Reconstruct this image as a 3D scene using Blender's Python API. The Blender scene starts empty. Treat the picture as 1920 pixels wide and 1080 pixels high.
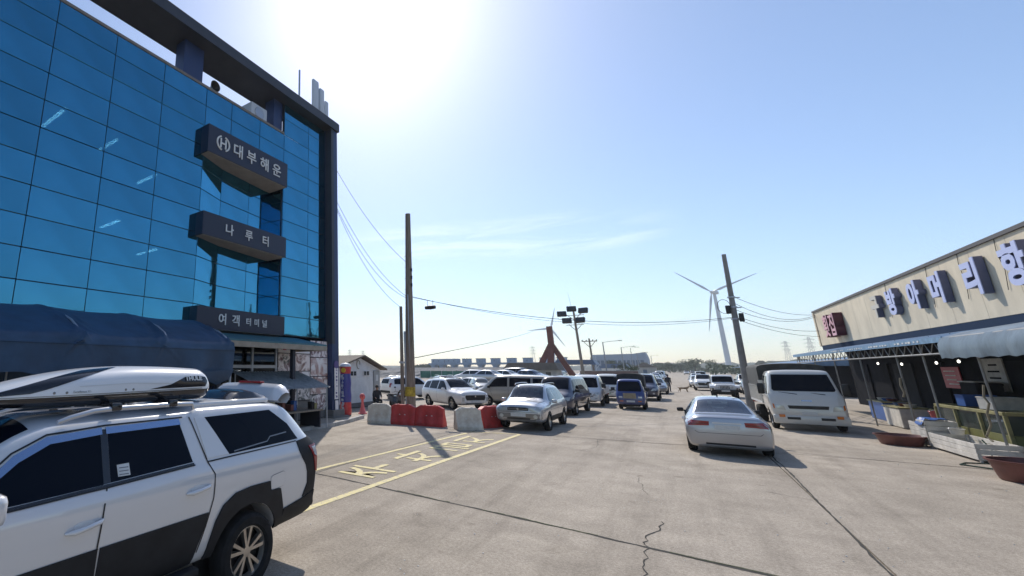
import bpy, bmesh, math, random
from mathutils import Vector, Matrix, Euler
from mathutils.bvhtree import BVHTree
random.seed(7)
SC = bpy.context.scene
COL = SC.collection
R = math.radians

# ------------------------------------------------------------------ camera
cam = bpy.data.cameras.new('camera')
cam.sensor_width = 36.0
cam.lens = 15.52
cam.shift_x = 0.1854
cam.shift_y = -0.0210
cam.clip_start = 0.05
cam.clip_end = 6000
cam_o = bpy.data.objects.new('camera', cam)
COL.objects.link(cam_o)
cam_o.location = (0, 0, 2.3)
cam_o.rotation_euler = (R(90 + 13.117), 0, R(37.954))
SC.camera = cam_o

# ------------------------------------------------------------------ sky, sun, exposure
SUN_AZ, SUN_EL = 30.4, 46.0           # degrees left of +Y, degrees up
CLOUD_DIR, CLOUD_UP = (-0.290, 0.918, 0.270), (0.103, -0.249, 0.963)
world = bpy.data.worlds.new('World'); SC.world = world; world.use_nodes = True
wn = world.node_tree; wn.nodes.clear()
w_out = wn.nodes.new('ShaderNodeOutputWorld'); w_bg = wn.nodes.new('ShaderNodeBackground')
sky = wn.nodes.new('ShaderNodeTexSky'); sky.sky_type = 'NISHITA'; sky.sun_disc = False
sky.sun_elevation = R(SUN_EL); sky.sun_rotation = R(-SUN_AZ)
sky.air_density = 1.0; sky.dust_density = 0.65; sky.ozone_density = 3.6; sky.altitude = 0
# thin cirrus streaks: a real cloud layer looked up by direction, low in the sky all round
wtc = wn.nodes.new('ShaderNodeTexCoord'); wsep = wn.nodes.new('ShaderNodeSeparateXYZ')
wn.links.new(wtc.outputs['Generated'], wsep.inputs[0])
wmap = wn.nodes.new('ShaderNodeMapping'); wmap.inputs['Scale'].default_value = (2.2, 2.2, 16.0)
wmap.inputs['Rotation'].default_value = (0.06, -0.05, 0.4); wmap.inputs['Location'].default_value = (1.3, 0.2, 0.75)
wn.links.new(wtc.outputs['Generated'], wmap.inputs[0])
wno = wn.nodes.new('ShaderNodeTexNoise'); wno.inputs['Scale'].default_value = 1.5; wno.inputs['Detail'].default_value = 8; wno.inputs['Roughness'].default_value = 0.6
wno.inputs['Distortion'].default_value = 0.7
wn.links.new(wmap.outputs[0], wno.inputs['Vector'])
wr = wn.nodes.new('ShaderNodeValToRGB'); wr.color_ramp.elements[0].position = 0.40; wr.color_ramp.elements[1].position = 0.70
wr.color_ramp.elements[0].color = (0, 0, 0, 1); wr.color_ramp.elements[1].color = (0.42, 0.42, 0.42, 1)
wn.links.new(wno.outputs['Fac'], wr.inputs[0])
wdot = wn.nodes.new('ShaderNodeVectorMath'); wdot.operation = 'DOT_PRODUCT'; wn.links.new(wtc.outputs['Generated'], wdot.inputs[0])
wdot.inputs[1].default_value = CLOUD_DIR            # one bank of cirrus stands about here
wb = wn.nodes.new('ShaderNodeMapRange'); wb.inputs['From Min'].default_value = 0.935; wb.inputs['From Max'].default_value = 0.99; wb.interpolation_type = 'SMOOTHSTEP'
wn.links.new(wdot.outputs['Value'], wb.inputs['Value'])
wband = wn.nodes.new('ShaderNodeVectorMath'); wband.operation = 'DOT_PRODUCT'; wn.links.new(wtc.outputs['Generated'], wband.inputs[0]); wband.inputs[1].default_value = CLOUD_UP
wabs = wn.nodes.new('ShaderNodeMath'); wabs.operation = 'ABSOLUTE'; wn.links.new(wband.outputs['Value'], wabs.inputs[0])
wbm = wn.nodes.new('ShaderNodeMapRange'); wbm.inputs['From Min'].default_value = 0.055; wbm.inputs['From Max'].default_value = 0.008; wbm.interpolation_type = 'SMOOTHSTEP'; wn.links.new(wabs.outputs[0], wbm.inputs['Value'])
wm2 = wn.nodes.new('ShaderNodeMath'); wm2.operation = 'MULTIPLY'; wn.links.new(wb.outputs[0], wm2.inputs[0]); wn.links.new(wbm.outputs[0], wm2.inputs[1]); wb = wm2
wmul = wn.nodes.new('ShaderNodeMath'); wmul.operation = 'MULTIPLY'
wn.links.new(wr.outputs[0], wmul.inputs[0]); wn.links.new(wb.outputs[0], wmul.inputs[1])
wmix = wn.nodes.new('ShaderNodeMixRGB'); wmix.inputs[2].default_value = (9.5, 9.8, 10.2, 1)
wn.links.new(wmul.outputs[0], wmix.inputs[0]); wn.links.new(sky.outputs[0], wmix.inputs[1])
wn.links.new(wmix.outputs[0], w_bg.inputs[0])
w_bg.inputs[1].default_value = 0.15
wn.links.new(w_bg.outputs[0], w_out.inputs[0])

sun = bpy.data.lights.new('sun', 'SUN'); sun.energy = 3.8; sun.angle = R(0.53); sun.color = (1.0, 0.93, 0.84)
sun_o = bpy.data.objects.new('sun', sun); COL.objects.link(sun_o)
sd = Vector((-math.sin(R(SUN_AZ)) * math.cos(R(SUN_EL)), math.cos(R(SUN_AZ)) * math.cos(R(SUN_EL)), math.sin(R(SUN_EL))))
sun_o.rotation_euler = sd.to_track_quat('Z', 'Y').to_euler()
sun_o.location = (0, 0, 60)
SC.view_settings.view_transform = 'Standard'; SC.view_settings.look = 'None'
SC.view_settings.exposure = 0.12; SC.view_settings.gamma = 1.0
SC.view_settings.use_curve_mapping = False
SC.cycles.use_denoising = True
SC.cycles.max_bounces = 8; SC.cycles.transparent_max_bounces = 12; SC.cycles.caustics_reflective = False; SC.cycles.caustics_refractive = False

# ------------------------------------------------------------------ materials
M = {}
def mat(key, col, rough=0.5, metal=0.0, spec=0.5, var=0.0, vscale=3.0, col2=None, bump=0.0, bscale=40.0, coat=0.0, emit=None, estr=0.0, stretch=None):
    m = bpy.data.materials.new(key); m.use_nodes = True
    nt = m.node_tree; b = nt.nodes['Principled BSDF']
    b.inputs['Base Color'].default_value = (*col, 1); b.inputs['Roughness'].default_value = rough
    b.inputs['Metallic'].default_value = metal; b.inputs['Specular IOR Level'].default_value = spec
    if coat: b.inputs['Coat Weight'].default_value = coat; b.inputs['Coat Roughness'].default_value = 0.04
    if emit: b.inputs['Emission Color'].default_value = (*emit, 1); b.inputs['Emission Strength'].default_value = estr
    if var or bump or col2:
        tc = nt.nodes.new('ShaderNodeTexCoord'); src = tc.outputs['Object']
        if stretch:
            mp = nt.nodes.new('ShaderNodeMapping'); mp.inputs['Scale'].default_value = stretch
            nt.links.new(src, mp.inputs[0]); src = mp.outputs[0]
    if var or col2:
        n = nt.nodes.new('ShaderNodeTexNoise'); n.inputs['Scale'].default_value = vscale; n.inputs['Detail'].default_value = 7; n.inputs['Roughness'].default_value = 0.62
        nt.links.new(src, n.inputs['Vector'])
        r = nt.nodes.new('ShaderNodeValToRGB'); r.color_ramp.elements[0].position = 0.33; r.color_ramp.elements[1].position = 0.68
        c2 = col2 or tuple(c * (1 - var) for c in col); c1 = col if col2 else tuple(min(1, c * (1 + var * 0.6)) for c in col)
        r.color_ramp.elements[0].color = (*c2, 1); r.color_ramp.elements[1].color = (*c1, 1)
        nt.links.new(n.outputs['Fac'], r.inputs[0]); nt.links.new(r.outputs[0], b.inputs['Base Color'])
    if bump:
        n2 = nt.nodes.new('ShaderNodeTexNoise'); n2.inputs['Scale'].default_value = bscale; n2.inputs['Detail'].default_value = 5
        nt.links.new(src, n2.inputs['Vector'])
        bp = nt.nodes.new('ShaderNodeBump'); bp.inputs['Strength'].default_value = bump; bp.inputs['Distance'].default_value = 0.02
        nt.links.new(n2.outputs['Fac'], bp.inputs['Height']); nt.links.new(bp.outputs[0], b.inputs['Normal'])
    M[key] = m
    return m

def paint(key, col, metal=0.0, rough=0.32):
    """car paint with clear coat and a film of road dust gathered in low noise patches"""
    m = mat(key, col, rough, metal, 0.5, coat=1.0)
    nt = m.node_tree; b = nt.nodes['Principled BSDF']
    tc = nt.nodes.new('ShaderNodeTexCoord'); n = nt.nodes.new('ShaderNodeTexNoise'); n.inputs['Scale'].default_value = 2.3; n.inputs['Detail'].default_value = 8
    nt.links.new(tc.outputs['Object'], n.inputs['Vector'])
    sx = nt.nodes.new('ShaderNodeSeparateXYZ'); nt.links.new(tc.outputs['Object'], sx.inputs[0])
    mr = nt.nodes.new('ShaderNodeMapRange'); mr.inputs['From Min'].default_value = 1.0; mr.inputs['From Max'].default_value = 0.25; mr.inputs['To Min'].default_value = 0.02; mr.inputs['To Max'].default_value = 0.42
    nt.links.new(sx.outputs['Z'], mr.inputs['Value'])
    mu = nt.nodes.new('ShaderNodeMath'); mu.operation = 'MULTIPLY'; nt.links.new(mr.outputs[0], mu.inputs[0]); nt.links.new(n.outputs['Fac'], mu.inputs[1])
    mx = nt.nodes.new('ShaderNodeMixRGB'); mx.inputs[1].default_value = (*col, 1); mx.inputs[2].default_value = (0.30, 0.26, 0.21, 1)
    nt.links.new(mu.outputs[0], mx.inputs[0]); nt.links.new(mx.outputs[0], b.inputs['Base Color'])
    return m

paint('p_white', (0.78, 0.78, 0.77)); paint('p_pearl', (0.70, 0.70, 0.71)); paint('p_silver', (0.52, 0.53, 0.55), 0.55, 0.3)
paint('p_pickup', (0.64, 0.64, 0.65)); M['p_pickup'].node_tree.nodes['Principled BSDF'].inputs['Coat IOR'].default_value = 1.9; M['p_pickup'].node_tree.nodes['Principled BSDF'].inputs['Roughness'].default_value = .25; paint('p_sedan', (0.40, 0.41, 0.44), 0.6, 0.28); paint('p_lightsilver', (0.60, 0.61, 0.63), 0.45, 0.3); paint('p_beige', (0.44, 0.40, 0.34), 0.25); paint('p_navy', (0.018, 0.024, 0.06), 0.2)
paint('p_blue', (0.022, 0.045, 0.20), 0.1); paint('p_black', (0.012, 0.012, 0.014)); paint('p_grey', (0.16, 0.165, 0.175), 0.4); paint('p_red', (0.32, 0.02, 0.02))
paint('p_steelblue', (0.10, 0.16, 0.26), 0.4); paint('p_offwhite', (0.66, 0.65, 0.60)); paint('p_green', (0.03, 0.09, 0.07), 0.2)
mat('clad', (0.016, 0.017, 0.02), 0.62, spec=0.35, var=0.35, vscale=5, bump=0.08, bscale=300)
mat('black', (0.012, 0.012, 0.013), 0.5); mat('rubber', (0.018, 0.018, 0.019), 0.82, spec=0.25, var=0.4, vscale=9, bump=0.2, bscale=60)
mat('tint', (0.002, 0.004, 0.010), 0.03, spec=0.14); mat('visor', (0.30, 0.40, 0.58), 0.16, 0.85); mat('tint2', (0.02, 0.03, 0.035), 0.05, spec=0.6)
mat('chrome', (0.62, 0.64, 0.67), 0.12, 1.0); mat('alloy', (0.50, 0.47, 0.43), 0.33, 0.9, var=0.25, vscale=8); mat('steelwheel', (0.30, 0.30, 0.31), 0.5, 0.6, var=0.3)
mat('lamp', (0.55, 0.57, 0.6), 0.12, 0.25, coat=0.6); mat('redlamp', (0.26, 0.008, 0.012), 0.16, coat=0.6); mat('amber', (0.65, 0.18, 0.02), 0.2, coat=0.5)
mat('plate', (0.62, 0.63, 0.62), 0.5, var=0.08, vscale=20); mat('plate_green', (0.30, 0.42, 0.33), 0.5); mat('fogglass', (0.5, 0.52, 0.5), 0.15, 0.3)
mat('rail', (0.55, 0.56, 0.58), 0.3, 0.85); mat('seat', (0.06, 0.065, 0.075), 0.8); mat('seat_lt', (0.20, 0.19, 0.17), 0.8)
mat('whiteplastic', (0.74, 0.75, 0.77), 0.25, coat=0.5); mat('blackgloss', (0.012, 0.013, 0.018), 0.18, coat=0.5)
mat('canvas', (0.045, 0.047, 0.045), 0.8, var=0.4, vscale=4, bump=0.3, bscale=12); mat('bedwhite', (0.62, 0.62, 0.60), 0.5, var=0.25, vscale=6)
# see-through car glass
def clearglass(key, tint=(0.55, 0.72, 0.74), fac=0.12):
    m = bpy.data.materials.new(key); m.use_nodes = True; nt = m.node_tree; nt.nodes.clear()
    o = nt.nodes.new('ShaderNodeOutputMaterial'); t = nt.nodes.new('ShaderNodeBsdfTransparent'); g = nt.nodes.new('ShaderNodeBsdfGlossy')
    t.inputs[0].default_value = (*tint, 1); g.inputs['Roughness'].default_value = 0.02; g.inputs[0].default_value = (0.9, 0.95, 1, 1)
    fr = nt.nodes.new('ShaderNodeFresnel'); fr.inputs[0].default_value = 1.5
    ad = nt.nodes.new('ShaderNodeMath'); ad.operation = 'ADD'; ad.inputs[1].default_value = fac; ad.use_clamp = True
    nt.links.new(fr.outputs[0], ad.inputs[0])
    mx = nt.nodes.new('ShaderNodeMixShader'); nt.links.new(ad.outputs[0], mx.inputs[0]); nt.links.new(t.outputs[0], mx.inputs[1]); nt.links.new(g.outputs[0], mx.inputs[2])
    nt.links.new(mx.outputs[0], o.inputs[0]); M[key] = m
    return m
clearglass('glass', (0.50, 0.62, 0.64), 0.10); clearglass('glassdark', (0.16, 0.22, 0.22), 0.05)
# blue solar-coated curtain wall glass: mirror coat plus a little transmission
def coated(key, refl, trans, tfac, bump=0.0):
    m = bpy.data.materials.new(key); m.use_nodes = True; nt = m.node_tree; nt.nodes.clear()
    o = nt.nodes.new('ShaderNodeOutputMaterial'); t = nt.nodes.new('ShaderNodeBsdfTransparent'); g = nt.nodes.new('ShaderNodeBsdfGlossy')
    t.inputs[0].default_value = (*trans, 1); g.inputs['Roughness'].default_value = 0.03
    d = nt.nodes.new('ShaderNodeBsdfDiffuse'); d.inputs[0].default_value = (0.02, 0.06, 0.09, 1)
    tc = nt.nodes.new('ShaderNodeTexCoord'); n = nt.nodes.new('ShaderNodeTexNoise'); n.inputs['Scale'].default_value = 0.9; n.inputs['Detail'].default_value = 3
    nt.links.new(tc.outputs['Object'], n.inputs['Vector'])
    r = nt.nodes.new('ShaderNodeValToRGB'); r.color_ramp.elements[0].color = (*[c * 0.9 for c in refl], 1); r.color_ramp.elements[1].color = (*[c * 1.08 for c in refl], 1)
    r.color_ramp.elements[0].position = 0.3; r.color_ramp.elements[1].position = 0.7
    oi = nt.nodes.new('ShaderNodeObjectInfo'); ml = nt.nodes.new('ShaderNodeMapRange'); ml.inputs['To Min'].default_value = .90; ml.inputs['To Max'].default_value = 1.08; nt.links.new(oi.outputs['Random'], ml.inputs['Value'])
    mv = nt.nodes.new('ShaderNodeVectorMath'); mv.operation = 'SCALE'; nt.links.new(r.outputs[0], mv.inputs[0]); nt.links.new(ml.outputs[0], mv.inputs['Scale'])
    nt.links.new(n.outputs['Fac'], r.inputs[0]); nt.links.new(mv.outputs[0], g.inputs[0])
    bp = nt.nodes.new('ShaderNodeBump'); bp.inputs['Strength'].default_value = 0.05; bp.inputs['Distance'].default_value = 0.05
    nt.links.new(n.outputs['Fac'], bp.inputs['Height']); nt.links.new(bp.outputs[0], g.inputs['Normal'])
    m1 = nt.nodes.new('ShaderNodeMixShader'); m1.inputs[0].default_value = tfac
    nt.links.new(g.outputs[0], m1.inputs[1]); nt.links.new(t.outputs[0], m1.inputs[2])
    m2 = nt.nodes.new('ShaderNodeMixShader'); m2.inputs[0].default_value = 0.06
    nt.links.new(m1.outputs[0], m2.inputs[1]); nt.links.new(d.outputs[0], m2.inputs[2])
    nt.links.new(m2.outputs[0], o.inputs[0]); M[key] = m
    return m
coated('curtain', (0.085, 0.35, 0.525), (0.35, 0.6, 0.7), 0.12)

# ------------------------------------------------------------------ mesh helpers
class MB:
    def __init__(s): s.v = []; s.f = []; s.mi = []; s.cur = 0
    def add(s, vs, fs):
        o = len(s.v); s.v += [tuple(p) for p in vs]; s.f += [tuple(i + o for i in f) for f in fs]; s.mi += [s.cur] * len(fs); return s
    def box(s, c, d, rz=0.0, rx=0.0, ry=0.0):
        m = Euler((rx, ry, rz)).to_matrix(); c = Vector(c); x, y, z = d[0] / 2, d[1] / 2, d[2] / 2
        vs = [c + m @ Vector((sx * x, sy * y, sz * z)) for sz in (-1, 1) for sx, sy in ((-1, -1), (1, -1), (1, 1), (-1, 1))]
        return s.add(vs, [(3, 2, 1, 0), (4, 5, 6, 7), (0, 1, 5, 4), (1, 2, 6, 5), (2, 3, 7, 6), (3, 0, 4, 7)])
    def lim(s, x0, x1, y0, y1, z0, z1):
        return s.box(((x0 + x1) / 2, (y0 + y1) / 2, (z0 + z1) / 2), (abs(x1 - x0), abs(y1 - y0), abs(z1 - z0)))
    def bbox(s, c, d, b=0.02, rz=0.0):
        """box with chamfered edges"""
        x, y, z = d[0] / 2, d[1] / 2, d[2] / 2; b = min(b, x * .9, y * .9, z * .9)
        bm = bmesh.new(); bmesh.ops.create_cube(bm, size=1)
        for v in bm.verts: v.co = Vector((v.co.x * 2 * x, v.co.y * 2 * y, v.co.z * 2 * z))
        bmesh.ops.bevel(bm, geom=bm.edges[:], offset=b, segments=2, affect='EDGES', profile=0.5)
        m = Matrix.Rotation(rz, 3, 'Z'); bm.verts.index_update(); bm.verts.ensure_lookup_table()
        s.add([Vector(c) + m @ v.co for v in bm.verts], [[v.index for v in f.verts] for f in bm.faces]); bm.free(); return s
    def cyl(s, p0, p1, r0, r1=None, n=12, cap=True):
        if r1 is None: r1 = r0
        p0 = Vector(p0); p1 = Vector(p1); d = p1 - p0
        q = d.to_track_quat('Z', 'Y').to_matrix(); vs = []
        for p, r in ((p0, r0), (p1, r1)):
            vs += [p + q @ Vector((math.cos(2 * math.pi * i / n) * r, math.sin(2 * math.pi * i / n) * r, 0)) for i in range(n)]
        fs = [(i, (i + 1) % n, n + (i + 1) % n, n + i) for i in range(n)]
        if cap: fs += [tuple(range(n - 1, -1, -1)), tuple(range(n, 2 * n))]
        return s.add(vs, fs)
    def tube(s, pts, r, n=8, cap=True):
        pts = [Vector(p) for p in pts]; k = len(pts); rr = r if isinstance(r, (list, tuple)) else [r] * k
        vs = []; fs = []; up = None
        for i, p in enumerate(pts):
            d = (pts[min(i + 1, k - 1)] - pts[max(i - 1, 0)]).normalized()
            if up is None:
                up = Vector((0, 0, 1)) if abs(d.z) < 0.9 else Vector((1, 0, 0))
            sx = d.cross(up).normalized(); up = sx.cross(d).normalized()
            vs += [p + sx * math.cos(2 * math.pi * j / n) * rr[i] + up * math.sin(2 * math.pi * j / n) * rr[i] for j in range(n)]
        for i in range(k - 1):
            fs += [(i * n + j, i * n + (j + 1) % n, (i + 1) * n + (j + 1) % n, (i + 1) * n + j) for j in range(n)]
        if cap: fs += [tuple(range(n - 1, -1, -1)), tuple(range((k - 1) * n, k * n))]
        return s.add(vs, fs)
    def lathe(s, prof, n=24, c=(0, 0, 0), axis='Z', cap=True):
        """profile of (radius, height)"""
        vs = []; fs = []; k = len(prof); c = Vector(c)
        for r, h in prof:
            for i in range(n):
                a = 2 * math.pi * i / n; x, y = math.cos(a) * r, math.sin(a) * r
                vs.append(c + (Vector((x, y, h)) if axis == 'Z' else Vector((x, h, -y)) if axis == 'Y' else Vector((h, x, y))))
        for j in range(k - 1):
            fs += [(j * n + i, j * n + (i + 1) % n, (j + 1) * n + (i + 1) % n, (j + 1) * n + i) for i in range(n)]
        if cap: fs += [tuple(range(n - 1, -1, -1)), tuple(range((k - 1) * n, k * n))]
        return s.add(vs, fs)
    def prism(s, poly, a, b, axis='Y'):
        """2-D polygon pushed between a and b along an axis; X: (y,z)  Y: (x,z)  Z: (x,y)"""
        f = {'X': lambda p, t: (t, p[0], p[1]), 'Y': lambda p, t: (p[0], t, p[1]), 'Z': lambda p, t: (p[0], p[1], t)}[axis]
        n = len(poly)
        return s.add([f(p, a) for p in poly] + [f(p, b) for p in poly],
                     [tuple(range(n))[::-1], tuple(range(n, 2 * n))] + [(i, (i + 1) % n, n + (i + 1) % n, n + i) for i in range(n)])
    def sheet(s, rows, close=False):
        n = len(rows[0]); vs = [p for r in rows for p in r]
        return s.add(vs, [(j * n + i, j * n + i + 1, (j + 1) * n + i + 1, (j + 1) * n + i) for j in range(len(rows) - 1) for i in range(n - 1)])
    def ball(s, c, r, n=12, m=8):
        rx, ry, rz = r if isinstance(r, (tuple, list)) else (r, r, r); c = Vector(c)
        vs = [c + Vector((0, 0, -rz))]; fs = []
        for j in range(1, m):
            t = -math.pi / 2 + math.pi * j / m
            vs += [c + Vector((math.cos(2 * math.pi * i / n) * math.cos(t) * rx, math.sin(2 * math.pi * i / n) * math.cos(t) * ry, math.sin(t) * rz)) for i in range(n)]
        vs.append(c + Vector((0, 0, rz))); L = len(vs) - 1
        fs += [(0, 1 + (i + 1) % n, 1 + i) for i in range(n)] + [(L, 1 + (m - 2) * n + i, 1 + (m - 2) * n + (i + 1) % n) for i in range(n)]
        for j in range(m - 2):
            fs += [(1 + j * n + i, 1 + j * n + (i + 1) % n, 1 + (j + 1) * n + (i + 1) % n, 1 + (j + 1) * n + i) for i in range(n)]
        return s.add(vs, fs)
    def mesh(s, name, smooth=False, ang=35, fix=True):
        me = bpy.data.meshes.new(name); me.from_pydata(s.v, [], s.f)
        if any(s.mi): me.polygons.foreach_set('material_index', s.mi)
        me.update()
        if fix:
            bm = bmesh.new(); bm.from_mesh(me); bmesh.ops.recalc_face_normals(bm, faces=bm.faces[:]); bm.to_mesh(me); bm.free()
        if smooth: shade(me, ang)
        return me
    def build(s, name, m, parent=None, smooth=False, ang=35, loc=None, rz=None):
        return obj(name, s.mesh(name, smooth, ang), m, parent, loc, rz)

def shade(me, ang=35):
    me.polygons.foreach_set('use_smooth', [True] * len(me.polygons))
    me.set_sharp_from_angle(angle=R(ang)); me.update()

def obj(name, me, m=None, parent=None, loc=None, rz=None):
    if m is not None:
        ms = m if isinstance(m, (list, tuple)) else [m]
        if not me.materials:
            for k in ms: me.materials.append(M[k] if isinstance(k, str) else k)
    o = bpy.data.objects.new(name, me); COL.objects.link(o)
    if parent is not None: o.parent = parent
    if loc is not None: o.location = loc
    if rz is not None: o.rotation_euler = (0, 0, rz)
    return o
def tag(o, label, cat, group=None):
    o['label'] = label; o['category'] = cat
    if group: o['group'] = group
    return o
def thing(name, label, cat, loc=(0, 0, 0), rz=0.0, group=None):
    o = bpy.data.objects.new(name, None); COL.objects.link(o); o.location = loc; o.rotation_euler = (0, 0, rz); o.empty_display_size = 0.2
    return tag(o, label, cat, group)
def struct(o, kind='structure'):
    o['kind'] = kind; return o

_txt = {}
def text_mesh(s, size=1.0, depth=0.02, bold=0.0):
    """lettering as a solid mesh, centred on its own middle; lies in local XY, thickness towards +Z"""
    k = (s, size, depth, bold)
    if k in _txt: return _txt[k]
    cu = bpy.data.curves.new('lettering', 'FONT'); cu.body = s; cu.size = size; cu.extrude = depth / 2; cu.offset = bold
    cu.align_x = 'CENTER'; cu.align_y = 'CENTER'; cu.resolution_u = 3
    o = bpy.data.objects.new('lettering', cu); COL.objects.link(o)
    dg = bpy.context.evaluated_depsgraph_get(); dg.update()
    me = bpy.data.meshes.new_from_object(o.evaluated_get(dg)); bpy.data.objects.remove(o)
    if len(me.vertices):
        xs = [v.co.x for v in me.vertices]; ys = [v.co.y for v in me.vertices]
        cx, cy = (min(xs) + max(xs)) / 2, (min(ys) + max(ys)) / 2
        for v in me.vertices: v.co.x -= cx; v.co.y -= cy; v.co.z += depth / 2
    me.materials.clear(); _txt[k] = me
    return me
def lettering(name, s, size, m, parent, loc, right, up, depth=0.02, bold=0.0, sx=1.0, sy=1.0):
    me = text_mesh(s, size, depth, bold)
    if not me.materials: me.materials.append(M[m])
    o = bpy.data.objects.new(name, me); COL.objects.link(o); o.parent = parent
    r = Vector(right).normalized(); u = Vector(up).normalized(); n = r.cross(u)
    mt = Matrix((r * sx, u * sy, n)).transposed().to_4x4(); mt.translation = Vector(loc)
    o.matrix_local = mt
    if o.material_slots[0].material is not M[m]:
        o.material_slots[0].link = 'OBJECT'; o.material_slots[0].material = M[m]
    return o
# ------------------------------------------------------------------ vehicles: lofted bodies with projected parts
def pchip(xs, ys, x):
    n = len(xs)
    if x <= xs[0]: return ys[0]
    if x >= xs[-1]: return ys[-1]
    k = 0
    while xs[k + 1] < x: k += 1
    h = [xs[i + 1] - xs[i] for i in range(n - 1)]; d = [(ys[i + 1] - ys[i]) / h[i] for i in range(n - 1)]
    def sl(i):
        if i == 0: return d[0]
        if i == n - 1: return d[-1]
        if d[i - 1] * d[i] <= 0: return 0.0
        a, b = 2 * h[i] + h[i - 1], h[i] + 2 * h[i - 1]
        return (a + b) / (a / d[i - 1] + b / d[i])
    t = (x - xs[k]) / h[k]; m0, m1 = sl(k), sl(k + 1)
    return (2 * t**3 - 3 * t**2 + 1) * ys[k] + (t**3 - 2 * t**2 + t) * h[k] * m0 + (-2 * t**3 + 3 * t**2) * ys[k + 1] + (t**3 - t**2) * h[k] * m1

def chaikin(p, it=2):
    for _ in range(it):
        q = [p[0]]
        for a, b in zip(p[:-1], p[1:]):
            q.append((a[0] * .75 + b[0] * .25, a[1] * .75 + b[1] * .25)); q.append((a[0] * .25 + b[0] * .75, a[1] * .25 + b[1] * .75))
        q.append(p[-1]); p = q
    return p

def section(s, er=0.07):
    zb, zm, zs, zt, wb, wm, ws, wt, cr = s
    e = min(er, max(0.01, (zt - zs) * 0.45))
    p = [(0, zb), (wb * .82, zb), (wb, zb + .03), (wb * .5 + wm * .5 + .012, zb * .55 + zm * .45), (wm, zm), (wm * .55 + ws * .45 + .006, zm * .4 + zs * .6), (ws, zs), (wt, zt - e), (wt - e * 1.3, zt), (wt * .5, zt + cr * .8), (0, zt + cr)]
    return chaikin(p, 2)

def loft(st, n=46, er=0.07):
    """stations (x, zb, zm, zs, zt, wb, wm, ws, wt, crown) from rear to front"""
    xs = [s[0] for s in st]; cols = list(zip(*[s[1:] for s in st]))
    t = set(xs)
    for i in range(n): t.add(xs[0] + (xs[-1] - xs[0]) * i / (n - 1))
    t = sorted(t); u = [t[0]]
    for x in t[1:]:
        if x - u[-1] > 0.012 or x in xs: u.append(x)
    rings = []
    for x in u:
        h = section([pchip(xs, c, x) for c in cols], er)
        ring = [(x, y, z) for y, z in h] + [(x, -y, z) for y, z in h[-2:0:-1]]
        rings.append(ring)
    k = len(rings[0]); vs = [p for r in rings for p in r]
    fs = [(a * k + i, a * k + (i + 1) % k, (a + 1) * k + (i + 1) % k, (a + 1) * k + i) for a in range(len(rings) - 1) for i in range(k)]
    fs += [tuple(range(k)), tuple(range((len(rings) - 1) * k, len(rings) * k))[::-1]]
    m = MB(); m.add(vs, fs)
    return m.mesh('body')

def boolean(me, cutters, op='DIFFERENCE'):
    o = bpy.data.objects.new('tmp', me); COL.objects.link(o); tmp = [o]
    for c in cutters:
        co = bpy.data.objects.new('tmpc', c); COL.objects.link(co); tmp.append(co)
        md = o.modifiers.new('b', 'BOOLEAN'); md.operation = op; md.solver = 'EXACT'; md.object = co
    dg = bpy.context.evaluated_depsgraph_get(); dg.update()
    r = bpy.data.meshes.new_from_object(o.evaluated_get(dg))
    for t in tmp: bpy.data.objects.remove(t)
    r.materials.clear()
    return r

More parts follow.
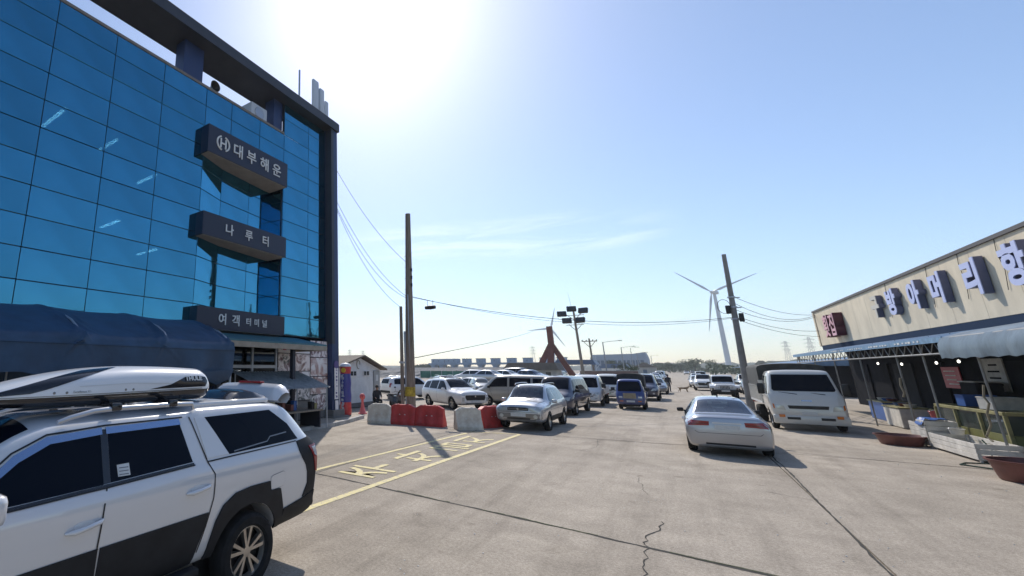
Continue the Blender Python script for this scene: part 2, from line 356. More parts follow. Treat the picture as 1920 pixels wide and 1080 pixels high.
class Body:
    def __init__(s, me): 
        bm = bmesh.new(); bm.from_mesh(me); s.t = BVHTree.FromBMesh(bm); bm.free(); s.parts = []
    def hit(s, side, a, b):
        o, d = {'L': ((a, 4, b), (0, -1, 0)), 'R': ((a, -4, b), (0, 1, 0)), 'F': ((8, a, b), (-1, 0, 0)), 'B': ((-8, a, b), (1, 0, 0)), 'T': ((a, b, 6), (0, 0, -1))}[side]
        p, n, i, dd = s.t.ray_cast(Vector(o), Vector(d))
        if p is None:
            f = {'L': (a, .8, b), 'R': (a, -.8, b), 'F': (2, a, b), 'B': (-2, a, b), 'T': (a, b, 1)}[side]
            p, n, i, dd = s.t.find_nearest(Vector(f))
        if n.dot(Vector(d)) > 0: n = -n
        return p, n
    def patch(s, side, poly, off=0.006, cut=0.09, skirt=0.02):
        """polygon seen from one side, laid on the body and given a rim"""
        bm = bmesh.new(); vs = [bm.verts.new((p[0], p[1], 0)) for p in poly]; bm.faces.new(vs)
        for ax in (0, 1):
            lo, hi = min(p[ax] for p in poly), max(p[ax] for p in poly); k = max(0, int((hi - lo) / cut))
            for i in range(k):
                c = lo + (hi - lo) * (i + 1) / (k + 1); co = [0, 0, 0]; no = [0, 0, 0]; co[ax] = c; no[ax] = 1
                bmesh.ops.bisect_plane(bm, geom=bm.verts[:] + bm.edges[:] + bm.faces[:], plane_co=co, plane_no=no)
        bm.verts.index_update(); bm.verts.ensure_lookup_table(); bm.faces.ensure_lookup_table()
        hs = [s.hit(side, v.co.x, v.co.y) for v in bm.verts]
        m = MB(); nv = len(hs)
        top = [p + n * off for p, n in hs]; bot = [p - n * skirt for p, n in hs]
        fs = [[v.index for v in f.verts] for f in bm.faces]
        be = [[v.index for v in e.verts] for e in bm.edges if len(e.link_faces) == 1]; bm.free()
        m.add(top + bot, fs + [(a, b, b + nv, a + nv) for a, b in be])
        me = m.mesh('patch', True, 40)
        # face outwards
        if fs:
            c = sum((Vector(top[i]) for i in fs[0]), Vector()) / len(fs[0]); nn = hs[fs[0][0]][1]
            if me.polygons[0].normal.dot(nn) < 0: me.flip_normals()
        return me
    def line(s, side, pts, w=0.012, off=0.003):
        m = MB(); up = []; dn = []
        q = []
        for a, b in zip(pts[:-1], pts[1:]):
            k = max(1, int(math.dist(a, b) / 0.1))
            q += [(a[0] + (b[0] - a[0]) * i / k, a[1] + (b[1] - a[1]) * i / k) for i in range(k)]
        q.append(pts[-1])
        rows = []
        for i, p in enumerate(q):
            a, b = q[max(0, i - 1)], q[min(len(q) - 1, i + 1)]
            dx, dy = b[0] - a[0], b[1] - a[1]; l = math.hypot(dx, dy) or 1; nx, ny = -dy / l * w / 2, dx / l * w / 2
            r = []
            for sg in (1, -1):
                hp, hn = s.hit(side, p[0] + nx * sg, p[1] + ny * sg); r.append(hp + hn * off)
            rows.append(r)
        return m.sheet(rows).mesh('line', True)

_wheels = {}
def wheel_meshes(r, w, style):
    k = (r, w, style)
    if k in _wheels: return _wheels[k]
    h = w / 2; rr = r * (0.66 if style != 'steel' else 0.60)
    t = MB().lathe([(rr, -h * .8), (rr + .02, -h), (r * .9, -h), (r * .975, -h * .8), (r, -h * .55), (r * 1.003, 0), (r, h * .55), (r * .975, h * .8), (r * .9, h), (rr + .02, h), (rr, h * .8), (rr - .012, h * .45), (rr - .012, -h * .45)], 36, axis='Y', cap=False)
    tm = t.mesh('tyre', True, 30)
    m = MB()
    m.lathe([(rr * .96, -h * .6), (rr * .96, h * .2), (rr, h * .72), (rr - .014, h * .74), (rr - .03, h * .3)], 36, axis='Y', cap=False)      # barrel and lip
    m.lathe([(rr * .05, h * .62), (rr * .2, h * .60), (rr * .22, h * .45)], 18, axis='Y')
    ns = {'five': 5, 'ten': 5, 'six': 6, 'steel': 0, 'multi': 10}[style]
    if style == 'steel':
        m.lathe([(rr * .05, h * .30), (rr * .32, h * .34), (rr * .38, h * .05), (rr * .72, h * .2), (rr * .96, h * .02)], 24, axis='Y')
    for i in range(ns):
        for dv in ((-.13, .13) if style == 'ten' else (0,)):
            a0 = 2 * math.pi * i / ns + math.pi / 2; a = a0 + dv * 1.7; ab = a0 + dv * .9
            wd = {'five': .17, 'ten': .085, 'six': .15, 'multi': .07}[style] * rr
            p0 = Vector((math.cos(ab) * rr * .16, 0, math.sin(ab) * rr * .16)); p1 = Vector((math.cos(a) * rr * .97, 0, math.sin(a) * rr * .97))
            d = (p1 - p0).normalized(); sd_ = Vector((-d.z, 0, d.x))
            vs = []
            for p, y0, y1, ww in ((p0, h * .25, h * .60, wd * .8), (p1, h * .30, h * .66, wd * 1.15)):
                vs += [p + sd_ * ww + Vector((0, y0, 0)), p + sd_ * ww * .75 + Vector((0, y1, 0)), p - sd_ * ww * .75 + Vector((0, y1, 0)), p - sd_ * ww + Vector((0, y0, 0))]
            m.add(vs, [(0, 1, 5, 4), (1, 2, 6, 5), (2, 3, 7, 6), (3, 0, 4, 7), (0, 3, 2, 1), (4, 5, 6, 7)])
    rm = m.mesh('rim', True, 40)
    d = MB().lathe([(.03, -h * .2), (rr * .9, -h * .2), (rr * .9, -h * .05), (.03, -h * .05)], 24, axis='Y').mesh('brake_disc')
    _wheels[k] = (tm, rm, d)
    return _wheels[k]

PROTO = {}
class Proto:
    """list of (name, mesh, material or None for the paint, matrix, index of parent part)"""
    def __init__(s): s.items = []
    def add(s, name, me, m=None, loc=(0, 0, 0), rz=0.0, par=None):
        if not me.materials: me.materials.append(M[m] if m else M['p_white'])
        s.items.append((name, me, m, Vector(loc), rz, par)); return len(s.items) - 1
    def wheel(s, x, y, r, w, style, m):
        t, rm, d = wheel_meshes(r, w, style); rz = 0 if y > 0 else math.pi
        i = s.add('wheel', t, 'rubber', (x, y, r), rz); s.add('rim', rm, m, (0, 0, 0), 0, i); s.add('brake_disc', d, 'black', (0, 0, 0), 0, i)
    def place(s, name, label, cat, paintkey, loc, heading, group=None, tilt=None, skip=()):
        root = thing(name, label, cat, loc, heading, group); objs = []
        if tilt: root.rotation_euler = (tilt[0], tilt[1], heading)
        for nm, me, m, l, rz, par in s.items:
            if nm in skip: objs.append(None); continue
            o = bpy.data.objects.new(nm, me); COL.objects.link(o); o.location = l; o.rotation_euler = (0, 0, rz)
            o.parent = root if par is None else objs[par]
            key = paintkey if m is None else m
            if o.material_slots[0].material is not M[key]:
                o.material_slots[0].link = 'OBJECT'; o.material_slots[0].material = M[key]
            objs.append(o)
        return root

def arch_cutters(xs, hw, r, depth=0.34):
    c = []
    for x, rr in xs:
        for sg in (1, -1):
            c.append(MB().cyl((x, sg * (hw - depth), rr * .95), (x, sg * (hw + .25), rr * .95), rr * 1.17, n=36).mesh('cut'))
    return c

def arc(x, z, r, a0, a1, n=14):
    return [(x + math.cos(R(a0 + (a1 - a0) * i / n)) * r, z + math.sin(R(a0 + (a1 - a0) * i / n)) * r) for i in range(n + 1)]

def mirror_part(p, x, y, z, m=None, s=1.0):
    for sg in (1, -1):
        b = MB().bbox((x, sg * (y + .10 * s), z), (.11 * s, .20 * s, .14 * s), .035).box((x, sg * (y + .0), z - .03), (.05, .09, .04))
        p.add('mirror', b.mesh('mirror', True, 50), m)

def both(f):
    for sd_, sg in (('L', 1), ('R', -1)): f(sd_, sg)

def make_car(key, st, axles, wr, ww=0.21, style='five', windows=(), shield=None, rear=None, front=None, tail=None, gaps=(), handles=(), clad=None, rails=None, mirror=None,
             hollow=False, wheelmat='alloy', glass='tint', er=0.07, extra=None, n=46, bumper_f=None, bumper_r=None):
    me0 = loft(st, n, er); B = Body(me0); hw = max(s[6] for s in st)
    cut = arch_cutters([(a, wr) for a in axles], hw, wr)
    if hollow:
        ins = []
        for s in st:
            if hollow[0] <= s[0] <= hollow[1]:
                x, zb, zm, zs, zt, wb, wm, ws, wt, cr = s
                ins.append((x, zb + .12, zm, zs, max(zt - .05, zs + .03), wb - .08, wm - .07, ws - .06, wt - .035, cr))
        cut.append(loft(ins, 24, er))
        g = .0
        for w in windows:
            cut.append(MB().prism(w, -2, 2, 'Y').mesh('cut'))
        for q in (shield, rear):
            if q: cut.append(MB().prism(q, (hollow[2] if q is shield else hollow[3]), 3, 'Z').mesh('cut'))
    body = boolean(me0, cut); shade(body, 32)
    p = Proto(); p.B = B
    p.add('body', body)
    p.add('underbody', MB().bbox((sum(axles) / 2, 0, wr * 1.05), (abs(axles[0] - axles[1]) - wr * 2.5, hw * 1.6, wr * .7), .05).lim(min(axles) - .3, max(axles) + .3, -hw * .55, hw * .55, wr * .72, wr * 1.15).mesh('underbody'), 'black')
    ax = MB()
    for a in axles: ax.cyl((a, -hw + .2, wr), (a, hw - .2, wr), .05)
    p.add('axle', ax.mesh('axle'), 'black')
    for a in axles:
        for sg in (1, -1): p.wheel(a, sg * (hw - ww * .5 - .015), wr, ww, style, wheelmat)
    for i, w in enumerate(windows):
        for sd_ in 'LR': p.add('window', B.patch(sd_, w, .004, skirt=.012), glass)
    if shield: p.add('windscreen', B.patch('T', shield, .005, skirt=.012), glass)
    if rear: p.add('rear_window', B.patch('T', rear, .005, skirt=.012), glass)
    for gline in gaps:
        for sd_ in 'LR': p.add('panel_gap', B.line(sd_, gline, .012, .002), 'black')
    for hx, hz in handles:
        for sd_, sg in (('L', 1), ('R', -1)):
            q, nn = B.hit(sd_, hx, hz)
            h = MB().tube([q + Vector((-.09, 0, -.004)) + nn * .004, q + Vector((-.07, 0, 0)) + nn * .03, q + Vector((.05, 0, .004)) + nn * .032, q + Vector((.10, 0, .004)) + nn * .004], [.010, .015, .014, .008], 8)
            p.add('door_handle', h.mesh('handle', True), None)
    if clad:
        for poly in clad:
            for sd_ in 'LR': p.add('cladding', B.patch(sd_, poly, .010, .12), 'clad')
    if rails:
        x0, x1, y, z = rails
        for sg in (1, -1):
            p.add('roof_rail', MB().tube([(x0, sg * y, z - .05), (x0 + .12, sg * y, z), ((x0 + x1) / 2, sg * y, z + .012), (x1 - .12, sg * y, z - .004), (x1, sg * y, z - .06)], .017, 8).mesh('rail', True), 'rail')
    if mirror: mirror_part(p, *mirror)
    for side, items in (('F', front), ('B', tail)):
        for it in (items or ()):
            nm, poly, m = it[:3]; mir = len(it) > 3 and it[3]
            off = it[4] if len(it) > 4 else .008
            p.add(nm, B.patch(side, poly, off, .10), m)
            if mir: p.add(nm, B.patch(side, [(-a, b) for a, b in poly][::-1], off, .10), m)
    if extra: extra(p, B)
    PROTO[key] = p
    return p

def rect(a, b, c, d): return [(a, c), (b, c), (b, d), (a, d)]

# --- saloon
SED = [(-2.40, .34, .62, .82, .96, .74, .79, .755, .64, .01), (-2.38, .27, .60, .84, 1.0, .80, .85, .815, .69, .012), (-2.31, .22, .60, .86, 1.035, .83, .89, .855, .73, .02), (-2.1, .24, .60, .88, 1.05, .83, .905, .88, .75, .02),
       (-1.78, .24, .60, .90, 1.06, .80, .91, .885, .745, .02), (-1.55, .22, .60, .91, 1.14, .80, .915, .885, .70, .02), (-.98, .20, .60, .925, 1.405, .80, .915, .88, .575, .03), (-.55, .20, .60, .925, 1.455, .80, .915, .875, .565, .035), (0.0, .20, .60, .92, 1.455, .80, .915, .875, .57, .035),
       (.45, .20, .60, .915, 1.38, .80, .915, .875, .59, .03), (1.15, .20, .60, .90, 1.03, .80, .91, .87, .71, .03), (1.35, .20, .58, .86, .97, .80, .905, .86, .73, .03), (2.0, .22, .55, .74, .86, .80, .885, .82, .70, .03), (2.25, .25, .52, .66, .76, .76, .81, .75, .62, .02), (2.37, .30, .48, .58, .66, .62, .66, .62, .52, .01), (2.40, .36, .46, .55, .60, .52, .56, .53, .45, .01)]
def sed_extra(p, B):
    p.add('aerial', MB().prism([(-.62, 1.475), (-.50, 1.475), (-.60, 1.54)], -.015, .015, 'Y').mesh('fin'), 'black')
    s = MB()
    for sg in (1, -1):
        s.bbox((-.05, sg * .36, .86), (.16, .46, .62), .06).bbox((-.10, sg * .36, 1.24), (.10, .26, .20), .045).bbox((.2, sg * .36, .5), (.5, .46, .14), .04)
    s.bbox((-.98, 0, .80), (.18, 1.25, .48), .06)
    for y in (-.38, 0, .38): s.bbox((-1.03, y, 1.08), (.09, .24, .16), .04)
    p.add('seats', s.mesh('seats', True), 'seat')
    p.add('dashboard', MB().bbox((.85, 0, .86), (.45, 1.4, .22), .06).mesh('dash', True), 'seat')
    p.add('interior_mirror', MB().bbox((.42, 0, 1.27), (.03, .22, .07), .01).mesh('imirror'), 'black')
make_car('sedan', SED, (-1.45, 1.28), .325, .215, 'five',
    windows=[[(-1.38, .965), (-.22, .955), (-.22, 1.375), (-.62, 1.385), (-.95, 1.33)], [(-.14, .955), (.98, .945), (.42, 1.29), (.2, 1.36), (-.14, 1.378)]],
    shield=[(1.13, -.62), (1.13, .62), (.40, .50), (.36, 0), (.40, -.50)], rear=[(-1.68, -.62), (-1.02, -.49), (-.98, 0), (-1.02, .49), (-1.68, .62)],
    tail=[('tail_light', [(.37, .795), (.60, .785), (.88, .765), (.90, .86), (.84, .925), (.36, .905)], 'redlamp', True), ('reverse_light', [(.39, .765), (.84, .742), (.84, .768), (.39, .791)], 'lamp', True, .010), ('light_divider', [(.375, .842), (.88, .815), (.88, .823), (.375, .850)], 'clad', True, .014),
          ('number_plate', rect(-.26, .26, .70, .82), 'plate', False, .012), ('boot_trim', rect(-.30, .30, .855, .885), 'p_lightsilver', False, .018),
          ('boot_gap', [(-.70, .645), (-.64, .592), (.64, .592), (.70, .645), (.692, .648), (.632, .600), (-.632, .600), (-.692, .648)], 'clad', False, .003),
          ('lower_valance', rect(-.50, .50, .30, .345), 'clad', False, .005)],
    front=[('headlight', [(.34, .56), (.70, .60), (.78, .68), (.40, .66)], 'lamp', True), ('grille', rect(-.28, .28, .52, .60), 'black'), ('lower_grille', rect(-.4, .4, .33, .42), 'black')],
    gaps=[[(-.18, .93), (-.18, .40), (-.20, .28)], [(-1.02, .93), (-1.04, .70), (-1.12, .62)], [(1.03, .90), (1.02, .40)]], handles=[(-.32, .82), (-1.0, .84)], mirror=(.85, .86, .98, 'black', .9),
    hollow=(-1.78, 1.15, .93, 1.03), glass='glass', wheelmat='alloy', extra=sed_extra)

# --- three box saloon for the far rows
make_car('sedan_far', SED, (-1.45, 1.28), .325, .215, 'five',
    windows=[[(-1.38, .965), (-.22, .955), (-.22, 1.375), (-.62, 1.385), (-.95, 1.33)], [(-.14, .955), (.98, .945), (.42, 1.29), (.2, 1.36), (-.14, 1.378)]],
    shield=[(1.13, -.62), (1.13, .62), (.40, .50), (.36, 0), (.40, -.50)], rear=[(-1.68, -.62), (-1.02, -.49), (-.98, 0), (-1.02, .49), (-1.68, .62)],
    tail=[('tail_light', [(.37, .80), (.60, .80), (.86, .79), (.885, .87), (.80, .925), (.36, .905)], 'redlamp', True)],
    front=[('headlight', [(.34, .56), (.70, .60), (.78, .68), (.40, .66)], 'lamp', True), ('grille', rect(-.28, .28, .52, .60), 'black'), ('number_plate', rect(-.25, .25, .42, .51), 'plate', False, .02)],
    handles=[(-.32, .82), (-1.0, .84)], mirror=(.85, .86, .98, None, .9), glass='tint2')

# --- older silver sport utility (front seen)
SFE = [(-2.22, .50, .75, .98, 1.12, .60, .70, .68, .56, .01), (-2.18, .40, .72, 1.00, 1.25, .74, .82, .78, .60, .02), (-2.05, .33, .70, 1.01, 1.48, .80, .89, .85, .60, .03), (-1.75, .30, .70, 1.02, 1.60, .82, .915, .875, .59, .03), (-1.0, .28, .70, 1.02, 1.655, .82, .92, .88, .60, .035),
       (0, .28, .70, 1.01, 1.66, .82, .92, .88, .61, .035), (.35, .28, .70, 1.0, 1.60, .82, .92, .88, .62, .03), (1.0, .28, .70, .98, 1.16, .82, .92, .875, .70, .03), (1.15, .28, .70, .95, 1.08, .82, .92, .87, .73, .035), (1.75, .30, .68, .93, 1.04, .82, .91, .86, .72, .045), (2.05, .33, .66, .88, .99, .82, .89, .84, .70, .04), (2.18, .36, .64, .85, .95, .79, .86, .82, .69, .025), (2.235, .40, .62, .82, .91, .75, .81, .78, .67, .012), (2.26, .46, .60, .79, .87, .70, .75, .73, .64, .005)]
def sfe_extra(p, B):
    p.add('bonnet_gap', B.line('T', [(1.06, .70), (1.8, .66), (2.1, .6)], .012, .003), 'black')
    p.add('wiper', MB().tube([(1.12, .45, 1.14), (1.02, .05, 1.19)], .009, 6).tube([(1.12, -.15, 1.15), (1.02, -.55, 1.17)], .009, 6).mesh('wiper'), 'black')
    s = MB()
    for sg in (1, -1): s.bbox((-.15, sg * .38, .95), (.16, .48, .66), .06).bbox((-.2, sg * .38, 1.36), (.10, .26, .2), .05)
    p.add('seats', s.mesh('seats', True), 'seat_lt')
    p.add('dashboard', MB().bbox((.78, 0, .98), (.40, 1.4, .16), .05).mesh('dash', True), 'seat_lt')
    p.add('steering_wheel', MB().lathe([(.17, -.012), (.19, 0), (.17, .012)], 20, (.42, .36, 1.05), 'X').mesh('sw'), 'black')
make_car('suv_old', SFE, (-1.32, 1.30), .345, .225, 'six',
    windows=[[(-1.85, 1.09), (-1.22, 1.07), (-1.20, 1.52), (-1.62, 1.50), (-1.78, 1.40)], [(-1.14, 1.07), (-.22, 1.06), (-.22, 1.555), (-1.12, 1.53)], [(-.14, 1.06), (.82, 1.05), (.35, 1.46), (.18, 1.54), (-.14, 1.555)]],
    shield=[(.98, -.64), (1.02, 0), (.98, .64), (.32, .55), (.29, 0), (.32, -.55)], rear=[(-2.17, -.5), (-1.9, -.5), (-1.9, .5), (-2.17, .5)],
    front=[('headlight', [(.42, .76), (.54, .725), (.80, .75), (.84, .88), (.66, .91), (.42, .865)], 'fogglass', True, .012), ('grille', [(-.38, .76), (.38, .76), (.40, .85), (.30, .875), (-.30, .875), (-.40, .85)], 'black', False, .010),
           ('grille_bar', rect(-.37, .37, .808, .82), 'chrome', False, .016), ('badge', arc(0, .815, .045, 0, 330, 10), 'chrome', False, .02), ('lower_bumper', [(-.76, .40), (.76, .40), (.84, .52), (.82, .655), (-.82, .655), (-.84, .52)], 'p_grey', False, .006), ('number_plate', rect(-.27, .27, .54, .66), 'plate', False, .03),
           ('fog_light', arc(.62, .55, .075, 0, 330, 12), 'fogglass', True, .02), ('lower_grille', rect(-.42, .42, .44, .50), 'black'), ('bumper_line', rect(-.80, .80, .70, .712), 'black', False, .004)],
    tail=[('tail_light', [(.62, .95), (.76, .95), (.74, 1.2), (.62, 1.2)], 'redlamp', True)],
    gaps=[[(-.18, 1.03), (-.18, .40)], [(-1.1, 1.03), (-1.08, .8), (-.95, .55)], [(.95, 1.0), (.92, .42)]], handles=[(-.35, .92), (-1.0, .93)],
    clad=[[(-.85, .36), (.86, .36), (.88, .52), (-.90, .52)]], rails=(-1.55, .35, .56, 1.715), mirror=(.66, .88, 1.06, None, 1.0),
    hollow=(-2.05, 1.0, 1.06, 1.15), glass='glassdark', extra=sfe_extra)

# --- large modern sport utility
PAL = [(-2.46, .55, .80, 1.02, 1.16, .64, .74, .72, .60, .01), (-2.42, .42, .76, 1.05, 1.32, .80, .88, .84, .66, .02), (-2.28, .34, .74, 1.07, 1.56, .86, .95, .91, .66, .03), (-1.9, .30, .74, 1.08, 1.66, .88, .98, .935, .65, .03), (-1.0, .27, .74, 1.08, 1.71, .88, .985, .94, .66, .04),
       (0, .27, .74, 1.07, 1.715, .88, .985, .94, .67, .04), (.3, .27, .74, 1.06, 1.68, .88, .985, .94, .68, .04), (1.08, .27, .74, 1.04, 1.22, .88, .98, .93, .76, .04), (1.22, .27, .74, 1.02, 1.14, .88, .98, .925, .79, .04), (1.95, .30, .72, .98, 1.08, .87, .96, .91, .77, .05), (2.28, .34, .70, .95, 1.05, .86, .945, .90, .77, .04), (2.42, .38, .68, .91, 1.0, .81, .88, .85, .73, .025), (2.47, .42, .66, .87, .955, .76, .82, .80, .70, .012), (2.49, .48, .64, .84, .91, .70, .76, .74, .66, .0)]
make_car('suv_big', PAL, (-1.45, 1.45), .365, .235, 'five',
    windows=[[(-2.08, 1.16), (-1.36, 1.14), (-1.34, 1.57), (-1.85, 1.55), (-2.0, 1.48)], [(-1.26, 1.14), (-.30, 1.12), (-.30, 1.62), (-1.24, 1.60)], [(-.20, 1.12), (.88, 1.11), (.42, 1.50), (.22, 1.60), (-.20, 1.62)]],
    shield=[(1.05, -.70), (1.10, 0), (1.05, .70), (.28, .60), (.25, 0), (.28, -.60)], rear=[(-2.40, -.58), (-2.15, -.58), (-2.15, .58), (-2.40, .58)],
    front=[('grille', [(-.56, .58), (.56, .58), (.64, .72), (.62, .86), (-.62, .86), (-.64, .72)], 'black', False, .012), ('headlight', [(.66, .83), (.90, .86), (.88, .905), (.66, .885)], 'lamp', True, .012), ('lower_headlight', rect(.70, .83, .52, .74), 'fogglass', True, .012),
           ('badge', arc(0, .80, .05, 0, 330, 10), 'chrome', False, .022), ('number_plate', rect(-.26, .26, .47, .58), 'plate', False, .025), ('skid_plate', rect(-.6, .6, .38, .44), 'chrome', False, .01)],
    tail=[('tail_light', [(.70, .92), (.86, .92), (.84, 1.25), (.72, 1.25)], 'redlamp', True), ('rear_glass', [(-.56, 1.20), (.56, 1.20), (.50, 1.55), (-.50, 1.55)], 'tint', False), ('number_plate', rect(-.26, .26, .82, .94), 'plate', False, .015), ('lower_bumper', rect(-.76, .76, .48, .66), 'clad', False, .012)],
    gaps=[[(-.25, 1.09), (-.25, .42)], [(-1.2, 1.09), (-1.18, .85), (-1.02, .58)], [(1.02, 1.06), (1.0, .44)]], handles=[(-.42, .98), (-1.1, 1.0)], rails=(-1.75, .2, .60, 1.79), mirror=(.72, .93, 1.14, None, 1.1), glass='tint')

# --- passenger van
VAN = [(-2.55, .60, .90, 1.15, 1.30, .66, .76, .74, .62, .01), (-2.50, .46, .85, 1.16, 1.55, .80, .88, .84, .66, .02), (-2.36, .36, .82, 1.17, 1.84, .86, .94, .89, .70, .03), (-1.9, .32, .82, 1.18, 1.90, .88, .96, .91, .71, .03), (0, .30, .82, 1.17, 1.93, .88, .96, .91, .71, .04),
       (.9, .30, .82, 1.16, 1.90, .88, .96, .91, .70, .04), (1.25, .30, .82, 1.14, 1.76, .88, .96, .91, .70, .04), (1.85, .30, .80, 1.08, 1.27, .88, .955, .90, .76, .04), (2.0, .30, .78, 1.02, 1.16, .88, .95, .89, .78, .04), (2.35, .34, .72, .90, 1.02, .84, .91, .84, .72, .04), (2.50, .40, .66, .82, .92, .72, .80, .76, .66, .02), (2.56, .46, .62, .78, .86, .62, .70, .68, .60, .01)]
make_car('van', VAN, (-1.55, 1.62), .345, .225, 'six',
    windows=[[(-2.15, 1.26), (-1.25, 1.25), (-1.25, 1.76), (-2.05, 1.74)], [(-1.12, 1.25), (.15, 1.24), (.15, 1.78), (-1.12, 1.77)], [(.28, 1.24), (1.55, 1.20), (1.12, 1.66), (.95, 1.76), (.28, 1.79)]],
    shield=[(1.82, -.68), (1.87, 0), (1.82, .68), (1.10, .62), (1.07, 0), (1.10, -.62)],
    front=[('headlight', [(.46, .74), (.80, .76), (.84, .92), (.60, .90)], 'fogglass', True, .012), ('grille', rect(-.40, .40, .72, .86), 'black', False, .01), ('grille_bar', rect(-.38, .38, .78, .80), 'chrome', False, .016), ('number_plate', rect(-.26, .26, .52, .63), 'plate', False, .02), ('fog_light', arc(.62, .55, .06, 0, 330, 12), 'lamp', True, .012), ('lower_grille', rect(-.5, .5, .42, .50), 'black')],
    tail=[('rear_glass', [(-.60, 1.25), (.60, 1.25), (.55, 1.76), (-.55, 1.76)], 'tint', False), ('tail_light', rect(.72, .84, .95, 1.35), 'redlamp', True)],
    gaps=[[(.22, 1.2), (.22, .42)], [(-1.2, 1.2), (-1.2, .75)], [(1.45, 1.18), (1.3, .8), (1.2, .42)]], handles=[(.05, 1.02), (.42, 1.02)], mirror=(1.42, .90, 1.22, 'black', 1.15), glass='tint')

# --- small hatchback
HAT = [(-1.88, .48, .66, .90, 1.02, .56, .66, .64, .54, .01), (-1.84, .38, .64, .93, 1.14, .68, .76, .73, .56, .02), (-1.65, .30, .62, .95, 1.38, .74, .83, .79, .54, .03), (-1.2, .27, .62, .95, 1.47, .76, .845, .80, .54, .03), (-.2, .25, .62, .94, 1.49, .76, .85, .80, .55, .035), (.2, .25, .62, .93, 1.43, .76, .85, .80, .56, .03), (.95, .25, .62, .90, 1.05, .76, .845, .79, .65, .03), (1.1, .25, .62, .87, .98, .76, .84, .785, .67, .03), (1.6, .28, .58, .76, .86, .74, .80, .74, .62, .03), (1.78, .34, .54, .70, .78, .64, .70, .66, .56, .02), (1.84, .40, .52, .66, .72, .56, .62, .60, .52, .01)]
make_car('hatch', HAT, (-1.18, 1.18), .30, .19, 'five',
    windows=[[(-1.60, 1.02), (-.28, .99), (-.28, 1.40), (-1.15, 1.385), (-1.45, 1.28)], [(-.20, .99), (.78, .97), (.25, 1.33), (.1, 1.385), (-.20, 1.405)]],
    shield=[(.92, -.58), (.96, 0), (.92, .58), (.18, .49), (.15, 0), (.18, -.49)], rear=[(-1.82, -.5), (-1.58, -.47), (-1.58, .47), (-1.82, .5)],
    front=[('headlight', [(.36, .60), (.66, .64), (.70, .76), (.46, .72)], 'lamp', True, .01), ('grille', rect(-.28, .28, .56, .64), 'black'), ('number_plate', rect(-.25, .25, .44, .54), 'plate', False, .02)],
    tail=[('tail_light', rect(.58, .72, .85, 1.05), 'redlamp', True), ('number_plate', rect(-.25, .25, .70, .81), 'plate', False, .015)], handles=[(-.4, .86), (.1, .86)], mirror=(.6, .80, 1.0, None, .85), glass='tint2')

# --- boxy off-roader
JEP = [(-2.1, .62, .80, 1.08, 1.25, .70, .76, .75, .68, .0), (-2.07, .52, .80, 1.09, 1.72, .76, .80, .79, .68, .01), (-1.9, .48, .80, 1.10, 1.80, .78, .80, .79, .67, .02), (.2, .46, .80, 1.10, 1.82, .78, .80, .79, .67, .02), (.42, .46, .80, 1.09, 1.76, .78, .80, .785, .68, .02), (.72, .46, .80, 1.08, 1.22, .78, .80, .78, .70, .02), (.80, .46, .80, 1.06, 1.16, .78, .79, .775, .70, .03), (1.9, .52, .80, 1.02, 1.10, .64, .68, .66, .58, .03), (2.0, .56, .80, 1.0, 1.07, .60, .64, .62, .55, .02), (2.02, .58, .80, .98, 1.05, .58, .62, .60, .53, .01)]
def jep_extra(p, B):
    for sg in (1, -1):
        f = [(.95, .82), (1.05, 1.02), (1.2, 1.07), (1.75, 1.06), (1.98, .98), (2.02, .82)]
        p.add('front_wing', MB().prism(f, sg * .60, sg * .93, 'Y').mesh('wing'), None)
        p.add('rear_wing', MB().prism([(-1.75, .80), (-1.66, 1.0), (-1.0, 1.0), (-.86, .80)], sg * .78, sg * .93, 'Y').mesh('wing'), 'clad')
    g = MB()
    for i in range(7): g.bbox((2.03, (i - 3) * .085, .86), (.02, .045, .24), .01)
    p.add('grille', g.mesh('grille'), 'black')
    for sg in (1, -1): p.add('headlight', MB().lathe([(.095, 0), (.09, .03), (.04, .04)], 20, (2.01, sg * .42, .90), 'X').mesh('hl', True), 'lamp')
    p.add('bumper', MB().bbox((2.16, 0, .60), (.22, 1.7, .20), .04).mesh('bumper'), 'clad')
    p.add('number_plate', MB().bbox((2.28, 0, .60), (.015, .52, .11), .004).mesh('np'), 'plate')
make_car('offroader', JEP, (-1.35, 1.48), .40, .25, 'five', windows=[[(-1.88, 1.16), (-1.0, 1.16), (-1.0, 1.68), (-1.88, 1.68)], [(-.9, 1.16), (-.1, 1.16), (-.1, 1.70), (-.9, 1.70)], [(0, 1.16), (.62, 1.16), (.40, 1.62), (0, 1.70)]],
    shield=[(.70, -.66), (.70, .66), (.40, .62), (.40, -.62)], mirror=(.60, .80, 1.2, 'black', 1.1), glass='tint', extra=jep_extra, er=.05)

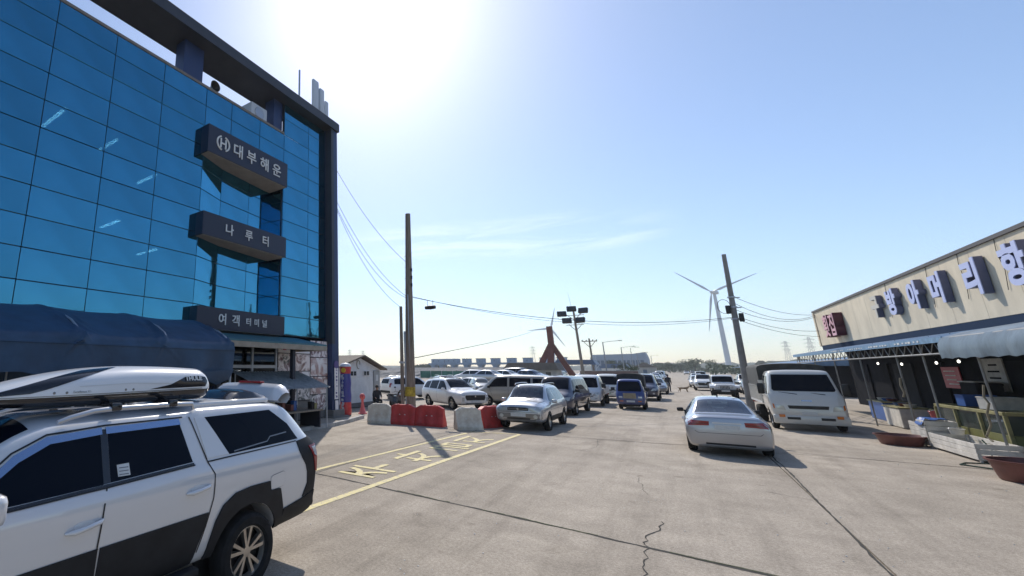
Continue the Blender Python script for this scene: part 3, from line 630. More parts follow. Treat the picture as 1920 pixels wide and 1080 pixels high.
# --- cab-over lorries
def make_truck(key, st, W, wr, wb, bed, style='steel', face=None, body_extra=None, shield=None, windows=(), cabx=0, handles=(), mirror=None, glass='tint', dual=True, er=.08, gaps=()):
    me0 = loft(st, 30, er); B = Body(me0); hw = max(s[6] for s in st)
    body = boolean(me0, arch_cutters([(0, wr)], hw, wr, .32)); shade(body, 32)
    p = Proto(); p.B = B; p.add('cab', body)
    for w in windows:
        for sd_ in 'LR': p.add('window', B.patch(sd_, w, .004, skirt=.01), glass)
    p.add('windscreen', B.patch('F', shield, .006, .12), glass)
    for nm, poly, m, *rest in face:
        off = rest[1] if len(rest) > 1 else .01
        p.add(nm, B.patch('F', poly, off, .1), m)
        if rest and rest[0]: p.add(nm, B.patch('F', [(-a, b) for a, b in poly][::-1], off, .1), m)
    for g in gaps:
        for sd_ in 'LR': p.add('panel_gap', B.line(sd_, g, .012, .002), 'black')
    for hx, hz in handles:
        for sd_ in 'LR':
            q, nn = B.hit(sd_, hx, hz); p.add('door_handle', MB().bbox(q + nn * .012, (.16, .03, .03), .008).mesh('h'), 'black')
    fr = MB()
    for sg in (1, -1): fr.lim(-wb - bed[3] * .9, .2, sg * .32 - .05, sg * .32 + .05, wr * 1.25, wr * 1.25 + .14)
    fr.cyl((-wb, -hw + .15, wr * .9), (-wb, hw - .15, wr * .9), .07).cyl((0, -hw + .15, wr), (0, hw - .15, wr), .05).bbox((-wb * .45, .5, wr * 1.25), (.6, .35, .32), .05).bbox((-.2, 0, wr * 1.15), (.9, .8, .3), .05)
    p.add('chassis', fr.mesh('chassis'), 'black')
    for sg in (1, -1):
        p.wheel(0, sg * (hw - .13), wr, .19, style, 'steelwheel'); p.wheel(-wb, sg * (W / 2 - .14), wr * .97, .22 if not dual else .30, style, 'steelwheel')
        p.add('mud_flap', MB().box((-wb - wr * 1.25, sg * (W / 2 - .2), wr * .9), (.02, .32, wr * 1.1)).mesh('flap'), 'black')
    if mirror:
        for sg in (1, -1):
            x, y, z, h = mirror
            p.add('mirror', MB().bbox((x, sg * (y + .16), z), (.08, .20, h), .03).tube([(x, sg * y, z + h * .45), (x, sg * (y + .12), z + h * .4)], .012).tube([(x, sg * y, z - h * .5), (x, sg * (y + .12), z - h * .4)], .012).mesh('mirror', True), 'black')
    x0, x1, zf, _ = bed[:4]           # bed from x0 (rear) to x1 (front), floor height
    bh = bed[4]; bm_ = bed[5]
    p.add('bed_floor', MB().lim(x0, x1, -W / 2, W / 2, zf - .09, zf).mesh('bed'), 'bedwhite' if bm_ is None else bm_)
    for sg in (1, -1):
        b = MB().lim(x0 + .03, x1 - .03, sg * (W / 2 - .035), sg * W / 2, zf + .004, zf + bh)
        for i in range(int((x1 - x0) / .45)):
            xx = x0 + .25 + i * .45
            if xx < x1 - .1: b.lim(xx - .025, xx + .025, sg * W / 2, sg * (W / 2 + .022), zf + .02, zf + bh - .02)
        b.lim(x0 + .03, x1 - .03, sg * (W / 2 - .045), sg * (W / 2 + .02), zf + bh, zf + bh + .03)
        p.add('side_board', b.mesh('side'), bm_)
    p.add('tail_board', MB().lim(x0, x0 + .035, -W / 2, W / 2, zf + .004, zf + bh).mesh('tail'), bm_)
    p.add('head_board', MB().lim(x1 - .05, x1, -W / 2, W / 2, zf + .004, zf + bh + .25).mesh('head'), bm_)
    for sg in (1, -1): p.add('tail_light', MB().bbox((x0 - .02, sg * (W / 2 - .2), zf - .16), (.04, .3, .09), .01).mesh('tl'), 'redlamp')
    if body_extra: body_extra(p, B)
    PROTO[key] = p
    return p

MTY = [(-.95, .62, 1.0, 1.35, 2.16, .92, .985, .985, .86, .01), (-.90, .60, 1.0, 1.35, 2.22, .96, 1.02, 1.02, .88, .02), (-.2, .56, 1.0, 1.35, 2.26, .98, 1.03, 1.03, .88, .03), (.15, .50, 1.0, 1.35, 2.25, .98, 1.03, 1.03, .87, .03), (.32, .46, 1.0, 1.34, 2.12, .98, 1.03, 1.02, .87, .03), (.62, .42, 1.0, 1.30, 1.44, .98, 1.02, 1.0, .92, .03), (.72, .40, .96, 1.16, 1.28, .96, 1.0, .98, .88, .02), (.80, .40, .78, .94, 1.05, .93, .97, .95, .86, .01), (.83, .42, .70, .84, .94, .90, .93, .91, .84, .0)]
def mty_extra(p, B):
    c = MB(); pts = []
    for i in range(13):
        a = math.pi * i / 12; pts.append((-math.cos(a) * 1.02, 2.36 + math.sin(a) ** .6 * .20))
    prof = [(-1.02, 1.55)] + pts + [(1.02, 1.55)]
    rows = []
    for k in range(12):
        x = -4.6 + k * 3.55 / 11; rows.append([(x, y + random.uniform(-.01, .01), z - (.02 if k % 2 else 0)) for y, z in prof])
    c.sheet(rows); n = len(prof)
    for r in (rows[0], rows[-1]): c.add(r, [tuple(range(n))])
    p.add('cargo_cover', c.mesh('cover', True, 50), 'canvas')
    p.add('bumper_step', MB().bbox((.79, 0, .42), (.14, 2.02, .32), .04).mesh('bump', True), None)
    for y in (-.45, .45): p.add('bumper_slot', MB().bbox((.865, y, .47), (.012, .36, .09), .004).mesh('slot'), 'black')
    p.add('wiper', MB().tube([(.70, .55, 1.36), (.62, .05, 1.43)], .012).tube([(.70, -.2, 1.36), (.62, -.70, 1.43)], .012).mesh('w'), 'black')
make_truck('lorry', MTY, 2.1, .39, 3.1, (-4.65, -1.02, .98, 1.3, .62, None), shield=[(-.82, 1.47), (.82, 1.47), (.865, 1.53), (.775, 2.10), (-.775, 2.10), (-.865, 1.53)],
    windows=[[(-.72, 1.40), (.42, 1.36), (.18, 2.02), (-.72, 2.06)]],
    face=[('grille', [(-.52, .82), (.52, .82), (.55, .94), (-.55, .94)], 'black', False), ('headlight', [(.62, .76), (.88, .80), (.90, .96), (.66, .92)], 'fogglass', True), ('indicator', [(.905, .80), (.955, .84), (.955, 1.0), (.912, .97)], 'amber', True), ('fog_light', rect(.68, .84, .50, .60), 'amber', True, .06), ('number_plate', rect(-.2, .2, .60, .71), 'plate', False, .02), ('badge', rect(-.14, .14, 1.10, 1.14), 'chrome', False)],
    gaps=[[(-.74, 2.1), (-.76, 1.3), (-.74, .7)], [(.45, 1.34), (.5, .9)]], handles=[(-.6, 1.22)], mirror=(.42, 1.0, 1.55, .42), body_extra=mty_extra)

POR = [(-.85, .55, .9, 1.15, 1.80, .76, .82, .82, .70, .01), (-.80, .50, .9, 1.16, 1.88, .80, .855, .85, .71, .02), (0, .40, .88, 1.16, 1.93, .80, .865, .86, .71, .03), (.35, .38, .86, 1.15, 1.90, .80, .865, .86, .70, .03), (.52, .36, .85, 1.14, 1.80, .80, .865, .855, .70, .03), (.98, .34, .80, 1.04, 1.18, .80, .86, .84, .74, .03), (1.10, .34, .76, .96, 1.07, .80, .85, .82, .72, .03), (1.28, .36, .66, .82, .92, .74, .79, .76, .66, .02), (1.33, .42, .62, .76, .85, .66, .71, .68, .60, .0)]
def por_load(p, B):
    pass
def por_args(k, ex): make_truck(k, POR, 1.66, .33, 2.45, (-3.55, -.92, .78, 1.0, .36, None), shield=[(-.66, 1.17), (.66, 1.17), (.70, 1.22), (.62, 1.78), (-.62, 1.78), (-.70, 1.22)],
    windows=[[(-.62, 1.22), (.78, 1.16), (.46, 1.70), (.34, 1.76), (-.62, 1.78)]],
    face=[('grille', rect(-.34, .34, .74, .84), 'black', False), ('headlight', [(.40, .68), (.70, .72), (.74, .88), (.50, .86)], 'fogglass', True), ('number_plate', rect(-.25, .25, .50, .61), 'plate_green', False, .02), ('fog_light', rect(.5, .64, .48, .56), 'lamp', True), ('lower_grille', rect(-.42, .42, .63, .68), 'black', False)],
    gaps=[[(-.64, 1.8), (-.66, 1.2), (-.62, .6)]], handles=[(-.5, 1.08)], mirror=(.62, .84, 1.28, .30), body_extra=ex)
por_args('porter', por_load)

LAB = [(-.75, .48, .8, 1.02, 1.62, .62, .68, .68, .58, .01), (-.70, .44, .8, 1.02, 1.68, .66, .705, .70, .59, .02), (0, .34, .78, 1.02, 1.72, .66, .71, .70, .59, .03), (.30, .32, .78, 1.01, 1.69, .66, .71, .70, .585, .03), (.42, .32, .77, 1.0, 1.60, .66, .71, .70, .585, .03), (.66, .30, .72, .93, 1.06, .66, .705, .69, .61, .02), (.74, .30, .68, .84, .95, .65, .69, .67, .58, .02), (.80, .34, .60, .74, .82, .61, .65, .63, .56, .01), (.82, .40, .58, .70, .77, .58, .61, .60, .54, .0)]
def lab_extra(p, B):
    prof = [(-.70, .98)]
    for i in range(13):
        a = math.pi * i / 12; prof.append((-math.cos(a) * .70, 1.82 + math.sin(a) ** .55 * .24))
    prof.append((.70, .98)); n = len(prof); rows = []
    for k in range(9):
        x = -2.55 + k * 1.72 / 8; rows.append([(x, y + random.uniform(-.008, .008), z - (.018 if k % 2 else 0)) for y, z in prof])
    c = MB().sheet(rows)
    for r in (rows[0], rows[-1]): c.add(r, [tuple(range(n))])
    p.add('canvas_hood', c.mesh('hood', True, 50), 'canvas')
    p.add('notice_board', MB().bbox((.87, -.02, .80), (.02, .62, .30), .006).mesh('nb'), 'cardboard')
mat('cardboard', (0.36, 0.30, 0.21), 0.85, var=0.25, vscale=7)
make_truck('mini_truck', LAB, 1.36, .27, 1.85, (-2.58, -.80, .62, .7, .36, None), shield=[(-.55, 1.04), (.55, 1.04), (.58, 1.09), (.51, 1.60), (-.51, 1.60), (-.58, 1.09)],
    windows=[[(-.56, 1.08), (.46, 1.03), (.34, 1.50), (.22, 1.58), (-.56, 1.60)]],
    face=[('headlight', rect(.38, .56, .68, .76), 'lamp', True), ('indicator', rect(.36, .52, .47, .52), 'amber', True), ('number_plate', rect(-.20, .20, .44, .54), 'plate', False, .02)],
    handles=[(-.45, .96)], mirror=(.36, .69, 1.16, .20), dual=False, body_extra=lab_extra, er=.07)
# --- white double-cab pickup with hard top (near left); rear axle at x = 0, nose at +x
PK = [(-1.20, .58, 1.05, 1.34, 1.43, .80, .90, .86, .74, .01), (-1.17, .54, 1.12, 1.36, 1.47, .85, .945, .89, .755, .02), (-1.0, .50, 1.19, 1.38, 1.64, .87, .968, .905, .76, .02), (-.66, .48, 1.19, 1.385, 1.865, .88, .975, .905, .75, .025), (-.3, .46, 1.19, 1.385, 1.89, .88, .978, .907, .745, .03), (.62, .42, 1.19, 1.375, 1.895, .88, .975, .905, .74, .03), (.66, .42, 1.19, 1.375, 1.878, .88, .975, .905, .738, .03),
      (1.55, .40, 1.19, 1.34, 1.87, .88, .972, .90, .735, .045), (2.0, .40, 1.19, 1.33, 1.855, .88, .972, .90, .73, .045), (2.3, .40, 1.19, 1.32, 1.775, .88, .972, .90, .73, .045), (2.55, .40, 1.19, 1.30, 1.62, .88, .972, .90, .74, .045), (2.95, .40, 1.0, 1.24, 1.36, .88, .972, .91, .80, .05), (3.12, .42, 1.0, 1.18, 1.28, .88, .97, .91, .80, .06), (3.6, .46, .95, 1.10, 1.22, .86, .96, .89, .76, .06), (3.85, .48, .85, 1.0, 1.12, .80, .90, .84, .70, .03), (3.94, .52, .80, .92, 1.02, .70, .78, .74, .62, .01)]
def build_pickup():
    me0 = loft(PK, 70, .06); B = Body(me0)
    cut = []
    for x in (0, 3.1):
        for sg in (1, -1): cut.append(MB().cyl((x, sg * .60, .40), (x, sg * 1.2, .40), .465, n=48).mesh('cut'))
    body = boolean(me0, cut); shade(body, 30)
    p = Proto(); p.B = B
    p.add('body', body)
    p.add('underbody', MB().bbox((1.5, 0, .52), (1.9, 1.5, .22), .04).lim(-1.0, 3.7, -.5, .5, .42, .60).mesh('ub'), 'black')
    p.add('rear_axle', MB().cyl((0, -.8, .385), (0, .8, .385), .06).cyl((3.1, -.8, .385), (3.1, .8, .385), .05).ball((0, 0, .385), .15).mesh('axle', True), 'black')
    for sg in (1, -1):
        p.wheel(0, sg * .845, .385, .255, 'ten', 'alloy'); p.wheel(3.1, sg * .845, .385, .255, 'ten', 'alloy')
    for sd_, sg in (('L', 1), ('R', -1)):
        # arch cladding, with the notch under the fuel flap
        outer = [(.56, .47), (.53, .60), (.47, .80), (.39, .93), (.23, 1.02), (.01, 1.045), (-.28, 1.045), (-.30, .945), (-.465, .935), (-.54, .72), (-.545, .50)]
        inner = [(.452, .47), (.44, .54)] + arc(0, .40, .468, 18, 162, 20) + [(-.455, .50)]
        p.add('arch_cladding', B.patch(sd_, outer + inner[::-1], .022, .07), 'clad')
        p.add('wheel_well', MB().cyl((0, sg * .58, .42), (0, sg * .62, .42), .46, n=32).mesh('well'), 'black')
        p.add('arch_cladding', B.patch(sd_, [(3.1 + a, b) for a, b in ([(.60, .50), (.55, .72), (.44, .90), (.2, 1.0), (-.2, 1.0), (-.44, .90), (-.56, .70), (-.60, .44)] + arc(0, .40, .468, 175, 15, 20))], .022, .07), 'clad')
        # black lower doors
        p.add('door_cladding', B.patch(sd_, [(.665, .62), (.70, .47), (1.665, .43), (1.655, .885), (.572, .905), (.60, .78)], .012, .1), 'clad')
        p.add('door_cladding', B.patch(sd_, [(1.685, .43), (2.45, .42), (2.52, .60), (2.50, .865), (1.675, .885)], .012, .1), 'clad')
        p.add('sill_step', MB().bbox((1.55, sg * .93, .42), (1.75, .12, .07), .02).mesh('step', True), 'clad')
        p.add('bumper_corner', B.patch(sd_, [(-.53, .50), (-.57, .685), (-.90, .735), (-1.145, .79), (-1.13, .58), (-.98, .53)], .016, .08), 'clad')
        p.add('tail_cladding', B.patch(sd_, [(-.81, 1.41), (-1.13, 1.435), (-1.155, 1.30), (-1.13, .80), (-.90, .75), (-.98, .90), (-.965, 1.03), (-.93, 1.12), (-.85, 1.22), (-.815, 1.30)], .014, .07), 'clad')
        p.add('tail_light', B.patch(sd_, [(-1.0, 1.33), (-1.15, 1.34), (-1.15, 1.02), (-1.12, 1.02), (-1.08, 1.19)], .024, .05), 'redlamp')
        p.add('reverse_light', B.patch(sd_, [(-1.05, 1.31), (-1.13, 1.315), (-1.13, 1.20), (-1.09, 1.22)], .028, .05), 'lamp')
        # glass
        p.add('window', B.patch(sd_, [(.76, 1.395), (1.59, 1.355), (1.59, 1.775), (.855, 1.785)], .004, .09), 'tint')
        p.add('window', B.patch(sd_, [(1.655, 1.35), (2.72, 1.315), (2.50, 1.50), (2.33, 1.63), (2.10, 1.735), (1.655, 1.765)], .004, .09), 'tint')
        p.add('door_pillar_trim', B.patch(sd_, [(1.592, 1.355), (1.653, 1.352), (1.653, 1.777), (1.592, 1.777)], .003, .09), 'blackgloss')
        p.add('canopy_window', B.patch(sd_, [(.285, 1.405), (-.85, 1.435), (-.72, 1.62), (-.455, 1.805), (.53, 1.795), (.42, 1.62)], .005, .09), 'tint')
        p.add('canopy_window_stripe', B.line(sd_, [(.22, 1.425), (-.30, 1.465), (-.36, 1.51), (-.66, 1.53)], .012, .009), 'p_grey')
        p.add('canopy_panel', B.patch(sd_, [(.585, 1.40), (.30, 1.408), (.43, 1.62), (.545, 1.79), (.66, 1.80)], .012, .09, .012), None)
        # rain visors along the door tops
        p.add('rain_visor', B.patch(sd_, [(.84, 1.745), (1.605, 1.735), (1.605, 1.79), (.85, 1.80)], .012, .09, .010), 'visor')
        p.add('rain_visor', B.patch(sd_, [(1.64, 1.735), (2.06, 1.705), (2.28, 1.60), (2.44, 1.475), (2.48, 1.50), (2.31, 1.65), (2.08, 1.76), (1.64, 1.79)], .012, .09, .010), 'visor')
        for g in ([(1.622, 1.35), (1.66, 1.20), (1.68, .90), (1.675, .45)], [(.722, 1.81), (.70, 1.74), (.585, 1.37), (.52, 1.25), (.525, 1.03), (.59, .78), (.66, .56)], [(.585, 1.373), (-.80, 1.412)], [(.74, 1.365), (1.6, 1.325), (2.6, 1.29)], [(2.62, 1.27), (2.60, .9), (2.52, .5)], [(.80, 1.812), (1.6, 1.806), (2.08, 1.776), (2.32, 1.668), (2.50, 1.515)]):
            p.add('panel_gap', B.line(sd_, g, .013, .0065), 'black')
        p.add('belt_moulding', B.patch(sd_, [(.75, 1.372), (1.6, 1.332), (2.6, 1.298), (2.6, 1.312), (1.6, 1.35), (.75, 1.388)], .007, .09), 'blackgloss')
        if sg > 0:
            fl = [(-.295, 1.075), (-.32, 1.095), (-.50, 1.115), (-.53, 1.10), (-.54, .98), (-.52, .955), (-.33, .94), (-.31, .955)]
            p.add('fuel_flap', B.patch(sd_, fl, .006, .08), None); p.add('panel_gap', B.line(sd_, fl + [fl[0]], .007, .004), 'black')
            p.add('window_sticker', B.patch(sd_, [(1.415, 1.385), (1.525, 1.388), (1.53, 1.48), (1.42, 1.482)], .009, .2, .002), 'plate')
            for k in range(3): p.add('sticker_print', B.patch(sd_, [(1.43, 1.395 + k * .026), (1.515, 1.398 + k * .026), (1.515, 1.405 + k * .026), (1.43, 1.402 + k * .026)], .012, .2, .001), 'p_grey')
        for x0, x1, z0, z1 in ((1.66, 1.95, 1.10, 1.06), (.58, .86, 1.16, 1.13)):
            q0, n0 = B.hit(sd_, x0, z0); q1, n1 = B.hit(sd_, x1, z1); qm, nm = B.hit(sd_, (x0 + x1) / 2, (z0 + z1) / 2)
            h = MB().tube([q0 + n0 * .002, q0.lerp(q1, .12) + n0 * .034, qm + nm * .045, q0.lerp(q1, .8) + n1 * .040, q1 + n1 * .003], [.012, .019, .018, .022, .010], 10)
            i = p.add('door_handle', h.mesh('handle', True, 60), None)
            p.add('handle_recess', B.patch(sd_, [((x0 + x1) / 2 + math.cos(a) * .085, (z0 + z1) / 2 + .012 + math.sin(a) * .030) for a in [k * math.pi / 6 for k in range(12)]], .003, .3, .004), 'p_pearl')
        # roof rail
        p.add('roof_rail', MB().tube([(2.0, sg * .70, 1.865), (1.90, sg * .69, 1.895), (1.70, sg * .685, 1.935), (1.5, sg * .685, 1.945), (.9, sg * .685, 1.945), (.66, sg * .69, 1.94), (.64, sg * .69, 1.885)], [.018, .022, .024, .024, .024, .024, .020], 10).mesh('rail', True, 60), 'rail')
        p.add('mirror', MB().bbox((2.52, sg * 1.10, 1.38), (.16, .24, .20), .05).box((2.54, sg * .98, 1.33), (.08, .10, .05)).mesh('mirror', True, 50), None)
    for x in (1.50, .90):
        c = MB().bbox((x, 0, 1.975), (.07, 1.34, .035), .012)
        for sg in (1, -1): c.bbox((x, sg * .685, 1.96), (.10, .075, .075), .02)
        p.add('cross_bar', c.mesh('bar', True), 'blackgloss')
    # hard top: raised centre panel, black vent, rear spoiler wing
    p.add('canopy_roof_panel', MB().bbox((.02, 0, 1.915), (1.18, 1.26, .06), .028).mesh('crp', True, 40), None)
    v = MB(); rows = []
    for i in range(9):
        x = .06 - i * .085; h = [.0, .05, .085, .10, .105, .10, .085, .05, .0][i]
        rows.append([(x, .14 + dy, 1.945 + h * f) for dy, f in ((-.40, 0), (-.36, .75), (-.2, 1), (0, 1.04), (.2, 1), (.36, .75), (.40, 0))])
    p.add('roof_vent', v.sheet(rows).mesh('vent', True, 50), 'blackgloss')
    sp = MB(); prof = []
    for i in range(17):
        y = -.72 + 1.38 * i / 16; t = abs(y + .03) / .69
        top = 2.115 - .02 * t * t - (.10 * max(0, (t - .82) / .18) ** 2); prof.append((y, top))
    rows = []
    for dx, zt, k in ((-.80, 1.865, 0), (-.70, 1.90, 0), (-.78, None, .78), (-.86, None, 1.0), (-.93, None, .93), (-.95, None, .5), (-.88, 1.86, 0)):
        rows.append([(dx, y, zt if zt else 1.87 + (tz - 1.87) * k) for y, tz in prof])
    p.add('spoiler', sp.sheet(rows).mesh('spoiler', True, 50), None)
    p.add('brake_light', MB().bbox((-.87, -.03, 2.122), (.08, .46, .030), .010).mesh('bl'), 'redlamp')
    for sg in (1, -1): p.add('tail_light', B.patch('B', [(sg * .72, 1.04), (sg * .86, 1.02), (sg * .88, 1.32), (sg * .74, 1.33)], .012, .06), 'redlamp')
    p.add('rear_bumper', MB().bbox((-1.17, 0, .66), (.20, 1.66, .22), .05).mesh('rb', True), 'clad')
    p.add('tailgate', B.patch('B', rect(-.72, .72, .80, 1.30), .01, .15), None)
    p.add('rear_glass', B.patch('B', [(-.68, 1.45), (.68, 1.45), (.60, 1.80), (-.60, 1.80)], .006, .15), 'tint')
    p.add('number_plate', MB().bbox((-1.20, 0, .92), (.012, .52, .11), .004).mesh('np'), 'plate')
    p.add('windscreen', B.patch('T', [(2.92, -.70), (2.97, 0), (2.92, .70), (2.18, .60), (2.14, 0), (2.18, -.60)], .005, .1), 'tint')
    p.add('headlight', B.patch('F', rect(.50, .80, .92, 1.05), .01, .1), 'lamp'); p.add('headlight', B.patch('F', rect(-.80, -.50, .92, 1.05), .01, .1), 'lamp')
    p.add('grille', B.patch('F', rect(-.45, .45, .86, 1.02), .01, .1), 'black')
    PROTO['pickup'] = p
build_pickup()

def roof_box(loc, rz):
    """aerodynamic luggage box: black tray, two-tone lid; x forward, tail at x = 0"""
    t = thing('roof_box', 'long white and black luggage box strapped on the roof of the white pickup', 'roof box', loc, rz)
    Lg = 2.35
    N = 44; lid = []; tray = []
    def dims(q):
        e = min(1.0, max(0.0, q / .045)) ** .5
        hw = .425 * (.86 + .14 * e) * (1 - .50 * max(0.0, (q - .5) / .5) ** 2.2)
        crest = (.10 + .27 * (1 - ((q - .36) / .64) ** 2 * (1 if q > .36 else .35)))
        if q < .045: crest = .25 + (crest - .25) * e
        return e, hw, max(.12, crest), .085 + .035 * (1 - q)
    def LP(q, a, off=0.0):
        e, hw, crest, seam = dims(q); c, sn = math.cos(a), math.sin(a)
        return Vector((q * Lg, (hw + off) * (abs(c) ** .55) * (1 if c >= 0 else -1), seam + (crest - seam + off) * max(0, sn) ** .62))
    for i in range(N + 1):
        q = i / N; e, hw, crest, seam = dims(q)
        lid.append([LP(q, math.pi * k / 20) for k in range(21)])
        low = .0 + .05 * max(0, (q - .7) / .3) ** 2 + (.06 * (1 - e) if q < .045 else 0); row = []
        for k in range(13):
            a = math.pi * k / 12; c, sn = math.cos(a), math.sin(a)
            row.append((q * Lg, (hw - .012) * (abs(c) ** .4) * (1 if c >= 0 else -1), seam - .004 - (seam - low) * sn ** .5))
        tray.append(row)
    m = MB().sheet(lid); m.add(lid[0], [tuple(range(21))]); m.add(lid[-1], [tuple(range(21))]); lm = m.mesh('lid', True, 50)
    o = obj('lid', lm, 'whiteplastic', t)
    m = MB().sheet(tray); m.add(tray[0], [tuple(range(13))]); m.add(tray[-1], [tuple(range(13))])
    obj('tray', m.mesh('tray', True, 50), 'blackgloss', t)
    B = Body(lm)
    for sd_ in 'LR':
        obj('side_decal', B.patch(sd_, [(.06, .20), (.10, .145), (.80, .135), (.56, .175), (.36, .255), (.20, .262), (.09, .25)], .004, .05, .004), 'blackgloss', t)
        rows = []
        for k in range(12):       # dark band sweeping from the nose up over the lid
            u = k / 11; a = .10 + u * 1.15; q0, q1 = .80 - .34 * u ** .8, .985 - .38 * u ** 1.1
            if sd_ == 'R': a = math.pi - a
            rows.append([LP(q0 + (q1 - q0) * t / 10, a, .004) for t in range(11)])
        obj('front_decal', MB().sheet(rows).mesh('decal', True, 60), 'blackgloss', t)
        obj('seam', B.line(sd_, [(.05, .128), (1.2, .112), (2.25, .095)], .008, .003), 'p_grey', t)
        obj('crease', B.line(sd_, [(.55, .185), (1.0, .20), (1.5, .18)], .008, .004), 'p_pearl', t)
    q, n = B.hit('L', .27, .235)
    lettering('maker_lettering', 'THULE', .072, 'plate', t, q + n * .016 + Vector((0, 0, -.004)), (-1, 0, 0), (0, -n.z, n.y), .004, .003)
    q, n = B.hit('L', 1.47, .135)
    lettering('small_lettering', 'Excellence XT', .028, 'p_grey', t, q + n * .004, (-1, 0, 0), (0, -.2, .98), .002)
    for sd_ in 'L':
        for x in (1.60, 1.70, .98, 1.06):
            q, n = B.hit(sd_, x, .13 if x > 1.2 else .14); obj('rivet', MB().lathe([(.012, 0), (.010, .004), (.003, .005)], 10).mesh('rivet'), 'p_grey', t).matrix_local = Matrix.Translation(q) @ n.to_track_quat('Z', 'Y').to_matrix().to_4x4()
    return t
# ------------------------------------------------------------------ ground
def concrete(key, base, dark, light, joints=True):
    m = bpy.data.materials.new(key); m.use_nodes = True; nt = m.node_tree; b = nt.nodes['Principled BSDF']; L = nt.links.new
    tc = nt.nodes.new('ShaderNodeTexCoord')
    def noise(sc, det=6, rough=.6, vec=None, dist=0):
        n = nt.nodes.new('ShaderNodeTexNoise'); n.inputs['Scale'].default_value = sc; n.inputs['Detail'].default_value = det; n.inputs['Roughness'].default_value = rough; n.inputs['Distortion'].default_value = dist
        L(vec or tc.outputs['Object'], n.inputs['Vector']); return n
    def ramp(src, p0, c0, p1, c1):
        r = nt.nodes.new('ShaderNodeValToRGB'); r.color_ramp.elements[0].position = p0; r.color_ramp.elements[1].position = p1
        r.color_ramp.elements[0].color = (*c0, 1); r.color_ramp.elements[1].color = (*c1, 1); L(src, r.inputs[0]); return r
    def mix(a, bb, f, mode='MIX', fv=1.0):
        x = nt.nodes.new('ShaderNodeMixRGB'); x.blend_type = mode; x.inputs[0].default_value = fv
        if f is not None: L(f, x.inputs[0])
        L(a, x.inputs[1]); L(bb, x.inputs[2]); return x
    big = ramp(noise(.16, 5, .6, None, .6).outputs['Fac'], .32, dark, .66, light)
    mid = ramp(noise(1.1, 8, .72).outputs['Fac'], .30, (.74, .735, .73), .70, (1.08, 1.08, 1.08))
    fine = ramp(noise(26, 4, .75).outputs['Fac'], .34, (.66, .64, .62), .64, (1.16, 1.16, 1.15))
    grit = ramp(noise(95, 3, .8).outputs['Fac'], .36, (.55, .53, .51), .60, (1.14, 1.14, 1.14))
    a = mix(big.outputs[0], mid.outputs[0], None, 'MULTIPLY'); a = mix(a.outputs[0], fine.outputs[0], None, 'MULTIPLY', .8); a = mix(a.outputs[0], grit.outputs[0], None, 'MULTIPLY', .75)
    # oily tyre-worn streaks running along the yard
    mp = nt.nodes.new('ShaderNodeMapping'); mp.inputs['Scale'].default_value = (1.1, .07, 1); L(tc.outputs['Object'], mp.inputs[0])
    st = ramp(noise(1.3, 6, .7, mp.outputs[0]).outputs['Fac'], .48, (1, 1, 1), .76, (.60, .59, .575)); a = mix(a.outputs[0], st.outputs[0], None, 'MULTIPLY', .8)
    # scattered drips and spots
    sp = ramp(noise(2.4, 2, .4).outputs['Fac'], .70, (1, 1, 1), .78, (.55, .53, .50)); a = mix(a.outputs[0], sp.outputs[0], None, 'MULTIPLY', .7)
    vo = nt.nodes.new('ShaderNodeTexVoronoi'); vo.inputs['Scale'].default_value = .22; vo.inputs['Randomness'].default_value = 1; L(tc.outputs['Object'], vo.inputs['Vector'])
    pa = ramp(vo.outputs['Color'], .2, (.88, .875, .87), .8, (1.08, 1.08, 1.07)); a = mix(a.outputs[0], pa.outputs[0], None, 'MULTIPLY', .7)
    oil = ramp(noise(.55, 7, .66, None, 1.1).outputs['Fac'], .60, (1, 1, 1), .74, (.60, .585, .565)); a = mix(a.outputs[0], oil.outputs[0], None, 'MULTIPLY', .75)
    L(a.outputs[0], b.inputs['Base Color']); b.inputs['Roughness'].default_value = .88; b.inputs['Specular IOR Level'].default_value = .25
    bp = nt.nodes.new('ShaderNodeBump'); bp.inputs['Strength'].default_value = .55; bp.inputs['Distance'].default_value = .012
    ad = nt.nodes.new('ShaderNodeMath'); ad.operation = 'ADD'; L(noise(60, 5, .8).outputs['Fac'], ad.inputs[0]); L(noise(5, 6, .6).outputs['Fac'], ad.inputs[1]); L(ad.outputs[0], bp.inputs['Height']); L(bp.outputs[0], b.inputs['Normal'])
    M[key] = m
concrete('concrete', (.3, .3, .3), (.415, .368, .305), (.560, .500, .425))
mat('joint', (.045, .042, .036), .95, var=.5, vscale=14)
mat('joint_moss', (.06, .075, .03), .95, var=.6, vscale=25)
mat('yellow', (.72, .62, .30), .8, var=.35, vscale=9, col2=(.47, .42, .33)); mat('yellow_bright', (.66, .50, .06), .75, var=.3, vscale=14)
gm = MB(); gm.add([(-4000, -400, -.05), (4000, -400, -.05), (4000, 5000, -.05), (-4000, 5000, -.05)], [(0, 1, 2, 3)])
ground = struct(gm.build('ground', 'concrete'))
XJ = [-15.6, -6.82, 1.66, 10.4]
def yj(k, x): return [-2.3, 7.78 - .1 * x, 18.45 + .03 * x, 28.6, 38.8, 49.0, 59.2, 69.4][k] if k not in (1,) else 7.78 - .1 * x
rnd = random.Random(3)
for i in range(3):
    for k in range(7):
        x0, x1 = XJ[i] + .012, XJ[i + 1] - .012; n = 9
        a = [(x0 + (x1 - x0) * t / n) for t in range(n + 1)]
        low = [(x, yj(k, x) + .012 + rnd.uniform(-.006, .006)) for x in a]; up = [(x, yj(k + 1, x) - .012 + rnd.uniform(-.006, .006)) for x in a]
        dz = rnd.uniform(-.002, .002) - .001
        s = MB(); poly = low + up[::-1]; s.prism(poly, -.048, dz, 'Z'); s.build('slab', 'concrete', ground)
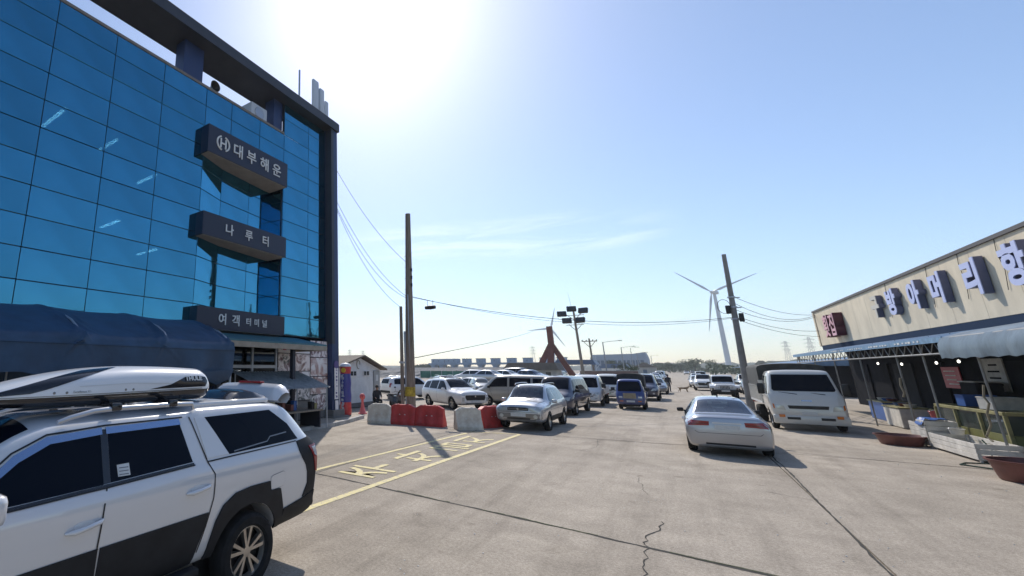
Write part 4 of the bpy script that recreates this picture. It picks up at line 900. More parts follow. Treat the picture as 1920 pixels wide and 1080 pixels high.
def ribbon(name, pts, w, m, parent, z=.003, jit=.02, seed=1, step=.18):
    r = random.Random(seed); q = []
    for a, b in zip(pts[:-1], pts[1:]):
        k = max(1, int(math.dist(a, b) / step)); q += [(a[0] + (b[0] - a[0]) * t / k, a[1] + (b[1] - a[1]) * t / k) for t in range(k)]
    q.append(pts[-1]); rows = []; off = 0
    for i, p in enumerate(q):
        a, b = q[max(0, i - 1)], q[min(len(q) - 1, i + 1)]; dx, dy = b[0] - a[0], b[1] - a[1]; l = math.hypot(dx, dy) or 1; nx, ny = -dy / l, dx / l
        off = off * .7 + r.uniform(-jit, jit); ww = w * r.uniform(.45, 1.25) / 2
        rows.append([(p[0] + nx * (off + ww), p[1] + ny * (off + ww), z), (p[0] + nx * (off - ww), p[1] + ny * (off - ww), z)])
    return MB().sheet(rows).build(name, m, parent)
ribbon('joint_filler', [(-9.5, yj(1, -9.5)), (-6.6, 8.43), (-3.4, 8.11), (-.56, 7.80), (1.6, 7.6), (5, 7.25)], .065, 'joint', ground, .003, .016, 2)
ribbon('joint_filler', [(1.67, -2), (1.62, 8.5), (1.66, 11.3), (1.74, 15.5), (1.70, 28), (1.68, 60)], .035, 'joint', ground, .0035, .010, 3)
ribbon('joint_filler', [(-8, 18.3), (-3.35, 18.10), (-1.2, 18.3), (0, 18.6), (2.5, 18.8), (3.8, 18.62), (6, 18.4)], .032, 'joint', ground, .003, .012, 4)
ribbon('joint_filler', [(-6.95, 2), (-6.98, 8.9), (-6.42, 16.4), (-6.3, 24)], .03, 'joint', ground, .003, .008, 5)
for y, sd_ in ((28.6, 6), (38.8, 7), (49, 8), (59.2, 9)): ribbon('joint_filler', [(-8, y), (7, y)], .05, 'joint', ground, .003, .01, sd_)
ribbon('crack', [(-1.0, 12.6), (-.86, 11.6), (-.72, 10.9)], .007, 'joint', ground, .0028, .03, 11, .1)
ribbon('crack', [(-.50, 9.2), (-.47, 9.0), (-.52, 8.6), (-.62, 8.0), (-.60, 7.4), (-.66, 6.4), (-.55, 5.5)], .020, 'joint', ground, .0028, .045, 12, .09)
ribbon('crack', [(1.05, 12.6), (1.62, 12.3)], .014, 'joint', ground, .0028, .02, 13, .1)
ribbon('crack', [(-2.4, 18.2), (-2.2, 16.6), (-2.5, 15.4)], .010, 'joint', ground, .0028, .03, 14, .12)
for (a, b, sd_) in (((-4.6, 8.28), (-3.5, 8.15), 21), ((-2.9, 8.08), (-1.2, 7.9), 22), ((-.4, 7.78), (.9, 7.66), 23)):
    struct(ribbon('moss', [a, b], .03, 'joint_moss', ground, .006, .012, sd_, .05), 'stuff')
# litter: tiny grit and paper scraps
gb = MB()
for _ in range(420):
    x, y = rnd.uniform(-5, 6), rnd.uniform(3.5, 24); s_ = rnd.uniform(.004, .014); gb.box((x, y, s_ * .4), (s_, s_ * rnd.uniform(.6, 1.4), s_ * .7), rnd.uniform(0, 3))
struct(tag(gb.build('grit', 'plate'), 'pale grit and paper crumbs scattered over the concrete yard', 'grit'), 'stuff')
# yellow no-parking bay, paint worn through to the concrete
for nd_ in M['yellow'].node_tree.nodes:
    if nd_.type == 'VALTORGB': nd_.color_ramp.elements[0].position = .40; nd_.color_ramp.elements[1].position = .52
    if nd_.type == 'TEX_NOISE': nd_.inputs['Roughness'].default_value = .8
def paintstrip(name, pts, w, m, parent, z=.005, jit=.0, seed=1): return ribbon(name, pts, w, m, parent, z, jit, seed, .35)
def solid(name, pts, w, m, parent, z):
    rows = []
    for i, p in enumerate(pts):
        a, b = pts[max(0, i - 1)], pts[min(len(pts) - 1, i + 1)]; dx, dy = b[0] - a[0], b[1] - a[1]; l = math.hypot(dx, dy); nx, ny = -dy / l * w / 2, dx / l * w / 2
        rows.append([(p[0] + nx, p[1] + ny, z), (p[0] - nx, p[1] - ny, z)])
    return MB().sheet(rows).build(name, m, parent)
solid('painted_line', [(-5.32, 2.0), (-5.24, 6.54), (-5.05, 11.5), (-4.78, 17.74)], .15, 'yellow', ground, .0065)
solid('painted_line', [(-7.15, 2.0), (-6.98, 8.92), (-6.72, 12.7), (-6.42, 16.9)], .13, 'yellow', ground, .0065)
solid('painted_line', [(-6.45, 17.35), (-4.78, 17.80)], .10, 'yellow', ground, .0075)
for ch, y, sc in (('주', 9.55, 1.05), ('차', 11.75, 1.0), ('금', 13.75, 1.0), ('지', 15.55, 1.0)):
    lettering('painted_letter', ch, 1.35, 'yellow', ground, (-5.98 + (y - 9.5) * .06, y, .0055), (-1, 0, 0), (0, -1, 0), .003, .017, 1.0, 1.15 * sc)

# ------------------------------------------------------------------ ferry terminal (blue curtain wall)
mat('frame_dark', (.03, .035, .05), .45, .3); mat('beam', (.045, .05, .065), .5, .2, var=.15, vscale=1.5); mat('fin', (.028, .05, .13), .42, .2); mat('parapet', (.22, .19, .16), .6, .2, var=.2)
mat('interior', (.05, .055, .06), .9); mat('concrete_wall', (.20, .19, .18), .85, var=.3, vscale=1.2, bump=.2); mat('sign_navy', (.012, .016, .040), .45, coat=.1); mat('soffit', (.36, .35, .34), .7, var=.2, vscale=2)
mat('letter_white', (.70, .71, .70), .45); mat('teal_roof', (.05, .16, .19), .5, var=.3, vscale=3); mat('beige_trim', (.34, .29, .23), .65, var=.2, vscale=4); mat('alum', (.38, .40, .42), .35, .7); mat('fluor', (.9, .9, .9), .5, emit=(1, 1, .95), estr=34.0)
XF = -13.3
tb = thing('terminal_building', 'blue glass ferry terminal building with dark frame on the left', 'building', (XF, 8, 0))
def TB(m, name, mt, smooth=False, parent=tb):
    me = m.mesh(name, smooth)
    for v in me.vertices: v.co -= Vector((XF, 8, 0))
    return obj(name, me, mt, parent)
cols = [-3.28, -1.46, .36, 2.18, 4.0, 5.82, 7.63, 9.52]
rows_z = [13.30, 12.53] + [12.53 - .881 * i for i in range(1, 10)] + [3.76]
_pm = {}
prnd = random.Random(11)
def pane(y0, y1, z0, z1, x=XF, p0=None, p1=None, name='glass_panel'):
    """one coated pane; p0,p1 give plan points for slanted panes"""
    if p0 is None: p0, p1 = (x, y0), (x, y1)
    w = math.dist(p0, p1) - .022; h = abs(z1 - z0) - .022; k = (round(w, 3), round(h, 3))
    if k not in _pm:
        me = MB().bbox((0, 0, 0), (.03, w, h), .006).mesh('pane'); me.materials.append(M['curtain']); _pm[k] = me
    o = bpy.data.objects.new(name, _pm[k]); COL.objects.link(o); o.parent = tb
    a = math.atan2(p1[1] - p0[1], p1[0] - p0[0]) - math.pi / 2
    o.location = Vector(((p0[0] + p1[0]) / 2, (p0[1] + p1[1]) / 2, (z0 + z1) / 2)) - Vector((XF, 8, 0))
    o.rotation_euler = (0, R(prnd.uniform(-.22, .22)), a + R(prnd.uniform(-.22, .22)))
    return o
for c0, c1 in zip(cols[:-1], cols[1:]):
    for z1, z0 in zip(rows_z[:-1], rows_z[1:]): pane(c0, c1, z0, z1)
for c0, c1 in zip([9.52, 10.83, 12.47], [10.83, 12.47, 14.07]):
    for z1, z0 in zip(rows_z[:3], rows_z[1:3] + [10.9]):
        if z1 > z0: pane(c0, c1, z0, z1)
up_z = [14.95, 14.18] + rows_z
for c0, c1 in zip([14.07, 15.89], [15.89, 17.26]):
    for z1, z0 in zip(up_z[:-1], up_z[1:]): pane(c0, c1, z0, z1)
# recess behind the sign boxes: splayed left cheek, deep right cheek
NB, NC, ND = -13.70, -13.86, -14.0
for z1, z0 in zip(rows_z[2:-1], rows_z[3:]):
    pane(0, 0, z0, z1, p0=(XF, 9.52), p1=(NB, 10.80)); pane(0, 0, z0, z1, p0=(NB, 10.80), p1=(NC, 12.47)); pane(0, 0, z0, z1, p0=(NC, 12.47), p1=(ND, 13.98)); pane(0, 0, z0, z1, p0=(ND, 13.98), p1=(XF, 14.07))
fr = MB()
for y in cols + [14.07, 15.89, 17.26]: fr.lim(XF - .10, XF - .018, y - .03, y + .03, 3.76, 13.3 if y < 14 else 14.95)
for y in (10.83, 12.47): fr.lim(XF - .10, XF - .018, y - .03, y + .03, 10.9, 13.3)
fr.lim(NC - .10, NC - .018, 12.44, 12.50, 3.76, 11.6).lim(NB - .10, NB - .018, 10.77, 10.83, 3.76, 11.6)
for z in rows_z[1:]:
    fr.lim(XF - .09, XF - .018, -3.3, 9.52, z - .025, z + .025).lim(XF - .09, XF - .018, 14.07, 17.26, z - .025, z + .025)
    if z < 11.7: fr.add([(NB - .03, 10.8, z - .025), (ND - .03, 13.98, z - .025), (ND - .1, 13.98, z - .025), (NB - .1, 10.8, z - .025), (NB - .03, 10.8, z + .025), (ND - .03, 13.98, z + .025), (ND - .1, 13.98, z + .025), (NB - .1, 10.8, z + .025)], [(0, 1, 2, 3), (4, 7, 6, 5), (0, 4, 5, 1), (2, 6, 7, 3)])
fr.lim(XF - .09, XF - .018, 9.52, 14.07, 12.50, 12.555).lim(XF - .09, XF - .018, 9.52, 14.07, 11.62, 11.68)
TB(fr, 'curtain_frame', 'frame_dark')
TB(MB().lim(XF - .5, XF + .03, -3.4, 14.05, 13.31, 13.42), 'parapet_coping', 'parapet')
# solid core: floors, back and side walls, roof deck
cr = MB()
for z in (.0, 4.0, 7.75, 11.25): cr.lim(-26, XF - (.12 if z < 3.8 or z > 12 else .85), -3.2, 17.2, z, z + .35)
cr.lim(-26, XF - .5, -3.2, 17.2, 13.0, 13.3).lim(-26.3, -26, -3.3, 17.8, 0, 13.4).lim(-26, XF - .12, -3.5, -3.2, 0, 13.4).lim(-26, XF - .2, 17.3, 17.6, 0, 14.9).lim(-21, -20.8, -3.2, 17.2, .35, 13)
TB(cr, 'core', 'interior')
for x, y, z in ((-15.6, 4.97, 10.57), (-15.6, 5.15, 10.86), (-15.6, 6.96, 10.5), (-15.6, 8.6, 9.7), (-15.6, 7.35, 7.48), (-15.6, 8.9, 6.75)):
    TB(MB().box((x, y, z), (1.3, .10, .05)), 'ceiling_light', 'fluor')
# dark picture-frame: deep roof beam on stub columns and the end fin
TB(MB().lim(-14.5, -12.78, -6, 17.92, 15.0, 15.46), 'roof_beam', 'beam')
TB(MB().lim(-14.4, -12.82, -6, 17.88, 15.46, 15.52), 'beam_coping', 'parapet')
for y0, y1 in ((8.45, 9.35), (13.45, 14.04), (-1.2, -.3)): TB(MB().lim(-14.0, -13.42, y0, y1, 13.3, 15.0), 'beam_column', 'fin')
TB(MB().lim(-14.5, -12.9, 17.32, 17.86, 0.35, 15.0), 'end_fin', 'fin')
TB(MB().lim(-13.25, -12.86, 17.28, 17.50, 3.5, 14.99), 'fin_pilaster', 'beam')
TB(MB().lim(-14.7, -12.75, 17.2, 18.1, .15, .45).lim(-14.7, -12.55, 17.0, 18.35, .0, .17), 'fin_plinth', 'concrete_wall')
# ground floor
gf = MB().lim(XF - .25, XF - .05, -3.3, 9.9, .15, 3.74).lim(XF - .25, XF - .05, 9.9, 14.0, 3.3, 3.74)
TB(gf, 'ground_floor_wall', 'concrete_wall')
TB(MB().lim(-13.5, -13.22, 13.82, 17.3, .15, .95), 'plinth_wall', 'concrete_wall')
for y in (9.95, 11.3, 12.4, 13.75):
    TB(MB().lim(-13.28, -13.16, y - .05, y + .05, .15, 3.3), 'door_post', 'alum')
TB(MB().lim(-13.27, -13.17, 9.9, 13.8, 2.35, 2.47), 'door_transom', 'alum')
for y0, y1 in ((10.02, 11.24), (11.36, 12.34), (12.46, 13.68)):
    TB(MB().lim(-13.24, -13.20, y0, y1, .2, 2.34), 'glass_door', 'glassdark'); TB(MB().lim(-13.24, -13.20, y0, y1, 2.48, 3.28), 'fanlight', 'glassdark')
TB(MB().lim(-13.19, -13.165, 12.75, 13.05, 1.25, 1.62), 'door_notice', 'plate')
# entrance canopy
TB(MB().prism([(-13.2, 3.66), (-11.45, 3.30), (-11.45, 3.24), (-13.2, 3.55)], 9.3, 15.0, 'Y'), 'canopy_roof', 'teal_roof')
TB(MB().lim(-11.60, -11.44, 9.3, 15.0, 3.05, 3.235).lim(-13.2, -11.6, 14.86, 14.98, 3.05, 3.235), 'canopy_beam', 'beige_trim')
for y in (13.25, 9.6): TB(MB().bbox((-11.8, y, 1.62), (.16, .16, 2.9), .01), 'canopy_post', 'frame_dark')
# food photographs pasted on the ground floor panels
def foodmat(key, a, b, c, sc, seed):
    m = bpy.data.materials.new(key); m.use_nodes = True; nt = m.node_tree; bs = nt.nodes['Principled BSDF']; bs.inputs['Roughness'].default_value = .45
    tc = nt.nodes.new('ShaderNodeTexCoord'); mp = nt.nodes.new('ShaderNodeMapping'); mp.inputs['Location'].default_value = (seed * 3.1, seed * 1.7, seed * 2.3); nt.links.new(tc.outputs['Object'], mp.inputs[0])
    v = nt.nodes.new('ShaderNodeTexVoronoi'); v.inputs['Scale'].default_value = sc; n = nt.nodes.new('ShaderNodeTexNoise'); n.inputs['Scale'].default_value = sc * .55; n.inputs['Detail'].default_value = 6; n.inputs['Distortion'].default_value = 1.6
    nt.links.new(mp.outputs[0], v.inputs['Vector']); nt.links.new(mp.outputs[0], n.inputs['Vector'])
    r1 = nt.nodes.new('ShaderNodeValToRGB'); r1.color_ramp.elements[0].color = (*a, 1); r1.color_ramp.elements[1].color = (*b, 1); r1.color_ramp.elements[0].position = .42; r1.color_ramp.elements[1].position = .56; nt.links.new(n.outputs['Fac'], r1.inputs[0])
    r2 = nt.nodes.new('ShaderNodeValToRGB'); r2.color_ramp.elements[0].color = (*c, 1); r2.color_ramp.elements[1].color = (1, 1, 1, 1); r2.color_ramp.elements[1].position = .30; nt.links.new(v.outputs['Distance'], r2.inputs[0])
    mx = nt.nodes.new('ShaderNodeMixRGB'); mx.blend_type = 'MULTIPLY'; mx.inputs[0].default_value = .9; nt.links.new(r1.outputs[0], mx.inputs[1]); nt.links.new(r2.outputs[0], mx.inputs[2]); nt.links.new(mx.outputs[0], bs.inputs['Base Color']); M[key] = m
foodmat('food_a', (.22, .13, .14), (.85, .78, .77), (.35, .22, .22), 5, 1); foodmat('food_b', (.32, .20, .17), (.88, .79, .75), (.55, .38, .34), 3, 2); foodmat('food_c', (.12, .13, .12), (.75, .70, .68), (.30, .28, .26), 7, 3); foodmat('food_d', (.5, .33, .30), (.88, .85, .83), (.75, .6, .58), 2.2, 4)
mat('panel_white', (.85, .82, .81), .5, var=.08)
k = 0
for ci, (y0, y1) in enumerate(((13.86, 14.92), (14.95, 15.98), (16.02, 17.30))):
    zz = [.97, 1.62, 2.22, 2.98, 3.50] if ci < 2 else [.45, 1.18, 1.98, 2.84, 3.62]
    for z0, z1 in zip(zz[:-1], zz[1:]):
        mt = ['food_d', 'food_b', 'food_a', 'panel_white', 'food_c', 'food_d', 'food_b', 'panel_white', 'food_c', 'food_b', 'food_d', 'food_a'][k]; k += 1
        TB(MB().bbox((-13.19, (y0 + y1) / 2, (z0 + z1) / 2), (.05, y1 - y0 - .03, z1 - z0 - .03), .006), 'photo_panel', mt)
for y0, z0, rr_ in ((14.35, 2.75, .22), (15.5, 1.9, .26), (16.65, 1.55, .34), (16.7, .85, .36), (16.65, 2.4, .3)):
    TB(MB().lathe([(.01, .0), (rr_ * .9, .0), (rr_, .012), (rr_ * .96, .016), (.01, .012)], 28, (-13.16, y0, z0), 'X'), 'printed_dish', ['panel_white', 'food_d', 'food_a', 'food_c', 'food_d'][int(y0 * 10) % 5])
mat('red_print', (.45, .03, .05), .5)
for y, s_ in ((14.25, '문'), (14.62, '어'), (15.55, '회')):
    lettering('panel_lettering', s_, .30, 'red_print', tb, (-13.155 - XF, y - 8, 3.24), (0, 1, 0), (0, 0, 1), .004, .006)
# navy sign boxes with white lettering
def signbox(z0, z1, label, texts, logo=False, x1=-12.85, y0=9.40, y1=13.88):
    t = thing('sign_box', label, 'sign', (x1, (y0 + y1) / 2, z0))
    yc = (y0 + y1) / 2
    obj('box', MB().bbox((-.56, 0, (z1 - z0) / 2), (1.12, y1 - y0, z1 - z0), .015).mesh('box'), 'sign_navy', t)
    obj('soffit_panel', MB().lim(-1.09, -.03, -(y1 - y0) / 2 + .05, (y1 - y0) / 2 - .05, -.012, -.001).mesh('soffit'), 'soffit', t)
    for s_, y, sz in texts: lettering('sign_letter', s_, sz, 'letter_white', t, (.004, y - yc, (z1 - z0) / 2), (0, 1, 0), (0, 0, 1), .03, .004)
    if logo:
        m = MB()
        for a0, a1 in ((25, 165), (205, 345)):
            pts = []
            for i in range(15):
                a = R(a0 + 90 + (a1 - a0) * i / 14); pts.append((.015, math.cos(a) * .30, math.sin(a) * .30))
            m.tube(pts, .035, 6)
        m.lim(0, .03, -.15, -.09, -.2, .2).lim(0, .03, .09, .15, -.2, .2).lim(0, .03, -.09, .09, -.03, .03)
        obj('logo', m.mesh('logo', True), 'letter_white', t, (0, 10.12 - yc, (z1 - z0) / 2))
    return t
signbox(10.40, 11.55, 'topmost navy sign box with ring logo and four white letters on the glass facade', (('대', 10.89, .62), ('부', 11.63, .62), ('해', 12.38, .62), ('운', 13.15, .62)), True)
signbox(7.10, 8.0, 'middle navy sign box with three white letters on the glass facade', (('나', 10.65, .47), ('루', 11.65, .47), ('터', 12.59, .47)))
signbox(3.70, 4.49, 'lowest navy sign box with five white letters over the terminal entrance', (('여', 10.51, .45), ('객', 11.15, .45), ('터', 11.80, .32), ('미', 12.23, .32), ('널', 12.67, .32)))
# pavement in front with kerb stones
mat('kerb', (.42, .41, .39), .85, var=.25, vscale=4, bump=.3, bscale=30)
pv = struct(MB().prism([(-13.2, -4), (-11.65, -4), (-11.65, 15.6), (-12.0, 17.6), (-12.3, 18.9), (-13.2, 18.9)], -.04, .12, 'Z').build('pavement', 'concrete'))
kp = [(-11.55, -4 + i * 1.0) for i in range(20)] + [(-11.55, 15.6), (-11.72, 16.6), (-11.95, 17.6), (-12.25, 18.9)]
for a, b in zip(kp[:-1], kp[1:]):
    l = math.dist(a, b) - .015
    if l < .2: continue
    MB().bbox((0, 0, .055), (l, .18, .19), .02).build('kerb_stone', 'kerb', pv, loc=((a[0] + b[0]) / 2, (a[1] + b[1]) / 2, 0), rz=math.atan2(b[1] - a[1], b[0] - a[0]))
# things on the terminal roof
mat('galv', (.42, .45, .50), .4, .6); mat('antenna_grey', (.50, .55, .62), .5)
def mast(label, y, z, panels):
    t = thing('antenna_mast', label, 'antenna', (-13.4, y, 15.52))
    m = MB().cyl((0, 0, 0), (0, 0, 2.1), .05); m.box((0, 0, .04), (.3, .3, .08)); obj('pole', m.mesh('pole'), 'galv', t)
    for dy, z0, h, w in panels:
        obj('antenna_panel', MB().bbox((.10, dy, z0 + h / 2), (.14, w, h), .03).mesh('panel', True), 'antenna_grey', t)
        obj('bracket', MB().box((.02, dy * .5, z0 + h * .25), (.05, abs(dy) + .06, .05)).box((.02, dy * .5, z0 + h * .75), (.05, abs(dy) + .06, .05)).mesh('br'), 'galv', t)
mast('mobile phone antenna mast with three tall grey panels at the roof corner', 16.8, 15.4, ((-.36, .25, 1.85, .46), (.18, .35, 1.5, .36), (.60, .10, 1.2, .28)))
mast('small antenna mast on the roof beam left of the tall one', 15.25, 15.4, ((-.15, .05, .35, .25), (.15, .1, .25, .2)))
ac = thing('rooftop_unit', 'grey rooftop ventilation unit behind the parapet by the right bay', 'air unit', (-13.9, 12.6, 13.3))
obj('casing', MB().bbox((0, 0, .45), (.8, 1.0, .9), .04).mesh('c'), 'antenna_grey', ac); obj('fan_guard', MB().lathe([(.3, .0), (.28, .03), (.05, .03)], 20, (.405, 0, .5), 'X').mesh('f'), 'galv', ac)
dk = thing('roof_speaker', 'black horn loudspeaker on the parapet of the glass building', 'speaker', (-13.45, 9.95, 13.42))
obj('horn', MB().lathe([(.04, -.25), (.10, -.1), (.24, .12), (.22, .12), (.08, -.08)], 18, (0, 0, .26), 'X').mesh('h', True), 'black', dk); obj('bracket', MB().cyl((0, 0, 0), (0, 0, .2), .03).mesh('b'), 'black', dk)

# ------------------------------------------------------------------ blue tarpaulin tunnel in front of the terminal
def tarpmat():
    m = mat('tarp', (.026, .068, .135), .5, spec=.5, var=.3, vscale=1.6); nt = m.node_tree; b = nt.nodes['Principled BSDF']
    tc = nt.nodes.new('ShaderNodeTexCoord'); w = nt.nodes.new('ShaderNodeTexNoise'); w.inputs['Scale'].default_value = 1.2; w.inputs['Detail'].default_value = 6; w.inputs['Distortion'].default_value = 2.2
    mp = nt.nodes.new('ShaderNodeMapping'); mp.inputs['Scale'].default_value = (.8, 1.1, .8); nt.links.new(tc.outputs['Object'], mp.inputs[0]); nt.links.new(mp.outputs[0], w.inputs['Vector'])
    bp = nt.nodes.new('ShaderNodeBump'); bp.inputs['Strength'].default_value = .25; bp.inputs['Distance'].default_value = .05; nt.links.new(w.outputs['Fac'], bp.inputs['Height']); nt.links.new(bp.outputs[0], b.inputs['Normal'])
tarpmat()
tt = thing('tarpaulin_tunnel', 'dark blue tarpaulin tunnel shelter in front of the glass building', 'shelter', (-11, 2, 0))
Y0, Y1 = -4.0, 7.85; NY = 300; NS = 44; rows = []
trnd = random.Random(5)
HOOP = 1.975
creases = []
for _ in range(110):          # pulled creases running from the hoops down and across each bay
    hb_ = Y0 + HOOP * trnd.randint(0, 6); up = trnd.random(); ln = trnd.uniform(.25, .9); sl = trnd.choice((-1, 1)) * trnd.uniform(.5, 2.6)
    creases.append((hb_, trnd.uniform(.12, .75), ln, sl, trnd.uniform(.022, .055), trnd.uniform(.03, .075)))
def crease(y, t):
    d = 0
    for hb_, t0, ln, sl, amp, w in creases:
        dy = y - hb_
        if abs(dy) > 1.6: continue
        tt_ = t - t0
        if abs(tt_) > ln * .5: continue
        q = abs(dy - sl * tt_) / w
        if q < 1: d += amp * (1 - q) * (1 - abs(tt_) / (ln * .5))
    return d
TP = chaikin([(-12.98, 2.80), (-12.85, 3.30), (-12.1, 3.70), (-11.2, 3.76), (-10.2, 3.50), (-9.35, 3.10), (-9.06, 2.98), (-9.02, 2.80)], 3)
def tprof(u):
    u = min(max(u, 0), 1) * (len(TP) - 1); i_ = min(int(u), len(TP) - 2); f_ = u - i_; a, b = TP[i_], TP[i_ + 1]; dx, dz = b[0] - a[0], b[1] - a[1]; l = math.hypot(dx, dz)
    return (a[0] + dx * f_, a[1] + dz * f_), (-dz / l, dx / l)
for i in range(NY + 1):
    y = Y0 + (Y1 - Y0) * i / NY; ph = ((y - Y0) % HOOP) / HOOP; sag = .045 * (1 - abs(2 * ph - 1) ** 1.6)
    row = []
    for k in range(NS + 1):
        t = k / NS
        if t < .74:
            (x, z), (nx, nz) = tprof(t / .74); s_ = sag * math.sin(math.pi * t / .74) ** .6
        else:
            u = (t - .74) / .26; x = -9.02 - .05 * u + .035 * math.sin(y * 5.1 + 1.2 * math.sin(y * 1.7)) * u; z = 2.80 - .54 * u; s_ = sag * .25 * (1 - u); nx, nz = 1, 0
        f = crease(y, t) * (.35 if .2 < t < .42 else 1) - s_
        x += nx * f; z += nz * f
        if t > .96: z += .03 * math.sin(y * 3.3) + .015 * math.sin(y * 11)
        row.append((x + 11, y - 2, z))
    rows.append(row)
m = MB().sheet(rows); obj('cover', m.mesh('cover', True, 60), 'tarp', tt); obj('hem_seam', MB().tube([(r[33][0] + .012, r[33][1], r[33][2]) for r in rows[::3]], .010, 5).mesh('seam', True), 'tarp', tt)
sk = MB(); sk.sheet([[(1.98, 5.85, 2.30), (1.98, 5.2, 2.27), (1.98, 4.6, 2.25)], [(1.92, 5.75, 2.05), (1.95, 5.2, 2.05), (1.98, 4.7, 2.2)], [(1.80, 5.45, 1.92), (1.9, 5.15, 2.0), (1.98, 4.8, 2.16)]]); obj('loose_flap', sk.mesh('flap', True, 80), 'tarp', tt)
sd2 = MB(); sd2.sheet([[(1.9, 5.83, 2.72), (1.0, 5.83, 3.45), (0, 5.83, 3.70)], [(1.9, 5.84, 2.3), (1.0, 5.84, 3.25), (0, 5.84, 3.55)]]); obj('end_hem', sd2.mesh('hem', True), 'tarp', tt)
for y in (-3.9, -1.95, .03, 2.0, 3.98, 5.82):
    obj('hoop', MB().tube([(-1.88, y, .1), (-1.88, y, 2.66)] + [(-math.cos(math.pi * i / 12) * 1.88, y, 2.66 + .86 * math.sin(math.pi * i / 12) ** .85) for i in range(13)] + [(1.86, y, .0)], .025, 6).mesh('hoop', True), 'galv', tt)
obj('back_sheet', MB().lim(-1.96, -1.94, -5.9, 5.8, .3, 2.8).mesh('back'), 'tarp', tt)
for i, (x, y, w, d, h, mt) in enumerate(((-12.2, 7.0, .5, .9, 1.2, 'black'), (-12.1, 5.4, .6, 1.4, .9, 'clad'), (-10.2, 6.6, .5, .8, 1.0, 'sign_navy'), (-12.2, 3.2, .6, 1.6, 1.1, 'clad'))):
    b = MB().lim(-w / 2, w / 2, -d / 2, d / 2, h - .05, h)
    for sx in (-1, 1):
        for sy in (-1, 1): b.cyl((sx * (w / 2 - .04), sy * (d / 2 - .04), 0), (sx * (w / 2 - .04), sy * (d / 2 - .04), h - .05), .02)
    b.lim(-w / 2 + .05, w / 2 - .05, -d / 2 + .08, d / 2 - .1, h, h + .25)
    tag(b.build('waiting_table', mt, None, loc=(x, y, .12 if x < -11.6 else 0)), ['dark stall table deep inside the tarpaulin tunnel by its right end', 'long dark table at the back of the tarpaulin tunnel', 'navy covered table just inside the right end of the tarpaulin tunnel', 'dark table at the back of the tarpaulin tunnel near the frame edge'][i], 'table')
# ------------------------------------------------------------------ fish market hall on the right
mat('market_wall', (.72, .63, .47), .8, var=.16, vscale=1.6, bump=.05, bscale=18, stretch=(1, .6, .3)); mat('market_trim', (.10, .09, .085), .6); mat('blue_sheet', (.06, .14, .26), .5, var=.35, vscale=2.5); mat('blue_edge', (.16, .30, .46), .5, var=.3, vscale=5)
mat('truss', (.30, .30, .29), .55, .4, var=.2); mat('tarp_grey', (.13, .18, .225), .45, var=.4, vscale=2, bump=.7, bscale=2.2, stretch=(1, 1, .5)); mat('letter_face', (.52, .56, .82), .4); mat('letter_side', (.15, .15, .22), .6); mat('letter_pale', (.62, .58, .50), .55); mat('letter_pink', (.72, .40, .45), .5); mat('letter_red', (.10, .015, .025), .55)
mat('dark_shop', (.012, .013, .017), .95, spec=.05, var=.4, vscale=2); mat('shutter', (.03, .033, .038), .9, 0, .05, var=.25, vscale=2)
mk = thing('market_hall', 'long beige market hall with blue awning on the right', 'building', (8.5, 30, 0))
O = Vector((8.5, 30, 0))
def MK(m, name, mt, smooth=False):
    me = m.mesh(name, smooth)
    for v in me.vertices: v.co -= O
    return obj(name, me, mt, mk)
yy = [12.0 + i * 2.22 for i in range(17)]
for a, b in zip(yy[:-1], yy[1:]): MK(MB().bbox((8.56, (a + b) / 2, 5.13), (.12, b - a - .012, 2.36), .006), 'wall_panel', 'market_wall')
MK(MB().lim(8.44, 8.75, 11.9, 47.62, 6.31, 6.43), 'coping', 'market_trim')
MK(MB().lim(8.45, 8.72, 47.30, 47.62, 3.9, 6.30), 'corner_pilaster', 'market_wall')
MK(MB().lim(8.62, 20, 12, 47.5, 3.7, 6.25).lim(19.9, 20.2, 12, 47.5, 0, 3.7).lim(9.6, 20, 47.2, 47.5, 0, 3.7).lim(9.6, 20, 12, 12.3, 0, 3.7), 'hall_body', 'market_wall')
mat('fascia_blue', (.015, .035, .075), .85, spec=.1)
MK(MB().lim(8.50, 8.61, 12, 47.3, 3.62, 3.94), 'fascia_band', 'fascia_blue')
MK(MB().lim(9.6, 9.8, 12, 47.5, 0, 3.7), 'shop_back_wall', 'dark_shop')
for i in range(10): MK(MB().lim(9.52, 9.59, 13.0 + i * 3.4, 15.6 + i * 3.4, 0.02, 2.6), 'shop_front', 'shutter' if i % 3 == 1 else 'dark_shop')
MK(MB().lim(6.9, 9.6, 12, 46, .002, .02), 'shop_floor', 'concrete')
# awning: sloping corrugated roof on a lattice girder and thin posts
rows = []
for i in range(121):
    y = 20.9 + i * .172; c = .018 * (1 if i % 2 else -1); rows.append([(8.52, y, 3.66 + c), (7.3, y, 3.42 + c), (6.12, y, 3.20 + c)])
a_ = MB().sheet(rows); MK(a_, 'awning_sheet', 'blue_sheet')
MK(MB().lim(6.09, 6.12, 20.9, 41.6, 3.06, 3.215), 'awning_edge', 'blue_edge')
wt_ = MB(); wr2 = random.Random(4)
for i in range(34):
    y = 22.5 + i * .30 + wr2.uniform(-.05, .05)
    if i % 9 in (7, 8): continue
    wt_.box((6.083, y, 3.14), (.008, .20 * wr2.uniform(.6, 1), .07 * wr2.uniform(.5, 1)))
MK(wt_, 'awning_lettering', 'letter_white')
g = MB().cyl((6.22, 20.9, 2.75), (6.22, 41.6, 2.72), .028, n=8).cyl((6.22, 20.9, 3.12), (6.22, 41.6, 3.10), .028, n=8)
n = 30
